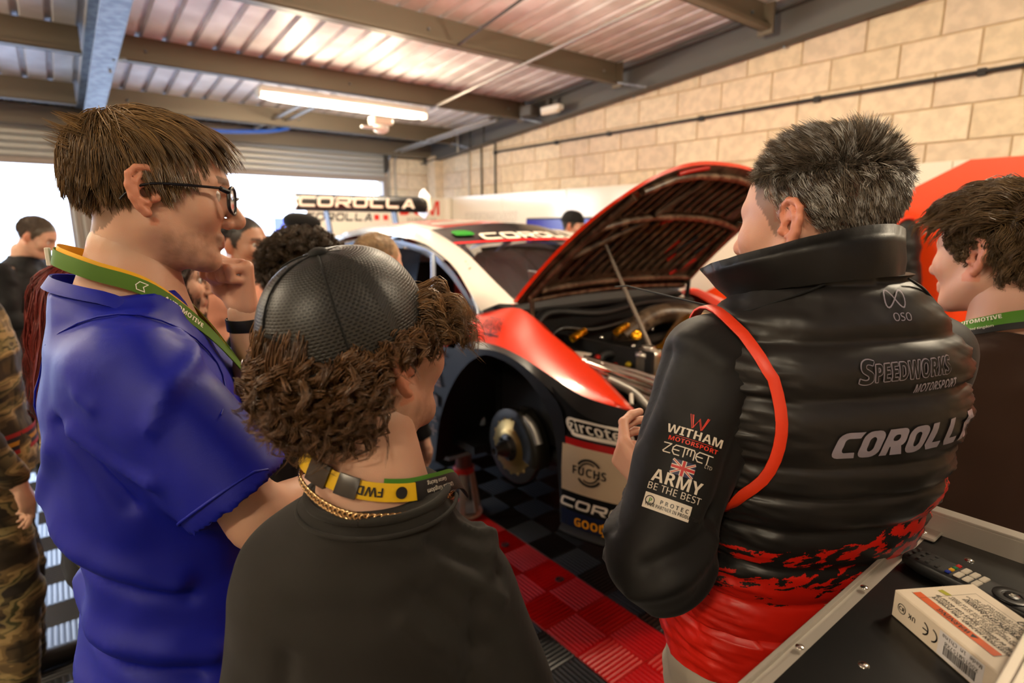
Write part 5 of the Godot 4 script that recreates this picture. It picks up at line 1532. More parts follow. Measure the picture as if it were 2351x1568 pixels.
	for x: float in [-1.0, 1.0]:
		gl.tube(curve([Vector3(x * 0.068, 0.017, -0.092), Vector3(x * 0.080, 0.016, -0.06), Vector3(x * 0.083, 0.014, -0.005), Vector3(x * 0.082, 0.004, 0.022), Vector3(x * 0.080, -0.012, 0.038)], 16), 0.0046, 6, true, 0.45)
		var rim := []
		for i in 28:
			var a := TAU * i / 28
			rim.append(Vector3(x * (0.036 + signf(cos(a)) * pow(absf(cos(a)), 0.6) * 0.029), 0.001 + signf(sin(a)) * pow(absf(sin(a)), 0.6) * 0.0205, -0.114 + 0.012 * pow((cos(a) * 0.5 + 0.5), 1.5)))
		rim.append(rim[0])
		gl.tube(PackedVector3Array(rim), 0.0028, 6, false)
		gl.tube(PackedVector3Array([Vector3(x * 0.064, 0.012, -0.103), Vector3(x * 0.069, 0.017, -0.090)]), 0.004, 6)
	gl.tube(curve([Vector3(-0.008, 0.006, -0.115), Vector3(0, 0.009, -0.119), Vector3(0.008, 0.006, -0.115)], 6), 0.0022, 6)
	var gp := part("glasses", place(gl, hd), gm, root, "dark navy rectangular glasses")
	var lens := mat(Color(0.9, 0.92, 0.95, 0.12), 0.02)
	lens.transparency = BaseMaterial3D.TRANSPARENCY_ALPHA
	for x: float in [-1.0, 1.0]:
		var pr := PackedVector2Array()
		for i in 24:
			var a := TAU * i / 24
			pr.append(Vector2(cos(a) * 0.028, sin(a) * 0.0185))
		part("lens", MB.new().extrude(hd * Transform3D(rot(0, x * -11.0, 0), Vector3(x * 0.036, 0.002, -0.109)), pr, 0.0015), lens, gp)

	# watch
	watch(root, Vector3(-0.048, 1.508, -0.121), Vector3(0.06, 1.0, 0.06).normalized(), Vector3(-0.75, 0.0, -0.6).normalized(), 0.031, 0.029, M.plastic_black)

	# hair: swept forward over the brow, tufts at the back
	var st := {"n": 950, "per": 15, "width": 0.00085, "spread": 0.0055, "clump": 0.72, "segs": 8, "lift": 0.22, "mess": 0.07, "follow": 0.55, "color": Color(0.15, 0.085, 0.033), "clear": 0.05, "rough": 0.3,
		"length": func(p: Vector3) -> float: return lerpf(0.020, 0.040, sm01(-0.03, 0.05, p.y)) + 0.052 * sm01(0.07, 0.11, p.y),
		"keep": func(p: Vector3) -> bool: return on_scalp(p, -0.014),
		"field": func(p: Vector3, t: float) -> Vector3:
			var front := sm01(0.085, 0.02, p.z)
			var top := Vector3(0.25 + p.x * 6.0, lerpf(-0.9, 0.1, front) - 1.5 * t, lerpf(0.3, -1.0, front))
			var side := Vector3(p.x * 2.0, -1.0, lerpf(0.1, -0.35, front))
			return side.lerp(top, sm01(0.05, 0.115, p.y))}
	var hm := place(hair_mesh(st, 17), hd)
	var hs := part("hair", hm, hair_mat(0.3), root, "brown hair swept forward")
	tag(hs, "", "", "", "stuff")
	var tuft := {"n": 26, "per": 9, "width": 0.0007, "spread": 0.004, "clump": 0.7, "segs": 6, "lift": 1.2, "mess": 0.2, "follow": 0.3, "color": Color(0.2, 0.12, 0.05), "length": 0.035, "clear": 0.05,
		"keep": func(p: Vector3) -> bool: return p.z > 0.07 and p.y > 0.045 and p.y < 0.12,
		"field": func(_p: Vector3, _t: float) -> Vector3: return Vector3(0, 0.25, 0.9)}
	tag(part("hair", place(hair_mesh(tuft, 5), hd), hair_mat(0.3), root, "stray tufts at the back"), "", "", "", "stuff")

# strap round a wrist with its case: c middle, ax along the arm, face where the dial looks
func watch(root: Node3D, c: Vector3, ax: Vector3, face: Vector3, ra: float, rb: float, m_: Material) -> void:
	var y := ax.normalized()
	var z := (face - y * face.dot(y)).normalized()
	var x := y.cross(z)
	var rings := []
	for i in 33:
		var a := TAU * i / 32
		var d := x * cos(a) * ra + z * sin(a) * rb
		var n := d.normalized()
		rings.append(PackedVector3Array([c + d - y * 0.011, c + d + n * 0.003 - y * 0.0105, c + d + n * 0.003 + y * 0.0105, c + d + y * 0.011]))
	var w := part("wristwatch", MB.new().loft(rings, true, false), m_, root, "black wristwatch")
	var t := Transform3D(Basis(x, -z, y).orthonormalized(), c + z * (rb + 0.002))
	t.basis = Basis(x, z, x.cross(z))
	part("watch_case", MB.new().lathe(t, [[0.019, 0.0], [0.0205, 0.002], [0.0205, 0.008], [0.018, 0.010]], 28), m_, w)
	part("watch_dial", MB.new().lathe(t, [[0.0165, 0.0102], [0.0165, 0.0108]], 24), mat(Color(0.01, 0.01, 0.012), 0.1), w)
	part("crown", MB.new().lathe(t * at(0.021, 0.005, 0, rot(0, 0, -90)), [[0.003, 0], [0.003, 0.004]], 10), M.chrome, w)

# ------------------------------------------------ young man in the mesh cap
func man_in_cap() -> void:
	var skin_c := Color(0.58, 0.335, 0.23)
	var hair_c := Color(0.035, 0.02, 0.010)
	var hd := Transform3D(rot(7, -35, 0), Vector3(0.012, 1.512, 0.004))
	var nb := Vector3(0.03, 1.345, 0.035)
	var skin := head_mb(hd, nb, skin_c, hair_c, {"fine": true, "beard": 0.3, "low": -0.01})
	var b := Sdf.new()
	b.cap(Vector3(0.02, 1.43, 0.03), Vector3(0.03, 1.29, 0.045), 0.058, 0.082, 0.04)
	b.cap(Vector3(0.03, 1.26, 0.04), Vector3(0.03, 0.95, 0.03), 0.09, 0.095, 0.04)
	var arms := [[Vector3(-0.085, 1.25, 0.05), Vector3(-0.13, 1.0, 0.06), Vector3(-0.10, 0.80, -0.10)], [Vector3(0.15, 1.225, 0.05), Vector3(0.205, 1.01, 0.08), Vector3(0.18, 0.83, -0.10)]]
	for i in 2:
		var a: Array = arms[i]
		b.cap(Vector3(0.03, 1.26, 0.045), a[0], 0.06, 0.05, 0.03)
		b.cap(a[0], a[1], 0.046, 0.04, 0.02)
		b.cap(a[1], a[2], 0.04, 0.027, 0.02)
		hand_sdf(b, Transform3D(Basis(Vector3(1, 0, 0), Vector3(0, -0.85, -0.53), Vector3(0, 0.53, -0.85)).orthonormalized(), a[2]), -1.0 if i == 0 else 1.0, [[25, 25, 15], [28, 28, 15], [30, 30, 18], [32, 32, 20]], [Vector3(0.035, 0.045, 0.012), Vector3(0.042, 0.075, 0.02), Vector3(0.038, 0.1, 0.026)])
	skin.add(solid(b.net(Vector3(-0.26, 0.6, -0.3), Vector3(0.34, 1.46, 0.2), 0.009), skin_c))
	var root := person("young man with curly brown hair in a black mesh cap and charcoal T-shirt", Vector3(0.29, 0, -0.693), 40, skin)
	# T-shirt
	var tee := cloth(Color(0.118, 0.108, 0.092), 0.9, 0.35, 15, 0.35, 0.3, 26.0)
	var s := Sdf.new()
	s.torso([[0.80, 0.03, 0.03, 0.160, 0.14], [1.0, 0.03, 0.03, 0.156, 0.135], [1.12, 0.03, 0.038, 0.158, 0.132], [1.22, 0.026, 0.048, 0.152, 0.122], [1.275, 0.022, 0.052, 0.130, 0.106], [1.32, 0.026, 0.052, 0.104, 0.09], [1.358, 0.035, 0.048, 0.083, 0.080]], 0.05)
	s.cap(Vector3(-0.085, 1.245, 0.05), Vector3(-0.12, 1.08, 0.055), 0.060, 0.066, 0.06)
	s.cap(Vector3(0.148, 1.218, 0.05), Vector3(0.190, 1.08, 0.07), 0.060, 0.070, 0.05)
	var m := s.net(Vector3(-0.27, 0.79, -0.16), Vector3(0.34, 1.38, 0.23), 0.0055)
	displace(m, folds(8, 0.004, Vector3(6, 6, 6), on_surface(s, [
		[Vector3(0.09, 1.33, 0.07), Vector3(0.19, 1.29, 0.03), 0.009, 0.007], [Vector3(0.11, 1.32, 0.11), Vector3(0.2, 1.27, 0.08), 0.010, -0.006], [Vector3(0.12, 1.30, 0.12), Vector3(0.2, 1.24, 0.1), 0.011, 0.007], [Vector3(0.10, 1.28, 0.15), Vector3(0.18, 1.2, 0.14), 0.013, -0.006], [Vector3(0.09, 1.25, 0.16), Vector3(0.19, 1.15, 0.14), 0.014, 0.006],
		[Vector3(0.18, 1.31, 0.0), Vector3(0.19, 1.28, 0.09), 0.010, 0.010], [Vector3(0.165, 1.25, 0.12), Vector3(0.14, 1.05, 0.15), 0.012, -0.009], [Vector3(0.2, 1.12, 0.14), Vector3(0.1, 1.0, 0.16), 0.018, 0.007], [Vector3(0.02, 1.34, 0.14), Vector3(0.10, 1.32, 0.12), 0.008, 0.003], [Vector3(-0.05, 1.2, 0.17), Vector3(-0.08, 1.05, 0.15), 0.016, -0.005], [Vector3(0.0, 1.1, 0.18), Vector3(-0.06, 0.95, 0.17), 0.03, 0.006]])))
	part("t_shirt", m, tee, root, "charcoal cotton T-shirt")
	for k in 2:
		var ring := PackedVector3Array()
		for i in 49:
			var a := TAU * i / 48
			ring.append(Vector3(0.035 + sin(a) * (0.086 + k * 0.012), 1.356 - k * 0.014 - 0.022 * sm01(0.0, -1.0, cos(a)), 0.049 + cos(a) * (0.083 + k * 0.012)))
		part("neckband", MB.new().tube(ring, 0.0052 - k * 0.0026, 8, false), tee, root)
	legs(root, Vector3(0.03, 0.82, 0.02), [Vector3(-0.09, 0.005, 0.0), Vector3(0.15, 0.005, 0.0)], M.dark_cloth, M.shoe)

	# cap
	var im := Image.create(16, 16, false, Image.FORMAT_RGB8)
	for y in 16:
		for x in 16:
			var d := absf(fmod(x + (8 if y >= 8 else 0), 16.0) - 7.5)
			var e := absf(fmod(float(y), 8.0) - 3.5)
			var v := 0.16 if d > 5.2 or e > 2.4 else 0.022
			im.set_pixel(x, y, Color(v, v * 0.97, v * 0.9))
	var net := mat(Color(1, 1, 1), 0.42)
	net.albedo_texture = ImageTexture.create_from_image(im)
	net.uv1_scale = Vector3(84, 22, 1)
	var nim := im.duplicate()
	nim.convert(Image.FORMAT_RGBA8)
	nim.bump_map_to_normal_map(6.0)
	net.normal_enabled = true
	net.normal_texture = ImageTexture.create_from_image(nim)
	var ct := hd * at(0, 0, 0, rot(9, 0, 0))
	var cap := part("cap", place(cap_crown(true), ct), net, root, "black mesh cap")
	var plain := cloth(Color(0.03, 0.03, 0.029), 0.8)
	part("visor", place(cap_visor(), ct), plain, cap)
	part("button", MB.new().sphere(ct * Transform3D(Basis.from_scale(Vector3(0.0115, 0.006, 0.0115)), Vector3(0, 0.149, 0.018)), 1.0, 16, 8), plain, cap)
	for k in 6:
		var pts := []
		for i in 13:
			var f := i / 12.0
			var a := TAU * (k * 12.0 + 6.0) / 72.0
			var w := pow(cos(f * PI / 2 * 0.97), 0.8)
			pts.append(ct * Vector3(cos(a) * 0.0888 * w, 0.036 + sin(f * PI / 2) * 0.112, 0.012 + f * 0.006 + sin(a) * 0.1098 * w))
		part("seam", MB.new().tube(PackedVector3Array(pts), 0.0012, 5), plain, cap)
	var strap := PackedVector3Array()
	for i in 21:
		var a := PI / 2 - 0.75 + 1.5 * i / 20.0
		strap.append(ct * Vector3(cos(a) * 0.0895, 0.040, 0.012 + sin(a) * 0.1105))
	part("strap", MB.new().tube(strap, 0.006, 6, true, 0.4), plain, cap)
	var edge := PackedVector3Array()
	for i in 25:
		var a := PI * i / 24.0
		var th := PI / 2 + cos(a) * 0.62
		var f := sin(a) * 0.30
		var w := pow(cos(f * PI / 2), 0.8)
		edge.append(ct * Vector3(cos(th) * 0.0895 * w, 0.036 + sin(f * PI / 2) * 0.112, 0.012 + sin(th) * 0.1105 * w))
	part("opening_trim", MB.new().tube(edge, 0.0022, 6), plain, cap)

	# curls
	var brown := Color(0.105, 0.052, 0.022)
	var st := {"n": 400, "per": 24, "width": 0.0007, "spread": 0.0036, "clump": 0.75, "segs": 14, "lift": 0.9, "mess": 0.22, "follow": 0.5, "curl": 0.012, "turns": 2.3, "color": brown, "clear": 0.12, "rough": 0.3,
		"length": func(p: Vector3) -> float: return 0.075 if p.z > 0.03 else 0.035,
		"keep": func(p: Vector3) -> bool: return p.y < 0.05 and p.y > -0.075 and (p.z > 0.034 or (p.y > 0.03 and p.z > -0.06)),
		"field": func(p: Vector3, t: float) -> Vector3: return Vector3(p.x * 7.0 * (1.0 - t), -0.75 - 0.4 * t, 0.55 * (1.0 - t) if p.z > 0.0 else -0.15)}
	tag(part("hair", place(hair_mesh(st, 23), hd), hair_mat(0.3), root, "brown curls below the cap"), "", "", "", "stuff")
	var fr := {"n": 95, "per": 24, "width": 0.00075, "spread": 0.005, "clump": 0.5, "segs": 14, "lift": 0.9, "mess": 0.2, "follow": 0.45, "curl": 0.010, "turns": 1.7, "color": Color(0.16, 0.085, 0.035), "clear": 0.1, "length": 0.085,
		"keep": func(p: Vector3) -> bool: return p.z < -0.03 and p.y > 0.03 and p.y < 0.075 and absf(p.x) > 0.005,
		"field": func(p: Vector3, t: float) -> Vector3: return Vector3(p.x * 5.0, 0.1 - 1.2 * t, -0.9 + 0.6 * t)}
	tag(part("hair", place(hair_mesh(fr, 29), hd), hair_mat(0.3), root, "curls over the brow"), "", "", "", "stuff")
	var tf := {"n": 46, "per": 26, "width": 0.0008, "spread": 0.004, "clump": 0.3, "segs": 8, "lift": 0.3, "mess": 0.1, "follow": 0.9, "curl": 0.004, "turns": 1.0, "color": brown, "clear": 0.14, "length": 0.07,
		"keep": func(p: Vector3) -> bool: return p.z > 0.07 and p.y > 0.045 and p.y < 0.085 and absf(p.x) < 0.04,
		"field": func(p: Vector3, _t: float) -> Vector3: return Vector3(p.x * 3.0, -0.9, 0.15)}
	tag(part("hair", place(hair_mesh(tf, 31), hd), hair_mat(0.3), root, "tuft through the cap's opening"), "", "", "", "stuff")

	# lanyard and chain
	var c := Vector3(0.03, 1.38, 0.03)
	var lp := curve([Vector3(-0.055, 1.34, -0.05), Vector3(-0.062, 1.40, 0.02), Vector3(-0.045, 1.408, 0.078), Vector3(-0.01, 1.398, 0.104), Vector3(0.035, 1.384, 0.110), Vector3(0.080, 1.372, 0.090), Vector3(0.110, 1.362, 0.050), Vector3(0.128, 1.346, 0.002), Vector3(0.128, 1.30, -0.06)], 64)
	var lo := outward(lp, c, 0.35)
	var ln := part("lanyard", band_mb(lp, 0.021, lo, 0.002), mat(Color(0.85, 0.68, 0.0), 0.45), root, "yellow and black lanyard with a buckle at the nape")
	var total := 0.0
	for i in lp.size() - 1:
		total += lp[i].distance_to(lp[i + 1])
	var a0 := int(lp.size() * 0.66)
	part("black_half", band_mb(lp.slice(a0), 0.0225, lo.slice(a0), 0.0028), mat(Color(0.02, 0.02, 0.021), 0.6), ln, "black end of the lanyard")
	part("lining", band_mb(PackedVector3Array(Array(lp.slice(a0 - 6)).map(func(p: Vector3) -> Vector3: return p + Vector3(-0.003, 0.005, -0.002))), 0.021, lo.slice(a0 - 6), 0.001), mat(Color(0.22, 0.45, 0.04), 0.6), ln, "green lining")
	var bi := int(lp.size() * 0.40)
	part("buckle", band_mb(lp.slice(bi - 6, bi), 0.026, lo.slice(bi - 6, bi), 0.006), mat(Color(0.16, 0.11, 0.07), 0.35), ln, "dark plastic buckle")
	part("buckle", band_mb(lp.slice(bi + 1, bi + 6), 0.024, lo.slice(bi + 1, bi + 6), 0.006), mat(Color(0.30, 0.29, 0.28), 0.3, 0.6), ln, "metal buckle plate")
	var ink := mat(Color(0.02, 0.02, 0.02), 0.5)
	part("lanyard_text", band_print(move2(text2("FWD", 0.0105, 0.0), Vector2.ZERO, Vector2(-1, -1)), lp, lo, total * 0.53, 0.004), ink, ln)
	part("lanyard_text", band_print(tri2(rrect(0.014, 0.014, 0.0069, 6)), lp, lo, total * 0.605, 0.004), ink, ln)
	part("lanyard_text", band_print(move2(text2("FWD", 0.0105, 0.0), Vector2.ZERO, Vector2(-1, -1)), lp, lo, total * 0.24, 0.004), ink, ln)
	part("lanyard_text", band_print(move2(text2("United Kingdom", 0.0052, -1.0), Vector2(0, -0.003), Vector2(-1, -1)), lp, lo, total * 0.73, 0.005), M.ink_white, ln)
	part("lanyard_text", band_print(move2(text2("Gazoo Racing", 0.0045, -1.0), Vector2(0, 0.006), Vector2(-1, -1)), lp, lo, total * 0.72, 0.005), M.ink_white, ln)
	var gold := mat(Color(0.80, 0.66, 0.48), 0.2, 1.0)
	var ch := MB.new()
	var cp := curve([Vector3(-0.058, 1.385, 0.03), Vector3(-0.046, 1.388, 0.09), Vector3(-0.01, 1.372, 0.120), Vector3(0.035, 1.362, 0.132), Vector3(0.086, 1.352, 0.108), Vector3(0.116, 1.347, 0.062), Vector3(0.126, 1.336, 0.02)], 46)
	var co := outward(cp, c, 0.8)
	for i in cp.size() - 1:
		var t := (cp[i + 1] - cp[i]).normalized()
		var n := (co[i] - t * co[i].dot(t)).normalized()
		n = n.rotated(t, deg_to_rad(38.0))
		var sd := t.cross(n)
		var ring := []
		for k in 12:
			var a := TAU * k / 12
			ring.append(cp[i] + t * cos(a) * 0.0056 + sd * sin(a) * 0.0044)
		ring.append(ring[0])
		ch.tube(PackedVector3Array(ring), 0.0016, 6, false)
	tag(part("necklace", ch, gold, root, "gold curb chain"), "", "", "", "stuff")

# ------------------------------------------------ the team's presenter in the quilted vest
func presenter() -> void:
	var skin_c := Color(0.62, 0.335, 0.235)
	var hair_c := Color(0.06, 0.048, 0.038)
	var hd := Transform3D(rot(-3, 29, 0).scaled(Vector3.ONE * 1.04), Vector3(-0.008, 1.68, 0.0))
	var nb := Vector3(0, 1.53, 0.045)
	var skin := head_mb(hd, nb, skin_c, hair_c, {"fine": true, "beard": 0.12, "jaw": 1.06, "shorn": 0.6})
	var b := Sdf.new()
	b.cap(Vector3(0, 1.60, 0.035), Vector3(0, 1.46, 0.045), 0.062, 0.08, 0.04)
	b.cap(Vector3(0, 1.42, 0.04), Vector3(0, 1.1, 0.03), 0.09, 0.10, 0.04)
	var sh := Vector3(-0.175, 1.475, 0.035)
	var el := Vector3(-0.285, 1.225, 0.13)
	var wr := Vector3(-0.226, 1.222, -0.052)
	b.cap(Vector3(0, 1.43, 0.04), sh, 0.06, 0.05, 0.03)
	b.cap(sh, el, 0.045, 0.04, 0.02)
	b.cap(el, wr, 0.04, 0.029, 0.02)
	var rs := Vector3(0.175, 1.475, 0.03)
	var re := Vector3(0.235, 1.22, -0.08)
	var rw := Vector3(0.11, 1.13, -0.26)
	b.cap(Vector3(0, 1.43, 0.04), rs, 0.06, 0.05, 0.03)
	b.cap(rs, re, 0.045, 0.04, 0.02)
	b.cap(re, rw, 0.04, 0.028, 0.02)
	skin.add(solid(b.net(Vector3(-0.38, 1.0, -0.3), Vector3(0.36, 1.64, 0.24), 0.009), skin_c))
	var h := Sdf.new()
	var hy := Vector3(-0.42, 0.5, -0.72).normalized()
	var hx := Vector3(0.1, -1.0, -0.3)
	hx = (hx - hy * hx.dot(hy)).normalized()
	hand_sdf(h, Transform3D(Basis(hx, hy, hx.cross(hy)), wr + Vector3(0.002, 0.012, -0.004)), -1.0, [[35, 40, 20], [42, 42, 22], [48, 44, 24], [52, 44, 24]], [Vector3(0.034, 0.036, -0.004), Vector3(0.066, 0.046, -0.006), Vector3(0.098, 0.048, -0.010)], 1.0)
	skin.add(solid(h.net(wr + Vector3(-0.14, -0.08, -0.2), wr + Vector3(0.16, 0.2, 0.12), 0.003), skin_c))
	var h2 := Sdf.new()
	hand_sdf(h2, Transform3D(Basis(Vector3(0.8, 0, -0.6), Vector3(-0.5, -0.4, -0.75).normalized(), Vector3(0, 0.8, 0.5)).orthonormalized(), rw), -1.0, [[25, 30, 15], [28, 30, 15], [30, 30, 18], [32, 32, 20]], [Vector3(0.035, 0.045, 0.012), Vector3(0.042, 0.075, 0.02), Vector3(0.038, 0.1, 0.026)])
	skin.add(solid(h2.net(rw + Vector3(-0.22, -0.2, -0.24), rw + Vector3(0.1, 0.1, 0.1), 0.005), skin_c))
	var root := person("team presenter with short greying hair in a black quilted vest, gesturing", Vector3(0.934, 0, -0.418), 31, skin)

	# soft shell sleeves of the jacket under the vest
	var shell := cloth(Color(0.052, 0.048, 0.045), 0.62, 0.4, 18, 0.3, 0.2, 22.0)
	var s := Sdf.new()
	s.torso([[0.98, -0.01, -0.01, 0.14, 0.09], [1.2, 0.0, 0.01, 0.14, 0.10], [1.42, 0.0, 0.035, 0.195, 0.125], [1.5, 0.0, 0.04, 0.16, 0.10], [1.56, 0.0, 0.035, 0.1, 0.09]], 0.04)
	s.cap(sh, el, 0.080, 0.066, 0.05)
	s.cap(el, wr.lerp(el, 0.12), 0.066, 0.043, 0.04)
	s.cap(rs, re, 0.078, 0.064, 0.05)
	s.cap(re, rw.lerp(re, 0.1), 0.062, 0.043, 0.04)
	var m := s.net(Vector3(-0.40, 0.97, -0.3), Vector3(0.38, 1.58, 0.26), 0.0065)
	displace(m, folds(44, 0.006, Vector3(6, 6, 6), on_surface(s, [
		[Vector3(-0.36, 1.27, 0.12), Vector3(-0.29, 1.31, 0.0), 0.010, -0.007], [Vector3(-0.36, 1.25, 0.1), Vector3(-0.29, 1.285, -0.02), 0.008, 0.006], [Vector3(-0.355, 1.225, 0.1), Vector3(-0.28, 1.26, -0.03), 0.009, -0.008], [Vector3(-0.35, 1.2, 0.09), Vector3(-0.27, 1.235, -0.04), 0.009, 0.007], [Vector3(-0.34, 1.18, 0.1), Vector3(-0.25, 1.2, -0.04), 0.010, -0.007],
		[Vector3(-0.26, 1.5, 0.04), Vector3(-0.30, 1.38, 0.06), 0.014, -0.006], [Vector3(-0.16, 1.45, 0.15), Vector3(-0.2, 1.30, 0.19), 0.016, -0.008], [Vector3(-0.19, 1.22, 0.2), Vector3(-0.3, 1.16, 0.17), 0.014, 0.006], [Vector3(-0.2, 1.3, 0.2), Vector3(-0.33, 1.25, 0.2), 0.014, -0.007], [Vector3(-0.2, 1.27, 0.2), Vector3(-0.34, 1.2, 0.18), 0.012, 0.006], [Vector3(-0.25, 1.53, 0.06), Vector3(-0.2, 1.5, 0.12), 0.016, 0.005]], 1.2)))
	part("jacket", m, shell, root, "black soft shell jacket sleeves")

	# quilted vest: rings with stitched channels
	var seams := [1.608, 1.53, 1.457, 1.361, 1.314, 1.258, 1.19, 1.12, 1.05]
	var vt := Sdf.new()
	vt.torso([[0.96, -0.01, -0.01, 0.185, 0.135], [1.10, -0.01, -0.004, 0.176, 0.132], [1.20, 0.0, 0.015, 0.176, 0.138], [1.32, 0.0, 0.03, 0.200, 0.148], [1.42, 0.0, 0.035, 0.214, 0.146], [1.49, 0.0, 0.04, 0.206, 0.132], [1.545, 0.0, 0.04, 0.168, 0.114], [1.585, 0.0, 0.038, 0.126, 0.098], [1.615, 0.0, 0.036, 0.102, 0.088]], 0.05, 2.3)
	var puff := func(p: Vector3) -> float:
		var yy := p.y + 0.02 * p.x * p.x * 20.0 * (1.0 if p.z > 0 else 0.5) * 0.3 - p.x * 0.03
		var d := 1.0
		var span := 0.07
		for i in seams.size() - 1:
			if yy <= seams[i] and yy >= seams[i + 1]:
				span = seams[i] - seams[i + 1]
				d = minf(seams[i] - yy, yy - seams[i + 1])
		return minf(0.010, span * 0.16) * (1.0 - pow(1.0 - clampf(d / (span * 0.5), 0.0, 1.0), 3.0)) - 0.004
	var wr_n := FastNoiseLite.new()
	wr_n.seed = 6
	wr_n.frequency = 1.0
	var side_pucker := func(p: Vector3) -> float:   # gathers near the armholes and the sides
		var k := sm01(0.06, 0.19, absf(p.x))
		return wr_n.get_noise_3d(p.x * 12.0, p.y * 70.0, p.z * 12.0) * 0.009 * k + wr_n.get_noise_3d(p.x * 14.0, p.y * 20.0, p.z * 14.0) * 0.0025
	var rings := []
	var ys := 0.96
	while ys < 1.6151:
		var r := vt.row(ys)
		var ring := PackedVector3Array()
		for i in 140:
			var a := TAU * i / 140
			var e := 2.0 / 2.3
			var p := Vector3(r[0] + r[2] * signf(cos(a)) * pow(absf(cos(a)), e), ys, r[1] + r[3] * signf(sin(a)) * pow(absf(sin(a)), e))
			var n := Vector3((p.x - r[0]) / (r[2] * r[2]), 0.35 * sm01(1.45, 1.6, ys) * 8.0, (p.z - r[1]) / (r[3] * r[3])).normalized()
			ring.append(p + n * (puff.call(p) + side_pucker.call(p)))
		rings.append(ring)
		ys += 0.0045
	var vm := MB.new().loft(rings)
	vm.use_u = true
	for i in vm.v.size():
		vm.u[i] = Vector2((vm.v[i].x + 0.26) / 0.52, (1.62 - vm.v[i].y) / 0.68)
	for i in range(0, vm.ix.size(), 3):   # rings run the other way round here
		var w := vm.ix[i + 1]
		vm.ix[i + 1] = vm.ix[i + 2]
		vm.ix[i + 2] = w
	var vest_mat := mat(Color.WHITE, 0.42, 0.0, 0.45)
	vest_mat.albedo_texture = splash_print()
	vest_mat.texture_repeat = false
	var vest := part("vest", vm, vest_mat, root, "black quilted vest with a torn red flash across the hem")
	# collar, turned up and open at the throat
	var cr := []
	for k in 7:
		var f := k / 6.0
		var ring := PackedVector3Array()
		for i in 49:
			var ph := deg_to_rad(lerpf(-158.0, 158.0, i / 48.0))
			var o := (1.0 - cos(ph)) * 0.5
			var bot := Vector3(sin(ph) * 0.108, 1.612 - 0.055 * o, 0.036 + cos(ph) * 0.094 - 0.03 * o)
			var top := Vector3(sin(ph) * (0.107 + 0.055 * o), 1.682 - 0.085 * o, 0.030 + cos(ph) * (0.088 + 0.05 * o) - 0.03 * o)
			var thick := (0.008 if k < 3 else (0.0105 if k == 3 else -0.004)) + 0.003
			var g := f * 2.0 if f < 0.5 else 2.0 - f * 2.0
			var n := Vector3(sin(ph), 0.2, cos(ph)).normalized()
			var wv := wr_n.get_noise_3d(sin(ph) * 3.0, g * 4.0, cos(ph) * 3.0) * 0.005
			var cp := bot.lerp(top, g) + n * (thick * (0.7 + 0.3 * sin(g * PI)) + wv)
			ring.append(Vector3(-0.014, 0, 0.036) + (cp - Vector3(0, 0, 0.036)).rotated(Vector3.UP, deg_to_rad(18.0)))
		cr.append(ring)
	part("collar", MB.new().loft(cr, false), cloth(Color(0.045, 0.041, 0.038), 0.45, 0.3, 19, 0.2, 0.15), vest, "high padded collar")
	# yoke seam
	for x: float in [-1.0, 1.0]:
		var ypts := PackedVector3Array()
		for i in 11:
			var f := i / 10.0
			var q := Vector3(x * lerpf(0.055, 0.185, f), 1.607 - 0.065 * f, 0.3)
			q = vt.hit(q, Vector3(0, 0, -1))
			ypts.append(q + Vector3(0, 0.003, 0.006))
		part("yoke_seam", MB.new().tube(ypts, 0.0018, 5), cloth(Color(0.012, 0.012, 0.012), 0.8), vest)
	# orange binding round the armholes
	var both_ := Sdf.new()
	both_.torso(vt.tab, 0.03, 2.3)
	both_.cap(sh, el, 0.079, 0.066, 0.02)
	both_.cap(rs, re, 0.078, 0.064, 0.02)
	for x: float in [-1.0, 1.0]:
		var bp := PackedVector3Array()
		var bo := PackedVector3Array()
		for i in 33:
			var a := deg_to_rad(lerpf(-60.0, 205.0, i / 32.0))
			var p := Vector3(x * (0.172 - 0.026 * sin(a) * maxf(0.0, sin(a)) + 0.012 * cos(a)), 1.425 + cos(a) * 0.135, (0.04 if x < 0 else -0.08) + sin(a) * (0.145 if x < 0 else 0.10))
			for k in 8:
				p -= both_.grad(p) * both_.full(p) * 0.9
			var g := both_.grad(p)
			bp.append(p + g * 0.006)
			bo.append(g)
		part("armhole_binding", band_mb(bp, 0.015, bo, 0.005), mat(Color(0.88, 0.22, 0.08), 0.45), vest, "orange red armhole binding")

	# prints on the back
	var silver := mat(Color(0.58, 0.55, 0.60), 0.35, 0.15)
	var back := func(p: Vector2, o: Vector2, turn: float, lift: float) -> Vector3:
		var q := p.rotated(turn) + o
		var w := vt.hit(Vector3(q.x, q.y, 0.35), Vector3(0, 0, -1))
		return w + Vector3(0, 0, puff.call(w) + side_pucker.call(w) + lift)
	var put := func(called: String, t2: PackedVector2Array, o: Vector2, turn: float, m_: Material, lift := 0.0022) -> void:
		part(called, wrap_print(MB.new(), t2, back.bind(o, turn, lift), 0.008), m_, vest)
	put.call("name_print", move2(corolla2(0.037, "COROLLA", 0.35, 0.82, 0.08), Vector2.ZERO), Vector2(0.044, 1.402), 0.06, silver)
	var sw := PackedVector2Array()
	sw.append_array(move2(text2("S", 0.030, 0.0, 0.12), Vector2(-0.058, 0.002)))
	sw.append_array(move2(text2("PEEDWORKS", 0.0225, 0.0, 0.12), Vector2(0.012, 0), Vector2(0.66, 1)))
	for k in 8:
		put.call("team_print", move2(sw, Vector2.from_angle(TAU * k / 8.0) * 0.0012), Vector2(0.024, 1.494), 0.05, silver, 0.0016 + k * 0.00008)
	put.call("team_print", sw, Vector2(0.024, 1.494), 0.05, mat(Color(0.02, 0.019, 0.019), 0.45), 0.0026)
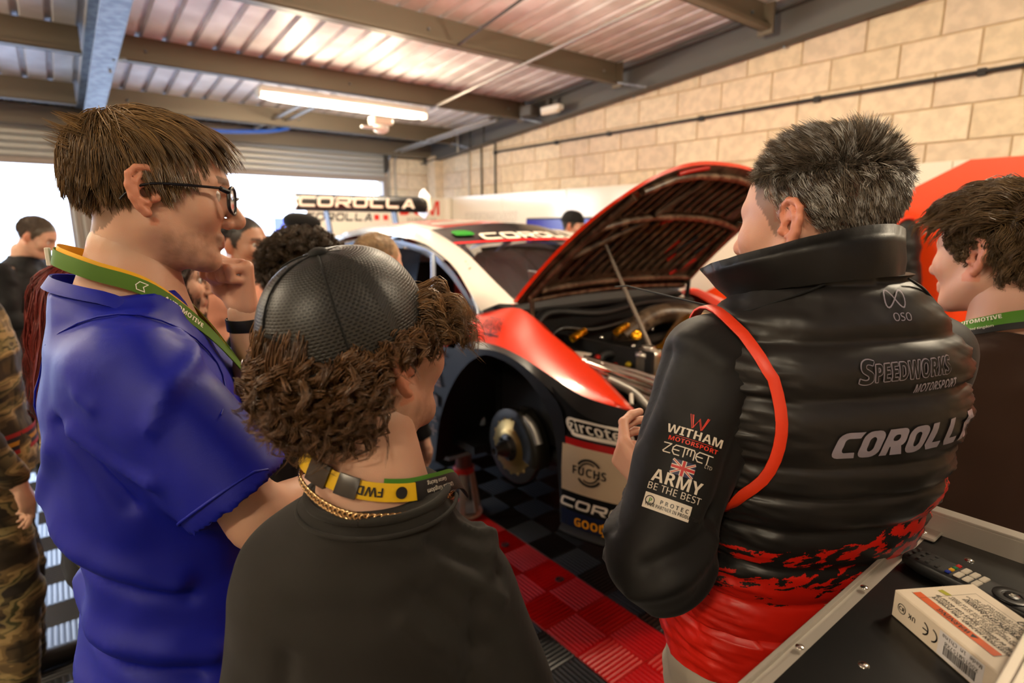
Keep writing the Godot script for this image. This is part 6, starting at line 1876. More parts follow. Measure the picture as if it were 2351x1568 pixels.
	put.call("team_print", move2(text2("MOTORSPORT", 0.0125, 0.0, 0.15), Vector2.ZERO, Vector2(0.64, 1)), Vector2(0.073, 1.471), 0.05, silver)
	put.call("round_print", text2("OSO", 0.0105, -1.0), Vector2(0.028, 1.562), 0.0, silver)
	var eight := []
	for i in 33:
		var a := TAU * i / 32
		eight.append(Vector2(sin(a) * 0.0155, sin(2 * a) * 0.011))
	put.call("round_print", line2(eight, 0.0018), Vector2(0.022, 1.585), 0.0, silver)

	# prints down the left sleeve
	var av := (sh - el).normalized()
	var an := Vector3(-0.42, 0.12, 0.9).normalized()
	an = (an - av * an.dot(av)).normalized()
	var au := av.cross(an)
	var ao := sh.lerp(el, 0.585) + au * -0.004
	var sleeve := func(p: Vector2, o: Vector2, lift: float) -> Vector3:
		var q := p + o
		var w := s.hit(ao + au * q.x + av * q.y + an * 0.16, -an, 0.3)
		return w + an * (lift + 0.003)
	var arm := func(called: String, t2: PackedVector2Array, o: Vector2, m_: Material, lift := 0.0) -> void:
		part(called, wrap_print(MB.new(), t2, sleeve.bind(o, lift), 0.008), m_, root)
	var wht := mat(Color(0.86, 0.82, 0.76), 0.5)
	var orr := mat(Color(0.88, 0.20, 0.08), 0.5)
	for k in 3:
		arm.call("sleeve_print", line2([Vector2(-0.011 + k * 0.0008, 0.009), Vector2(-0.006, -0.008), Vector2(0.0, 0.006), Vector2(0.006, -0.008), Vector2(0.012 - k * 0.0008, 0.009)] if k != 1 else [Vector2(-0.0135, 0.009), Vector2(-0.0075, -0.009), Vector2(-0.0005, 0.004), Vector2(0.0045, -0.009), Vector2(0.0095, 0.009)], 0.0008), Vector2(0.004, 0.063), orr)
	arm.call("sleeve_print", move2(text2("WITHAM", 0.0115), Vector2.ZERO, Vector2(1.15, 1)), Vector2(0.004, 0.046), wht)
	arm.call("sleeve_print", line2([Vector2(-0.025, 0), Vector2(0.025, 0)], 0.0005), Vector2(0.004, 0.0385), orr)
	arm.call("sleeve_print", move2(text2("MOTORSPORT", 0.0058), Vector2.ZERO, Vector2(1.25, 1)), Vector2(0.004, 0.0335), orr)
	arm.call("sleeve_print", zet2(0.0125), Vector2(0.0, 0.0195), wht)
	arm.call("sleeve_print", text2("LTD", 0.0042, -1.0), Vector2(0.031, 0.0105), wht)
	arm.call("flag_print", tri2(rrect(0.031, 0.0205, 0.0004)), Vector2(0.0, -0.002), mat(Color(0.03, 0.035, 0.26), 0.5))
	var fw := PackedVector2Array()
	fw.append_array(line2([Vector2(-0.0135, -0.0085), Vector2(0.0135, 0.0085)], 0.0032))
	fw.append_array(line2([Vector2(-0.0135, 0.0085), Vector2(0.0135, -0.0085)], 0.0032))
	arm.call("flag_print", fw.slice(0, 6), Vector2(0.0, -0.002), wht, 0.0004)
	arm.call("flag_print", fw.slice(6), Vector2(0.0, -0.002), wht, 0.0005)
	arm.call("flag_print", line2([Vector2(-0.0125, 0), Vector2(0.0125, 0)], 0.0062), Vector2(0.0, -0.002), wht, 0.0006)
	arm.call("flag_print", line2([Vector2(0, -0.0072), Vector2(0, 0.0072)], 0.0062), Vector2(0.0, -0.002), wht, 0.0007)
	var fr := mat(Color(0.74, 0.03, 0.03), 0.5)
	arm.call("flag_print", line2([Vector2(-0.0137, -0.0088), Vector2(0.0137, 0.0088)], 0.0011), Vector2(0.0, -0.002), fr, 0.0008)
	arm.call("flag_print", line2([Vector2(-0.0137, 0.0088), Vector2(0.0137, -0.0088)], 0.0011), Vector2(0.0, -0.002), fr, 0.0009)
	arm.call("flag_print", line2([Vector2(-0.0136, 0), Vector2(0.0136, 0)], 0.0037), Vector2(0.0, -0.002), fr, 0.0010)
	arm.call("flag_print", line2([Vector2(0, -0.0083), Vector2(0, 0.0083)], 0.0037), Vector2(0.0, -0.002), fr, 0.0011)
	arm.call("sleeve_print", move2(text2("ARMY", 0.0165), Vector2.ZERO, Vector2(1.05, 1)), Vector2(-0.002, -0.021), wht)
	arm.call("sleeve_print", text2("BE THE BEST", 0.0092, -1.0), Vector2(-0.002, -0.036), wht)
	arm.call("patch", tri2(rrect(0.062, 0.021, 0.0006)), Vector2(-0.006, -0.056), wht)
	arm.call("patch_print", text2("P R O T E C", 0.0055), Vector2(0.003, -0.0535), M.ink_dark, 0.0006)
	arm.call("patch_print", move2(text2("YOUR PARTNER IN PRODUCTION", 0.0022), Vector2.ZERO, Vector2(0.75, 1)), Vector2(0.003, -0.0605), M.ink_dark, 0.0006)
	arm.call("patch_print", ring2(rrect(0.0125, 0.0125, 0.0062, 5), rrect(0.0102, 0.0102, 0.005, 5)), Vector2(-0.029, -0.055), M.ink_dark, 0.0006)
	arm.call("patch_print", text2("P", 0.006), Vector2(-0.0285, -0.055), mat(Color(0.25, 0.5, 0.05), 0.5), 0.0006)

	watch(root, wr + Vector3(0.001, 0.0, -0.004), Vector3(0.0, 0.6, -0.75), Vector3(-0.9, 0.2, 0.2), 0.033, 0.031, mat(Color(0.42, 0.42, 0.44), 0.3, 0.7))
	legs(root, Vector3(-0.01, 0.93, -0.01), [Vector3(-0.13, 0.005, 0.0), Vector3(0.12, 0.005, 0.0)], cloth(Color(0.72, 0.68, 0.62), 0.85), M.shoe, 1.08)

	# short hair: spiky on top, clipped sides going grey
	var field := func(p: Vector3, _t: float) -> Vector3:
		var top := Vector3(p.x * 4.0, 0.5, lerpf(0.3, -0.8, sm01(0.09, 0.03, p.z)))
		var side := Vector3(p.x * 1.0, -0.75, lerpf(0.1, 0.75, sm01(0.09, 0.03, p.z)))
		return side.lerp(top, sm01(0.03, 0.125, p.y))
	var grey := func(p: Vector3) -> float: return 0.5 if p.y < 0.06 and p.z < 0.05 else 0.2
	var st := {"n": 2900, "per": 7, "width": 0.00055, "spread": 0.0035, "clump": 0.55, "segs": 5, "lift": 0.75, "mess": 0.24, "follow": 0.6, "color": Color(0.125, 0.098, 0.072), "clear": 0.025, "rough": 0.32, "grey": grey,
		"length": func(p: Vector3) -> float: return lerpf(0.011, 0.024, sm01(-0.02, 0.08, p.y)) + 0.012 * sm01(0.09, 0.12, p.y),
		"keep": func(p: Vector3) -> bool: return on_scalp(p), "field": field}
	tag(part("hair", place(hair_mesh(st, 41), hd), hair_mat(0.32), root, "short spiky hair going grey at the sides"), "", "", "", "stuff")
	# eyelashes catch the light
	var lash := MB.new()
	for i in 9:
		var a := -0.6 + 1.2 * i / 8.0
		lash.tube(PackedVector3Array([Vector3(-0.031 - sin(a) * 0.011, 0.0105, -0.0935 + absf(a) * 0.003), Vector3(-0.031 - sin(a) * 0.016, 0.0125, -0.1015 + absf(a) * 0.003)]), 0.0004, 4)
	part("eyelashes", place(lash, hd), mat(Color(0.10, 0.07, 0.04), 0.5), root)

func zet2(h: float) -> PackedVector2Array:
	var o := PackedVector2Array()
	var w := h * 0.075
	var x := -h * 2.55
	var st := [[[0, 1], [0.75, 1], [0.05, 0.1], [0.15, 0], [0.8, 0]], [[1.75, 1], [1.25, 1], [1.0, 0.7], [1.0, 0.3], [1.25, 0], [1.75, 0]], [[1.0, 0.5], [1.65, 0.5]], [[1.8, 1], [2.6, 1]], [[2.2, 1], [2.2, 0]], [[2.55, 0.35], [2.55, 0.8], [2.7, 1], [3.15, 1], [3.3, 0.8], [3.3, 0.0]], [[2.92, 1], [2.92, 0.3]], [[4.25, 1], [3.75, 1], [3.5, 0.7], [3.5, 0.3], [3.75, 0], [4.25, 0]], [[3.5, 0.5], [4.15, 0.5]], [[4.3, 1], [5.2, 1]], [[4.75, 1], [4.75, 0]]]
	for l: Array in st:
		o.append_array(line2(l.map(func(p: Array) -> Vector2: return Vector2(x + p[0] * h, (p[1] - 0.5) * h)), w * 1.6))
	return o

# black cloth with a torn red flash across the lower back
func splash_print() -> ImageTexture:
	var W := 640
	var H := 836
	var im := Image.create(W, H, false, Image.FORMAT_RGB8)
	var f := FastNoiseLite.new()
	f.seed = 12
	f.frequency = 1.0
	f.fractal_octaves = 3
	f.domain_warp_enabled = true
	f.domain_warp_amplitude = 0.6
	f.domain_warp_frequency = 1.4
	var black := Color(0.115, 0.108, 0.104)
	var red := Color(0.82, 0.12, 0.06)
	im.fill(black)
	for j in range(int(H * 0.40), H):
		var y := 1.62 - 0.68 * j / H
		for i in W:
			var x := -0.26 + 0.52 * i / W
			var top := 1.212 + (x + 0.157) * 0.20 + 0.75 * maxf(x + 0.02, 0.0) * maxf(x + 0.02, 0.0) * 2.0
			var bot := top - 0.085 - 0.015 * sin(x * 12.0)
			var u := x * 0.93 + y * 0.35
			var v := y * 0.93 - x * 0.35
			var n := f.get_noise_2d(u * 22.0, v * 62.0)
			if y > top + n * 0.02:
				continue
			var d := (top - y) / (top - bot)
			if d < 0.0:
				continue
			if d < 1.0:
				var core := 1.0 - absf(d - 0.52) * 2.3
				if n > 0.10 - core * 0.42 + (0.25 if x > 0.06 else 0.0):
					continue
			elif f.get_noise_2d(u * 16.0 + 9.0, v * 40.0) > 0.34 + (d - 1.0) * 0.5:
				continue
			im.set_pixel(i, j, red)
	return ImageTexture.create_from_image(im)

# ------------------------------------------------ boy at the right edge
func boy_on_right() -> void:
	var skin_c := Color(0.66, 0.38, 0.28)
	var hair_c := Color(0.06, 0.038, 0.02)
	var hd := Transform3D(rot(-2, 8, 0), Vector3(0.0, 1.622, 0.0))
	var nb := Vector3(0.015, 1.485, 0.045)
	var skin := head_mb(hd, nb, skin_c, hair_c, {"fine": true, "jaw": 1.12, "nose": 0.9})
	var b := Sdf.new()
	b.cap(Vector3(0.0, 1.54, 0.035), Vector3(0.015, 1.42, 0.045), 0.064, 0.085, 0.04)
	b.cap(Vector3(0.02, 1.38, 0.04), Vector3(0.02, 1.1, 0.03), 0.09, 0.1, 0.04)
	for i in 2:
		var x := -1.0 if i == 0 else 1.0
		var a := Vector3(0.02 + x * 0.165, 1.39, 0.04)
		var e := Vector3(0.02 + x * 0.19, 1.12, 0.03)
		var w := Vector3(0.02 + x * 0.18, 0.9, -0.10)
		b.cap(Vector3(0.02, 1.38, 0.04), a, 0.06, 0.05, 0.03)
		b.cap(a, e, 0.046, 0.04, 0.02)
		b.cap(e, w, 0.04, 0.027, 0.02)
		hand_sdf(b, Transform3D(Basis(Vector3(1, 0, 0), Vector3(0, -0.9, -0.43), Vector3(0, 0.43, -0.9)).orthonormalized(), w), x, [[25, 25, 15], [28, 28, 15], [30, 30, 18], [32, 32, 20]], [Vector3(0.035, 0.045, 0.012), Vector3(0.042, 0.075, 0.02), Vector3(0.038, 0.1, 0.026)])
	skin.add(solid(b.net(Vector3(-0.3, 0.68, -0.25), Vector3(0.34, 1.58, 0.2), 0.01), skin_c))
	var root := person("boy with wavy brown hair in a dark brown printed T-shirt at the right edge", Vector3(1.45, 0, -0.30), 25, skin)
	var tee := cloth(Color(0.22, 0.145, 0.105), 0.9, 0.3, 15, 0.35, 0.3, 26.0)
	var s := Sdf.new()
	s.torso([[0.9, 0.02, 0.02, 0.19, 0.15], [1.15, 0.02, 0.03, 0.19, 0.15], [1.3, 0.02, 0.04, 0.205, 0.145], [1.4, 0.02, 0.045, 0.19, 0.12], [1.45, 0.02, 0.045, 0.14, 0.10], [1.49, 0.02, 0.045, 0.088, 0.082]], 0.05)
	for x: float in [-1.0, 1.0]:
		s.cap(Vector3(0.02 + x * 0.16, 1.38, 0.04), Vector3(0.02 + x * 0.185, 1.2, 0.035), 0.066, 0.074, 0.05)
	var m := s.net(Vector3(-0.34, 0.88, -0.2), Vector3(0.38, 1.51, 0.24), 0.008)
	displace(m, folds(9, 0.009, Vector3(7, 5, 7), []))
	part("t_shirt", m, tee, root, "dark brown T-shirt with a faded moon print")
	var print_c := mat(Color(0.36, 0.29, 0.25), 0.8)
	var on_back := func(p: Vector2, o: Vector2) -> Vector3:
		return s.hit(Vector3(p.x + o.x, p.y + o.y, 0.4), Vector3(0, 0, -1)) + Vector3(0, 0, 0.008)
	part("shirt_print", wrap_print(MB.new(), text2("1969", 0.020, 0.0, 0.0, 1.2, "Droid Serif"), on_back.bind(Vector2(0.06, 1.392)), 0.012), print_c, root)
	part("shirt_print", wrap_print(MB.new(), tri2(rrect(0.10, 0.10, 0.0495, 8)), on_back.bind(Vector2(0.075, 1.335)), 0.012), print_c, root)
	legs(root, Vector3(0.02, 0.88, 0.02), [Vector3(-0.10, 0.005, 0.0), Vector3(0.14, 0.005, 0.0)], M.dark_cloth, M.shoe)
	var lp := curve([Vector3(-0.05, 1.36, -0.11), Vector3(-0.095, 1.46, -0.01), Vector3(-0.085, 1.497, 0.065), Vector3(-0.04, 1.515, 0.115), Vector3(0.02, 1.52, 0.128), Vector3(0.08, 1.51, 0.105), Vector3(0.11, 1.47, 0.03), Vector3(0.08, 1.36, -0.1)], 60)
	var lo := outward(lp, Vector3(0.015, 1.5, 0.04), 0.5)
	var ln := part("lanyard", band_mb(lp, 0.022, lo, 0.002), mat(Color(0.02, 0.025, 0.035), 0.6), root, "black and green lanyard")
	var gp := PackedVector3Array()
	for i in lp.size():
		gp.append(lp[i] + Vector3(0, 0.014, 0) - lo[i] * 0.006)
	part("green_strap", band_mb(gp, 0.022, lo, 0.002), mat(Color(0.27, 0.50, 0.04), 0.6), ln, "green strap printed AUTOMOTIVE")
	part("lanyard_text", band_print(move2(text2("AUTOMOTIVE", 0.008), Vector2(0, 0.004)), gp, lo, 0.21, 0.004), M.ink_white, ln)
	part("lanyard_text", band_print(move2(text2("United Kingdom", 0.0045, -1.0), Vector2.ZERO), lp, lo, 0.22, 0.004), M.ink_white, ln)
	part("lanyard_text", band_print(move2(tri2(rrect(0.012, 0.008, 0.001)), Vector2.ZERO), lp, lo, 0.155, 0.0035), M.ink_red, ln)
	var st := {"n": 900, "per": 15, "width": 0.0008, "spread": 0.0055, "clump": 0.7, "segs": 10, "lift": 0.75, "mess": 0.2, "follow": 0.5, "curl": 0.006, "turns": 1.0, "color": Color(0.125, 0.078, 0.036), "clear": 0.12, "rough": 0.32,
		"length": func(p: Vector3) -> float: return 0.085 if p.y > 0.06 else (0.05 if p.z > 0.02 else 0.02),
		"keep": func(p: Vector3) -> bool: return on_scalp(p, -0.002),
		"field": func(p: Vector3, t: float) -> Vector3:
			if p.y > 0.06:
				return Vector3(p.x * 5.0, 0.2 - 1.5 * t, -0.6 if p.z < 0.05 else 0.45)
			return Vector3(p.x * 2.0, -0.9, 0.1)}
	tag(part("hair", place(hair_mesh(st, 53), hd), hair_mat(0.32), root, "thick wavy brown hair"), "", "", "", "stuff")

# ---------------------------------------------------------------- flight case with a boxed sensor kit and a remote
func flight_case() -> void:
	var lam := mat(Color(0.028, 0.026, 0.024), 0.34)
	lam.albedo_texture = noise_tex(61, 0.05, [Color(0.75, 0.75, 0.75), Color(1, 1, 1)], [0.3, 0.7], 256, 3)
	tri_map(lam, 3.0)
	var alu := mat(Color(0.66, 0.63, 0.59), 0.42, 0.35)
	var c := thing("flight_case", "black flight case with aluminium edges in the near right corner", "case", Vector3(0.76, 0, -0.13))
	wpart("body", MB.new().box(at(0.735, 0.6, -0.14), Vector3(0.66, 1.19, 0.23), 0.004), lam, c)
	wpart("tray_floor", MB.new().box(at(0.735, 1.197, -0.14), Vector3(0.64, 0.006, 0.21)), lam, c)
	# edge rails: a lip, a web and a bead
	wpart("edge_rail", MB.new().box(at(0.735, 1.198, -0.252), Vector3(0.66, 0.004, 0.026), 0.001).box(at(0.735, 1.18, -0.264), Vector3(0.66, 0.036, 0.003)).box(at(0.735, 1.203, -0.262), Vector3(0.66, 0.008, 0.006), 0.001), alu, c, "aluminium edge rail")
	wpart("edge_rail", MB.new().box(at(1.052, 1.215, -0.135), Vector3(0.004, 0.034, 0.24), 0.001).box(at(1.062, 1.234, -0.135), Vector3(0.024, 0.005, 0.24), 0.001).box(at(1.056, 1.222, -0.135), Vector3(0.009, 0.004, 0.24)), alu, c)
	wpart("corner_piece", MB.new().box(at(1.035, 1.203, -0.248), Vector3(0.045, 0.005, 0.034), 0.002), alu, c)
	for p: Vector3 in [Vector3(0.654, 1.2, -0.195), Vector3(1.0, 1.2, -0.184), Vector3(0.50, 1.2, -0.15)]:
		wpart("rivet", MB.new().lathe(at(p.x, p.y, p.z), [[0.006, 0], [0.0055, 0.0012], [0.003, 0.0022], [0.0005, 0.0025]], 16), M.chrome, c)
	for x: float in [0.62, 0.8, 1.03]:
		wpart("rivet", MB.new().lathe(at(x, 1.2055, -0.25), [[0.005, 0], [0.0045, 0.001], [0.0005, 0.002]], 14), M.chrome, c)
	var lid := thing("case_lid", "pale aluminium edge of an upright case lid close to the camera", "lid", Vector3(0.7, 1.2, -0.05))
	wpart("panel", MB.new().box(at(0.7, 1.262, -0.045), Vector3(0.8, 0.12, 0.012), 0.002), lam, lid)
	for k in 4:
		wpart("edge_rail", MB.new().box(at(0.7, 1.318 + 0.004 * (k % 2), -0.068 + k * 0.009), Vector3(0.8, 0.014, 0.0088), 0.0012), mat(Color(0.80, 0.77, 0.72), 0.4, 0.6), lid)

	# white carton with its print
	var d := Vector3(-0.53, 0, 0.848).normalized()
	var e := Vector3(0.848, 0, 0.53).normalized()
	var bx := thing("carton", "white printed carton with an orange warning stripe lying in the case", "carton", Vector3(0.774, 1.2, -0.209))
	bx.transform = Transform3D(Basis(e, Vector3.UP, e.cross(Vector3.UP)), Vector3(0.774, 1.2, -0.209))
	# local x goes back across the lid, local z = along the front
	var L := 0.148
	var D := 0.108
	var hgt := 0.036
	part("body", MB.new().box(at(D / 2, hgt / 2, L / 2), Vector3(D, hgt, L), 0.0015), mat(Color(0.86, 0.80, 0.72), 0.45), bx)
	var topt := Transform3D(Basis(Vector3(0, 0, -1), Vector3(-1, 0, 0), Vector3.UP), Vector3(0, hgt + 0.0003, 0))   # x along -z, y towards the front edge
	var fnt := Transform3D(Basis(Vector3(0, 0, 1), Vector3.UP, Vector3(-1, 0, 0)), Vector3(-0.0003, 0, 0))
	var blk := mat(Color(0.05, 0.045, 0.04), 0.5)
	var org := mat(Color(0.80, 0.32, 0.03), 0.5)
	part("warning_stripe", flat_print(MB.new(), move2(tri2(rrect(0.108, 0.011, 0.0003)), Vector2(-0.063, -0.022)), topt), org, bx, "orange warning stripe")
	part("warning_text", flat_print(MB.new(), move2(text2("WARNING", 0.0062), Vector2(-0.062, -0.022)), topt, 0.0003), blk, bx)
	part("warning_text", flat_print(MB.new(), move2(tri2(PackedVector2Array([Vector2(-0.004, -0.003), Vector2(0.004, -0.003), Vector2(0, 0.004)])), Vector2(-0.088, -0.022)), topt, 0.0003), blk, bx)
	var lines := ["INGESTION HAZARD: This product", "contains a button cell or coin battery.", "DEATH or serious injury can occur if", "ingested.", "A swallowed button cell can cause", "Internal Chemical Burns in as little", "as 2 hours.", "KEEP new and used batteries", "OUT OF REACH of CHILDREN", "Seek immediate medical attention", "if a battery is suspected to be", "swallowed or inserted."]
	for k in lines.size():
		var t2 := text2(lines[k], 0.0027, 0.0 if k in [0, 2, 7, 8] else -1.0, 0.12)
		part("small_print", flat_print(MB.new(), move2(t2, Vector2(-0.072, -0.034 - k * 0.0047)), topt, 0.0002), blk, bx)
	part("small_print", flat_print(MB.new(), move2(text2("629", 0.012, -1.0, 0.2), Vector2(-0.085, -0.097)), topt, 0.0002), blk, bx)
	part("frame_line", flat_print(MB.new(), line2([Vector2(-0.008, -0.0165), Vector2(-0.118, -0.0165), Vector2(-0.118, -0.092), Vector2(-0.02, -0.092), Vector2(-0.02, -0.0165)], 0.0004), topt, 0.0001), blk, bx)
	part("battery_mark", flat_print(MB.new(), move2(tri2(PackedVector2Array([Vector2(-0.006, -0.004), Vector2(0.006, -0.002), Vector2(0.005, 0.005), Vector2(-0.005, 0.003)])), Vector2(-0.014, -0.056)), topt, 0.0002), mat(Color(0.62, 0.60, 0.05), 0.5), bx)
	part("dark_mark", flat_print(MB.new(), move2(tri2(PackedVector2Array([Vector2(-0.03, -0.014), Vector2(0.014, -0.02), Vector2(0.014, 0.006), Vector2(-0.012, 0.012)])), Vector2(-0.133, -0.04)), topt, 0.0002), blk, bx)
	part("approval_mark", flat_print(MB.new(), move2(ring2(rrect(0.0125, 0.0125, 0.006, 5), rrect(0.0105, 0.0105, 0.005, 5)), Vector2(0.015, 0.019)), fnt), blk, bx)
	part("approval_mark", flat_print(MB.new(), move2(text2("CR", 0.005), Vector2(0.015, 0.019)), fnt, 0.0002), blk, bx)
	part("approval_mark", flat_print(MB.new(), move2(text2("UK", 0.006), Vector2(0.031, 0.018), Vector2(-1, -1)), fnt), blk, bx)
	for k in 2:
		var arc := []
		for i in 11:
			var a := deg_to_rad(105 + 150.0 * i / 10.0)
			arc.append(Vector2(-cos(a), -sin(a)) * 0.0075)
		part("approval_mark", flat_print(MB.new(), move2(line2(arc, 0.0017), Vector2(0.047 + k * 0.0125, 0.018)), fnt, 0.0001 * k), blk, bx)
	part("approval_mark", flat_print(MB.new(), move2(line2([Vector2(0.001, 0), Vector2(0.0065, 0)], 0.0016), Vector2(0.047, 0.018)), fnt, 0.0003), blk, bx)
	part("barcode_label", flat_print(MB.new(), move2(tri2(rrect(0.056, 0.030, 0.0005)), Vector2(0.097, 0.0175)), fnt), mat(Color(0.84, 0.82, 0.82), 0.35), bx)
	var bars := MB.new()
	var rg := RandomNumberGenerator.new()
	rg.seed = 2
	var x := 0.0
	while x < 0.04:
		var w := rg.randf_range(0.0004, 0.0012)
		flat_print(bars, move2(tri2(PackedVector2Array([Vector2(0, -0.0055), Vector2(w, -0.0055), Vector2(w, 0.0055), Vector2(0, 0.0055)])), Vector2(0.077 + x, 0.0125)), fnt, 0.0003)
		x += w + rg.randf_range(0.0004, 0.0009)
	tag(part("barcode", bars, blk, bx), "", "", "", "stuff")
	part("label_text", flat_print(MB.new(), move2(text2("Made in China", 0.0028, -1.0, 0.0, 1.0, "Droid Sans Mono"), Vector2(0.098, 0.0285), Vector2(-1, -1)), fnt, 0.0003), blk, bx)
	part("label_text", flat_print(MB.new(), move2(text2("X001SM1S7X8", 0.0028, -1.0, 0.0, 1.0, "Droid Sans Mono"), Vector2(0.098, 0.021), Vector2(-1, -1)), fnt, 0.0003), blk, bx)

	# remote control behind the carton
	var rm := thing("remote_control", "black remote control with coloured keys lying behind the carton", "remote", Vector3(0.905, 1.2, -0.155), deg_to_rad(-12.0))
	var rr := []
	for k in 9:
		var f := k / 8.0
		var z := -0.085 + 0.19 * f
		var ring := PackedVector3Array()
		var s := sin(clampf(minf(f, 1.0 - f) * 8.0, 0.0, 1.0) * PI / 2) * 0.3 + 0.7
		for i in 16:
			var a := -TAU * i / 16
			ring.append(Vector3(signf(cos(a)) * pow(absf(cos(a)), 0.5) * 0.023 * s, 0.0115 + signf(sin(a)) * pow(absf(sin(a)), 0.5) * 0.0108 * s, z))
		rr.append(ring)
	part("body", MB.new().loft(rr), mat(Color(0.04, 0.04, 0.04), 0.45), rm)
	var cols := [Color(0.02, 0.12, 0.5), Color(0.75, 0.55, 0.03), Color(0.02, 0.35, 0.2), Color(0.65, 0.06, 0.04)]
	for k in 4:
		part("colour_key", MB.new().box(at(-0.0135 + k * 0.009, 0.0225, -0.028), Vector3(0.007, 0.003, 0.006), 0.001), mat(cols[k], 0.4), rm)
	for k in 6:
		part("white_key", MB.new().box(at(-0.009 + (k % 2) * 0.018, 0.0225, -0.017 + (k / 2) * 0.0105), Vector3(0.015, 0.003, 0.0082), 0.001), mat(Color(0.72, 0.68, 0.62), 0.4), rm)
	part("key_ring", MB.new().lathe(at(0, 0.0215, 0.038), [[0.020, 0.0], [0.0195, 0.002], [0.011, 0.002], [0.0105, 0.0008]], 28), mat(Color(0.06, 0.06, 0.058), 0.35), rm)
	part("centre_key", MB.new().lathe(at(0, 0.0215, 0.038), [[0.0085, 0.0], [0.008, 0.002], [0.001, 0.0025]], 20), mat(Color(0.05, 0.05, 0.05), 0.35), rm)
	part("centre_key_text", flat_print(MB.new(), text2("OK", 0.004), Transform3D(Basis(Vector3.RIGHT, Vector3(0, 0, -1), Vector3.UP), Vector3(0, 0.0242, 0.038))), M.ink_white, rm)
	for k in 10:
		part("key", MB.new().box(at(-0.012 + (k % 3) * 0.012, 0.0222, -0.078 + (k / 3) * 0.012), Vector3(0.007, 0.002, 0.005), 0.001), mat(Color(0.10, 0.10, 0.10), 0.4), rm)

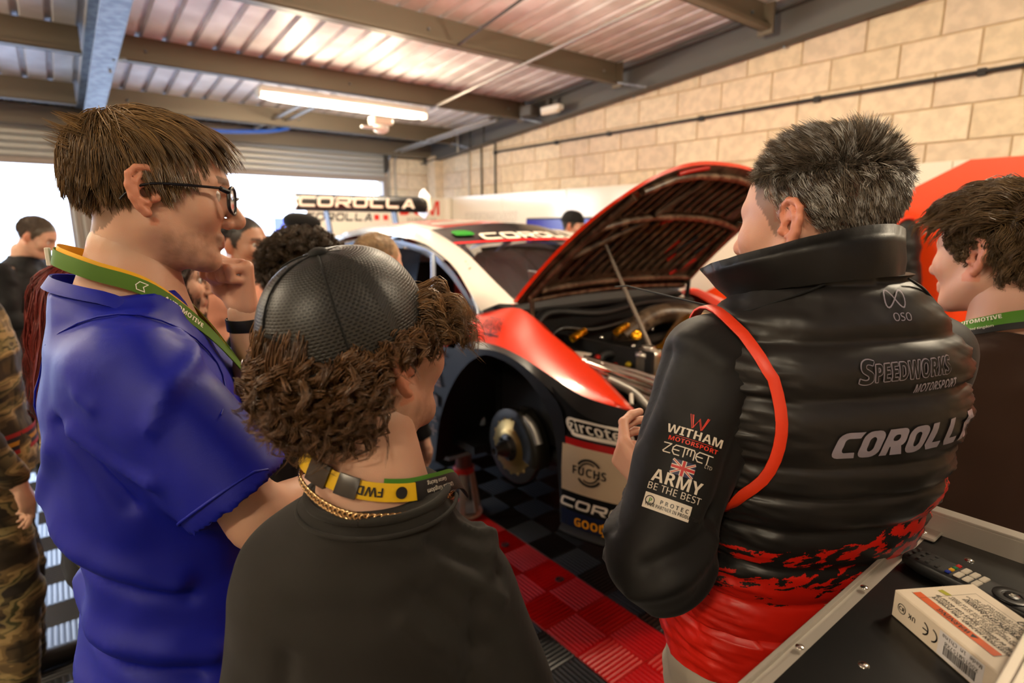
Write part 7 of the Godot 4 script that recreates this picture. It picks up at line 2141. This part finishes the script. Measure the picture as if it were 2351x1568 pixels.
# ---------------------------------------------------------------- mesh helpers
class MB:
	var v := PackedVector3Array()
	var c := PackedColorArray()
	var u := PackedVector2Array()
	var ix := PackedInt32Array()
	var col := Color.WHITE
	var use_c := false
	var use_u := false

	func vert(p: Vector3, uv := Vector2.ZERO) -> int:
		v.append(p)
		c.append(col)
		u.append(uv)
		return v.size() - 1

	func tri(a: Vector3, b: Vector3, d: Vector3) -> void:
		var i := vert(a)
		vert(b)
		vert(d)
		ix.append_array([i, i + 1, i + 2])

	func quad(a: Vector3, b: Vector3, d: Vector3, e: Vector3) -> void:
		var i := vert(a, Vector2(0, 1))
		vert(b, Vector2(0, 0))
		vert(d, Vector2(1, 0))
		vert(e, Vector2(1, 1))
		ix.append_array([i, i + 1, i + 2, i, i + 2, i + 3])

	# a box with chamfered edges, in the axes of t
	func box(t: Transform3D, size: Vector3, bev := 0.0) -> MB:
		var h := size * 0.5
		var b := minf(bev, minf(h.x, minf(h.y, h.z)) * 0.9)
		var ax: Array[Vector3] = [Vector3(1, 0, 0), Vector3(0, 1, 0), Vector3(0, 0, 1)]
		for a in 3:
			for s: float in [-1.0, 1.0]:
				var n := ax[a] * s
				var p := ax[(a + 1) % 3]
				var q := ax[(a + 2) % 3] * s
				var o := n * h[a]
				var pu := p * (h[(a + 1) % 3] - b)
				var qu := q * (h[(a + 2) % 3] - b)
				quad(t * (o - pu - qu), t * (o - pu + qu), t * (o + pu + qu), t * (o + pu - qu))
		if b > 0.0:
			for a in 3:
				var i1 := (a + 1) % 3
				var i2 := (a + 2) % 3
				for s1: float in [-1.0, 1.0]:
					for s2: float in [-1.0, 1.0]:
						var n1 := ax[i1] * s1
						var n2 := ax[i2] * s2
						var l := ax[a] * (h[a] - b)
						var p1 := n1 * h[i1] + n2 * (h[i2] - b)
						var p2 := n1 * (h[i1] - b) + n2 * h[i2]
						if s1 * s2 > 0:
							quad(t * (p1 - l), t * (p1 + l), t * (p2 + l), t * (p2 - l))
						else:
							quad(t * (p2 - l), t * (p2 + l), t * (p1 + l), t * (p1 - l))
			for s0: float in [-1.0, 1.0]:
				for s1: float in [-1.0, 1.0]:
					for s2: float in [-1.0, 1.0]:
						var k := Vector3(s0, s1, s2)
						var pa := t * (k * Vector3(h.x, h.y - b, h.z - b))
						var pb := t * (k * Vector3(h.x - b, h.y, h.z - b))
						var pc := t * (k * Vector3(h.x - b, h.y - b, h.z))
						if s0 * s1 * s2 > 0:
							tri(pa, pc, pb)
						else:
							tri(pa, pb, pc)
		return self

	func bar(a: Vector3, b: Vector3, w: float, h: float, bev := 0.0, up := Vector3.UP) -> MB:
		var z := (b - a).normalized()
		var x := up.cross(z).normalized()
		return box(Transform3D(Basis(x, z.cross(x), z), (a + b) * 0.5), Vector3(w, h, a.distance_to(b)), bev)

	# surface through rings of equal length; closed around when wrap
	func loft(rings: Array, wrap := true, caps := true, uvs := false) -> MB:
		var m: int = rings[0].size()
		var base := v.size()
		for r in rings.size():
			for i in m:
				vert(rings[r][i], Vector2(float(i) / (m if wrap else m - 1), float(r) / (rings.size() - 1)) if uvs else Vector2.ZERO)
		for r in rings.size() - 1:
			for i in (m if wrap else m - 1):
				var j := (i + 1) % m
				var a := base + r * m + i
				var b := base + r * m + j
				ix.append_array([a, b, b + m, a, b + m, a + m])
		if caps and wrap:
			for e in 2:
				var ring: PackedVector3Array = rings[0 if e == 0 else rings.size() - 1]
				var mid := Vector3.ZERO
				for p in ring:
					mid += p / m
				var k := vert(mid)
				var st := v.size()
				for p in ring:
					vert(p)
				for i in m:
					var j := (i + 1) % m
					if e == 0:
						ix.append_array([k, st + j, st + i])
					else:
						ix.append_array([k, st + i, st + j])
		return self

	func tube(pts: PackedVector3Array, rad: Variant, sides := 8, caps := true, flat := 1.0) -> MB:
		var rings := []
		var t := (pts[1] - pts[0]).normalized()
		var x := t.cross(Vector3.UP if absf(t.y) < 0.9 else Vector3.RIGHT).normalized()
		for i in pts.size():
			var a := pts[maxi(i - 1, 0)]
			var b := pts[mini(i + 1, pts.size() - 1)]
			t = (b - a).normalized()
			x = (x - t * x.dot(t)).normalized()
			var y := t.cross(x)
			var r: float = rad if rad is float else rad[i]
			var ring := PackedVector3Array()
			for k in sides:
				var an := -TAU * k / sides
				ring.append(pts[i] + x * cos(an) * r + y * sin(an) * r * flat)
			rings.append(ring)
		return loft(rings, true, caps)

	# profile of (radius, height) turned about the y axis of t
	func lathe(t: Transform3D, prof: Array, seg := 24, caps := true) -> MB:
		var rings := []
		for p in prof:
			var ring := PackedVector3Array()
			for k in seg:
				var an := TAU * k / seg
				ring.append(t * Vector3(cos(an) * p[0], p[1], sin(an) * p[0]))
			rings.append(ring)
		return loft(rings, true, caps)

	# polygon in the xy plane of t pushed along z by depth (front at z = depth)
	func extrude(t: Transform3D, poly: PackedVector2Array, depth: float) -> MB:
		var q := poly.duplicate()
		if Geometry2D.is_polygon_clockwise(q):
			q.reverse()
		var tr := Geometry2D.triangulate_polygon(q)
		var a := v.size()
		for p in q:
			vert(t * Vector3(p.x, p.y, depth))
		for p in q:
			vert(t * Vector3(p.x, p.y, 0))
		var n := q.size()
		for i in range(0, tr.size(), 3):
			var p0 := q[tr[i]]
			var p1 := q[tr[i + 1]]
			var p2 := q[tr[i + 2]]
			var ccw := (p1 - p0).cross(p2 - p0) > 0.0
			var s := [tr[i], tr[i + 2], tr[i + 1]] if ccw else [tr[i], tr[i + 1], tr[i + 2]]
			ix.append_array([a + s[0], a + s[1], a + s[2]])
			ix.append_array([a + n + s[0], a + n + s[2], a + n + s[1]])
		for i in n:
			var j := (i + 1) % n
			quad(t * Vector3(q[i].x, q[i].y, 0), t * Vector3(q[i].x, q[i].y, depth), t * Vector3(q[j].x, q[j].y, depth), t * Vector3(q[j].x, q[j].y, 0))
		return self

	func sphere(t: Transform3D, r := 1.0, seg := 16, rows := 10) -> MB:
		var prof := []
		for i in rows + 1:
			var a := -PI / 2 + PI * i / rows
			prof.append([maxf(cos(a) * r, 1e-5), sin(a) * r])
		return lathe(t, prof, seg, false)

	func add(o: MB, t := Transform3D()) -> MB:
		var b := v.size()
		for p in o.v:
			v.append(t * p)
		c.append_array(o.c)
		u.append_array(o.u)
		for i in o.ix:
			ix.append(b + i)
		return self

	func normals() -> PackedVector3Array:
		var n := PackedVector3Array()
		n.resize(v.size())
		for i in range(0, ix.size(), 3):
			var a := ix[i]
			var b := ix[i + 1]
			var d := ix[i + 2]
			var k := (v[d] - v[a]).cross(v[b] - v[a])
			n[a] += k
			n[b] += k
			n[d] += k
		for i in n.size():
			n[i] = n[i].normalized() if n[i].length_squared() > 1e-24 else Vector3.UP
		return n

	func mesh() -> ArrayMesh:
		var arr := []
		arr.resize(Mesh.ARRAY_MAX)
		arr[Mesh.ARRAY_VERTEX] = v
		arr[Mesh.ARRAY_NORMAL] = normals()
		if use_c:
			arr[Mesh.ARRAY_COLOR] = c
		if use_u:
			arr[Mesh.ARRAY_TEX_UV] = u
		arr[Mesh.ARRAY_INDEX] = ix
		var m := ArrayMesh.new()
		m.add_surface_from_arrays(Mesh.PRIMITIVE_TRIANGLES, arr)
		return m


# ---------------------------------------------------------------- implicit bodies
class Sdf:
	var n := 0
	var kind := PackedInt32Array()      # 0 add, 1 cut, 2 table torso
	var tf: Array[Transform3D] = []
	var pa := PackedVector3Array()
	var ab := PackedVector3Array()
	var il := PackedFloat32Array()
	var r0 := PackedFloat32Array()
	var r1 := PackedFloat32Array()
	var sc := PackedFloat32Array()
	var kk := PackedFloat32Array()
	var tab := []                       # rows y, cx, cz, a, b
	var texp := 2.4
	var all := PackedInt32Array()

	func _push(k: int, t: Transform3D, a: Vector3, b: Vector3, ra: float, rb: float, s: float, sm: float) -> void:
		kind.append(k)
		tf.append(t)
		pa.append(a)
		ab.append(b - a)
		il.append(1.0 / maxf((b - a).length_squared(), 1e-9))
		r0.append(ra)
		r1.append(rb)
		sc.append(s)
		kk.append(sm)
		all.append(n)
		n += 1

	func cap(a: Vector3, b: Vector3, ra: float, rb: float, sm := 0.02, k := 0) -> Sdf:
		_push(k, Transform3D(), a, b, ra, rb, 1.0, sm)
		return self

	func ball(a: Vector3, r: float, sm := 0.02, k := 0) -> Sdf:
		return cap(a, a + Vector3(0, 1e-4, 0), r, r, sm, k)

	func ell(o: Vector3, rad: Vector3, sm := 0.02, k := 0, b := Basis()) -> Sdf:
		var t := Transform3D(b * Basis.from_scale(rad), o).affine_inverse()
		_push(k, t, Vector3.ZERO, Vector3(0, 1e-4, 0), 1.0, 1.0, minf(rad.x, minf(rad.y, rad.z)), sm)
		return self

	func chain(p: Array, r: Array, sm := 0.02) -> Sdf:
		for i in p.size() - 1:
			cap(p[i], p[i + 1], r[i], r[i + 1], sm)
		return self

	func torso(rows: Array, sm := 0.05, e := 2.4) -> Sdf:
		tab = rows
		texp = e
		_push(2, Transform3D(), Vector3.ZERO, Vector3.UP, 1, 1, 1, sm)
		return self

	func row(y: float) -> PackedFloat32Array:
		var k := tab.size()
		var i := 0
		while i < k - 2 and y > tab[i + 1][0]:
			i += 1
		var a: Array = tab[i]
		var b: Array = tab[i + 1]
		var f := clampf((y - a[0]) / (b[0] - a[0]), 0.0, 1.0)
		f = f * f * (3.0 - 2.0 * f) * 0.5 + f * 0.5
		return PackedFloat32Array([lerpf(a[1], b[1], f), lerpf(a[2], b[2], f), lerpf(a[3], b[3], f), lerpf(a[4], b[4], f)])

	func one(i: int, p: Vector3) -> float:
		if kind[i] == 2:
			var q := row(p.y)
			var x := absf(p.x - q[0]) / q[2]
			var z := absf(p.z - q[1]) / q[3]
			var d := (pow(pow(x, texp) + pow(z, texp), 1.0 / texp) - 1.0) * minf(q[2], q[3])
			return maxf(d, maxf(tab[0][0] - p.y, p.y - tab[tab.size() - 1][0]))
		var w := (tf[i] * p) - pa[i] if sc[i] != 1.0 else p - pa[i]
		var h := clampf(w.dot(ab[i]) * il[i], 0.0, 1.0)
		return ((w - ab[i] * h).length() - lerpf(r0[i], r1[i], h)) * sc[i]

	func at(p: Vector3, list: PackedInt32Array) -> float:
		var d := 1.0
		for i in list:
			var e := one(i, p)
			var k := kk[i]
			if kind[i] == 1:
				e = -e
				var h := maxf(k - absf(d - e), 0.0) / k
				d = maxf(d, e) + h * h * k * 0.25
			else:
				var h := maxf(k - absf(d - e), 0.0) / k
				d = minf(d, e) - h * h * k * 0.25
		return d

	func full(p: Vector3) -> float:
		return at(p, all)

	func grad(p: Vector3, e := 0.002) -> Vector3:
		var x := Vector3(e, 0, 0)
		var y := Vector3(0, e, 0)
		var z := Vector3(0, 0, e)
		return Vector3(full(p + x) - full(p - x), full(p + y) - full(p - y), full(p + z) - full(p - z)).normalized()

	# from o along dir to the surface
	func hit(o: Vector3, dir: Vector3, reach := 0.6) -> Vector3:
		var s := 0.0
		for i in 90:
			var d := full(o + dir * s)
			if d < 0.0004:
				break
			s += maxf(d * 0.6, 0.0004)
			if s > reach:
				break
		return o + dir * s

	# surface nets
	func net(lo: Vector3, hi: Vector3, h: float) -> MB:
		var nx := int(ceil((hi.x - lo.x) / h)) + 1
		var ny := int(ceil((hi.y - lo.y) / h)) + 1
		var nz := int(ceil((hi.z - lo.z) / h)) + 1
		var g := PackedFloat32Array()
		g.resize(nx * ny * nz)
		g.fill(1.0)
		var vi := PackedInt32Array()
		vi.resize(nx * ny * nz)
		vi.fill(-1)
		var B := 4
		var rad := B * h * 0.87
		var act := PackedInt32Array()
		var cut := false
		for i in n:
			cut = cut or kind[i] == 1
		for bz in range(0, nz, B):
			for by in range(0, ny, B):
				for bx in range(0, nx, B):
					var c := lo + Vector3(bx + B * 0.5 - 0.5, by + B * 0.5 - 0.5, bz + B * 0.5 - 0.5) * h
					var list := PackedInt32Array()
					var dm := 9.0
					var near_cut := false
					for i in n:
						var e := one(i, c)
						if e < rad * (2.2 if kind[i] == 2 else (1.3 if sc[i] == 1.0 else 1.8)) + kk[i]:
							list.append(i)
							if kind[i] == 1:
								near_cut = true
							else:
								dm = minf(dm, e)
					if dm > 8.0:
						continue
					var deep := dm < -rad * 1.6 and not near_cut
					for z in range(bz, mini(bz + B, nz)):
						for y in range(by, mini(by + B, ny)):
							var o := (z * ny + y) * nx
							if deep:
								for x in range(bx, mini(bx + B, nx)):
									g[o + x] = -1.0
							else:
								for x in range(bx, mini(bx + B, nx)):
									g[o + x] = at(lo + Vector3(x, y, z) * h, list)
					if not deep:
						act.append_array([bx, by, bz])
		var m := MB.new()
		var sy := nx
		var sz := nx * ny
		var co := PackedInt32Array([0, 1, sy, sy + 1, sz, sz + 1, sz + sy, sz + sy + 1])
		var ed := PackedInt32Array([0, 1, 2, 3, 4, 5, 6, 7, 0, 2, 1, 3, 4, 6, 5, 7, 0, 4, 1, 5, 2, 6, 3, 7])
		var cp := PackedVector3Array()
		for i in 8:
			cp.append(Vector3(i & 1, (i >> 1) & 1, i >> 2))
		for t in range(0, act.size(), 3):
			for z in range(act[t + 2], mini(act[t + 2] + B, nz - 1)):
				for y in range(act[t + 1], mini(act[t + 1] + B, ny - 1)):
					for x in range(act[t], mini(act[t] + B, nx - 1)):
						var o := (z * ny + y) * nx + x
						var neg := 0
						for i in 8:
							if g[o + co[i]] < 0.0:
								neg += 1
						if neg == 0 or neg == 8:
							continue
						var s := Vector3.ZERO
						var k := 0
						for e in range(0, 24, 2):
							var d0 := g[o + co[ed[e]]]
							var d1 := g[o + co[ed[e + 1]]]
							if (d0 < 0.0) != (d1 < 0.0):
								s += cp[ed[e]].lerp(cp[ed[e + 1]], d0 / (d0 - d1))
								k += 1
						vi[o] = m.vert(lo + (Vector3(x, y, z) + s / k) * h)
		for t in range(0, act.size(), 3):
			for z in range(maxi(act[t + 2], 1), mini(act[t + 2] + B, nz - 1)):
				for y in range(maxi(act[t + 1], 1), mini(act[t + 1] + B, ny - 1)):
					for x in range(maxi(act[t], 1), mini(act[t] + B, nx - 1)):
						var o := (z * ny + y) * nx + x
						var inside := g[o] < 0.0
						if vi[o] < 0 and vi[o - 1] < 0 and vi[o - sy] < 0 and vi[o - sz] < 0:
							continue
						for ax in 3:
							var st := 1 if ax == 0 else (sy if ax == 1 else sz)
							if inside == (g[o + st] < 0.0):
								continue
							var s1 := sy if ax == 0 else (sz if ax == 1 else 1)
							var s2 := sz if ax == 0 else (1 if ax == 1 else sy)
							var a := vi[o - s1 - s2]
							var b := vi[o - s2]
							var c := vi[o]
							var d := vi[o - s1]
							if a < 0 or b < 0 or c < 0 or d < 0:
								continue
							if inside:
								m.ix.append_array([a, c, b, a, d, c])
							else:
								m.ix.append_array([a, b, c, a, c, d])
		return m


# ---------------------------------------------------------------- scene helpers
var used := {}

func numbered(called: String) -> String:
	var k: int = used.get(called, 0)
	used[called] = k + 1
	return called if k == 0 else "%s_%03d" % [called, k]

func tag(o: Node, label := "", category := "", group := "", kind := "") -> Node:
	if label:
		o.set_meta("label", label)
	if category:
		o.set_meta("category", category)
	if group:
		o.set_meta("group", group)
	if kind:
		o.set_meta("kind", kind)
	return o

func part(called: String, m: Variant, mat: Material, parent: Node = self, label := "") -> MeshInstance3D:
	var o := MeshInstance3D.new()
	o.name = numbered(called) if parent == self else called
	o.mesh = m.mesh() if m is MB else m
	o.material_override = mat
	parent.add_child(o, true)
	if label:
		o.set_meta("label", label)
	return o

func thing(called: String, label: String, category: String, at := Vector3.ZERO, turn := 0.0, group := "") -> Node3D:
	var o := Node3D.new()
	o.name = numbered(called)
	add_child(o)
	o.position = at
	o.rotation.y = turn
	tag(o, label, category, group)
	return o

# a part given in world places, under a thing that already stands in its own
func wpart(called: String, m: MB, mt: Material, parent: Node3D, label := "") -> MeshInstance3D:
	var inv := parent.global_transform.affine_inverse()
	for i in m.v.size():
		m.v[i] = inv * m.v[i]
	return part(called, m, mt, parent, label)

func struct(called: String, m: Variant, mat: Material, label := "") -> MeshInstance3D:
	var o := part(called, m, mat)
	tag(o, label, "", "", "structure")
	return o

func at(x: float, y: float, z: float, b := Basis()) -> Transform3D:
	return Transform3D(b, Vector3(x, y, z))

func rot(x: float, y: float, z: float) -> Basis:
	return Basis.from_euler(Vector3(deg_to_rad(x), deg_to_rad(y), deg_to_rad(z)))

func mat(col: Color, rough := 0.6, metal := 0.0, spec := 0.5) -> StandardMaterial3D:
	var m := StandardMaterial3D.new()
	m.albedo_color = col
	m.roughness = rough
	m.metallic = metal
	m.metallic_specular = spec
	return m

func noise_tex(seed_: int, freq: float, cols: Array, offs: Array, size := 512, oct := 4, step := false, typ := FastNoiseLite.TYPE_SIMPLEX_SMOOTH) -> NoiseTexture2D:
	var f := FastNoiseLite.new()
	f.seed = seed_
	f.frequency = freq
	f.fractal_octaves = oct
	f.noise_type = typ
	var t := NoiseTexture2D.new()
	t.width = size
	t.height = size
	t.seamless = true
	t.noise = f
	if cols.size():
		var gr := Gradient.new()
		gr.offsets = PackedFloat32Array(offs)
		gr.colors = PackedColorArray(cols)
		if step:
			gr.interpolation_mode = Gradient.GRADIENT_INTERPOLATE_CONSTANT
		t.color_ramp = gr
	return t

func bump_tex(seed_: int, freq: float, strength: float, size := 256, oct := 3) -> NoiseTexture2D:
	var t := noise_tex(seed_, freq, [], [], size, oct)
	t.as_normal_map = true
	t.bump_strength = strength
	return t

func tri_map(m: StandardMaterial3D, scale: float, world := false) -> StandardMaterial3D:
	m.uv1_triplanar = true
	m.uv1_world_triplanar = world
	m.uv1_scale = Vector3.ONE * scale
	return m

func curve(pts: Array, steps: int) -> PackedVector3Array:
	var c := Curve3D.new()
	for i in pts.size():
		var d: Vector3 = (pts[mini(i + 1, pts.size() - 1)] - pts[maxi(i - 1, 0)]) / 6.0
		c.add_point(pts[i], -d, d)
	var out := PackedVector3Array()
	for i in steps + 1:
		out.append(c.samplef(float(i) / steps * (pts.size() - 1)))
	return out

# ---------------------------------------------------------------- lettering
# flat outlines: each returns triangles in 2D
func tri2(poly: PackedVector2Array) -> PackedVector2Array:
	var out := PackedVector2Array()
	for i in Geometry2D.triangulate_polygon(poly):
		out.append(poly[i])
	return out

func text2(s: String, size: float, bold := 0.0, slant := 0.0, width := 1.0, font := "Droid Sans") -> PackedVector2Array:
	var t := TextMesh.new()
	var f := SystemFont.new()
	f.font_names = PackedStringArray([font])
	f.font_weight = 700 if bold >= 0.0 else 400
	t.font = f
	t.text = s
	t.font_size = 64
	t.pixel_size = size / 46.0
	t.depth = 0.0
	t.curve_step = 2.0
	t.horizontal_alignment = HORIZONTAL_ALIGNMENT_CENTER
	t.vertical_alignment = VERTICAL_ALIGNMENT_CENTER
	var a := t.get_mesh_arrays()
	var out := PackedVector2Array()
	var vv: PackedVector3Array = a[Mesh.ARRAY_VERTEX]
	var ii: PackedInt32Array = a[Mesh.ARRAY_INDEX] if a[Mesh.ARRAY_INDEX] != null else PackedInt32Array(range(vv.size()))
	for i in ii:
		out.append(Vector2((vv[i].x + vv[i].y * slant) * width, vv[i].y))
	return out

func rrect(w: float, h: float, r: float, n := 4) -> PackedVector2Array:
	var p := PackedVector2Array()
	for q in 4:
		var cx := (w * 0.5 - r) * (1 if q == 0 or q == 3 else -1)
		var cy := (h * 0.5 - r) * (1 if q < 2 else -1)
		for i in n + 1:
			var a := PI / 2 * (q + float(i) / n)
			p.append(Vector2(cx + cos(a) * r, cy + sin(a) * r))
	return p

# ring between two outlines with the same number of points
func ring2(o: PackedVector2Array, i: PackedVector2Array) -> PackedVector2Array:
	var out := PackedVector2Array()
	for k in o.size():
		var j := (k + 1) % o.size()
		out.append_array([o[k], o[j], i[j], o[k], i[j], i[k]])
	return out

func move2(t: PackedVector2Array, d: Vector2, s := Vector2.ONE, slant := 0.0, turn := 0.0) -> PackedVector2Array:
	var out := PackedVector2Array()
	for p in t:
		var q := Vector2(p.x * s.x + p.y * s.y * slant, p.y * s.y)
		out.append(q.rotated(turn) + d)
	return out

func line2(pts: Array, w: float, closed := false) -> PackedVector2Array:
	var out := PackedVector2Array()
	var n := pts.size()
	for i in (n if closed else n - 1):
		var a: Vector2 = pts[i]
		var b: Vector2 = pts[(i + 1) % n]
		var d := (b - a).normalized() * w * 0.5
		var s := Vector2(-d.y, d.x)
		out.append_array([a - d + s, b + d + s, b + d - s, a - d + s, b + d - s, a - d - s])
	return out

# wide rounded capitals, the letters of the car's name
func corolla2(h: float, text := "COROLLA", slant := 0.25, wide := 1.55, sp := 0.22) -> PackedVector2Array:
	var out := PackedVector2Array()
	var x := 0.0
	var w := wide
	var th := 0.27
	for ch in text:
		var l := PackedVector2Array()
		match ch:
			"O":
				l = ring2(rrect(w, 1.0, 0.3), rrect(w - th * 2.1, 1.0 - th * 1.7, 0.14))
			"C":
				var o := rrect(w, 1.0, 0.3)
				var i := rrect(w - th * 2.1, 1.0 - th * 1.7, 0.14)
				for k in o.size():
					var j := (k + 1) % o.size()
					if o[k].x > w * 0.5 - 0.31 and o[j].x > w * 0.5 - 0.31 and absf(o[k].y) + absf(o[j].y) < 1.95:
						continue
					l.append_array([o[k], o[j], i[j], o[k], i[j], i[k]])
				for s: float in [-1.0, 1.0]:
					l.append_array([Vector2(w * 0.5 - 0.32, s * 0.5), Vector2(w * 0.5 + 0.06, s * 0.5), Vector2(w * 0.5 - 0.04, s * 0.27), Vector2(w * 0.5 - 0.32, s * 0.5), Vector2(w * 0.5 - 0.04, s * 0.27), Vector2(w * 0.5 - 0.42, s * 0.27)])
			"R":
				l.append_array(tri2(PackedVector2Array([Vector2(-w / 2, -0.5), Vector2(-w / 2 + 0.28, -0.5), Vector2(-w / 2 + 0.28, 0.5), Vector2(-w / 2, 0.5)])))
				var o := move2(rrect(w, 0.68, 0.24), Vector2(0, 0.16))
				var i := move2(rrect(w - 0.56, 0.24, 0.1), Vector2(0, 0.16))
				l.append_array(ring2(o, i))
				l.append_array(tri2(PackedVector2Array([Vector2(-0.1, -0.15), Vector2(0.28, -0.15), Vector2(w / 2 + 0.05, -0.5), Vector2(w / 2 - 0.4, -0.5)])))
			"L":
				l.append_array(tri2(PackedVector2Array([Vector2(-w / 2, 0.5), Vector2(-w / 2, -0.3), Vector2(-w / 2 + 0.14, -0.5), Vector2(w / 2 - 0.12, -0.5), Vector2(w / 2 - 0.12, -0.25), Vector2(-w / 2 + 0.3, -0.25), Vector2(-w / 2 + 0.3, 0.5)])))
			"A":
				l.append_array(tri2(PackedVector2Array([Vector2(-w / 2, -0.5), Vector2(-0.12, 0.5), Vector2(0.3, 0.5), Vector2(w / 2, -0.5), Vector2(w / 2 - 0.34, -0.5), Vector2(0.09, 0.24), Vector2(-w / 2 + 0.38, -0.5)])))
				l.append_array(tri2(PackedVector2Array([Vector2(-w / 2 + 0.45, -0.3), Vector2(w / 2 - 0.3, -0.3), Vector2(w / 2 - 0.36, -0.1), Vector2(-w / 2 + 0.6, -0.1)])))
		out.append_array(move2(l, Vector2(x + w / 2, 0)))
		x += w + sp
	return move2(out, Vector2(-(x - sp) * h * 0.5, 0), Vector2(h, h), slant)

# triangles in 2D laid on a flat face: t.basis.x right, y up, z outward
func flat_print(m: MB, t2: PackedVector2Array, t: Transform3D, lift := 0.0) -> MB:
	for i in range(0, t2.size() - 2, 3):
		var a := t2[i]
		var b := t2[i + 1]
		var d := t2[i + 2]
		if (b - a).cross(d - a) > 0.0:
			var s := b
			b = d
			d = s
		m.tri(t * Vector3(a.x, a.y, lift), t * Vector3(b.x, b.y, lift), t * Vector3(d.x, d.y, lift))
	return m

# the strokes' outline: copies laid round a small circle, each a hair above the last
func outline_print(m: MB, t2: PackedVector2Array, t: Transform3D, r: float, lift := 0.0) -> MB:
	for k in 8:
		flat_print(m, move2(t2, Vector2.from_angle(TAU * k / 8.0) * r), t, lift + k * 0.0001)
	return m

# triangles in 2D wrapped onto a curved surface by a function of the flat point
func wrap_print(m: MB, t2: PackedVector2Array, f: Callable, step := 0.012) -> MB:
	var todo: Array = []
	for i in range(0, t2.size() - 2, 3):
		todo.append([t2[i], t2[i + 1], t2[i + 2]])
	var known := {}
	while todo.size():
		var q: Array = todo.pop_back()
		var a: Vector2 = q[0]
		var b: Vector2 = q[1]
		var d: Vector2 = q[2]
		var ab := a.distance_squared_to(b)
		var bd := b.distance_squared_to(d)
		var da := d.distance_squared_to(a)
		var mx := maxf(ab, maxf(bd, da))
		if mx > step * step:
			if mx == ab:
				var k := (a + b) * 0.5
				todo.append([a, k, d])
				todo.append([k, b, d])
			elif mx == bd:
				var k := (b + d) * 0.5
				todo.append([a, b, k])
				todo.append([a, k, d])
			else:
				var k := (d + a) * 0.5
				todo.append([a, b, k])
				todo.append([k, b, d])
			continue
		if (b - a).cross(d - a) > 0.0:
			var s := b
			b = d
			d = s
		for p: Vector2 in [a, b, d]:
			if not known.has(p):
				known[p] = m.vert(f.call(p))
			m.ix.append(known[p])
	return m
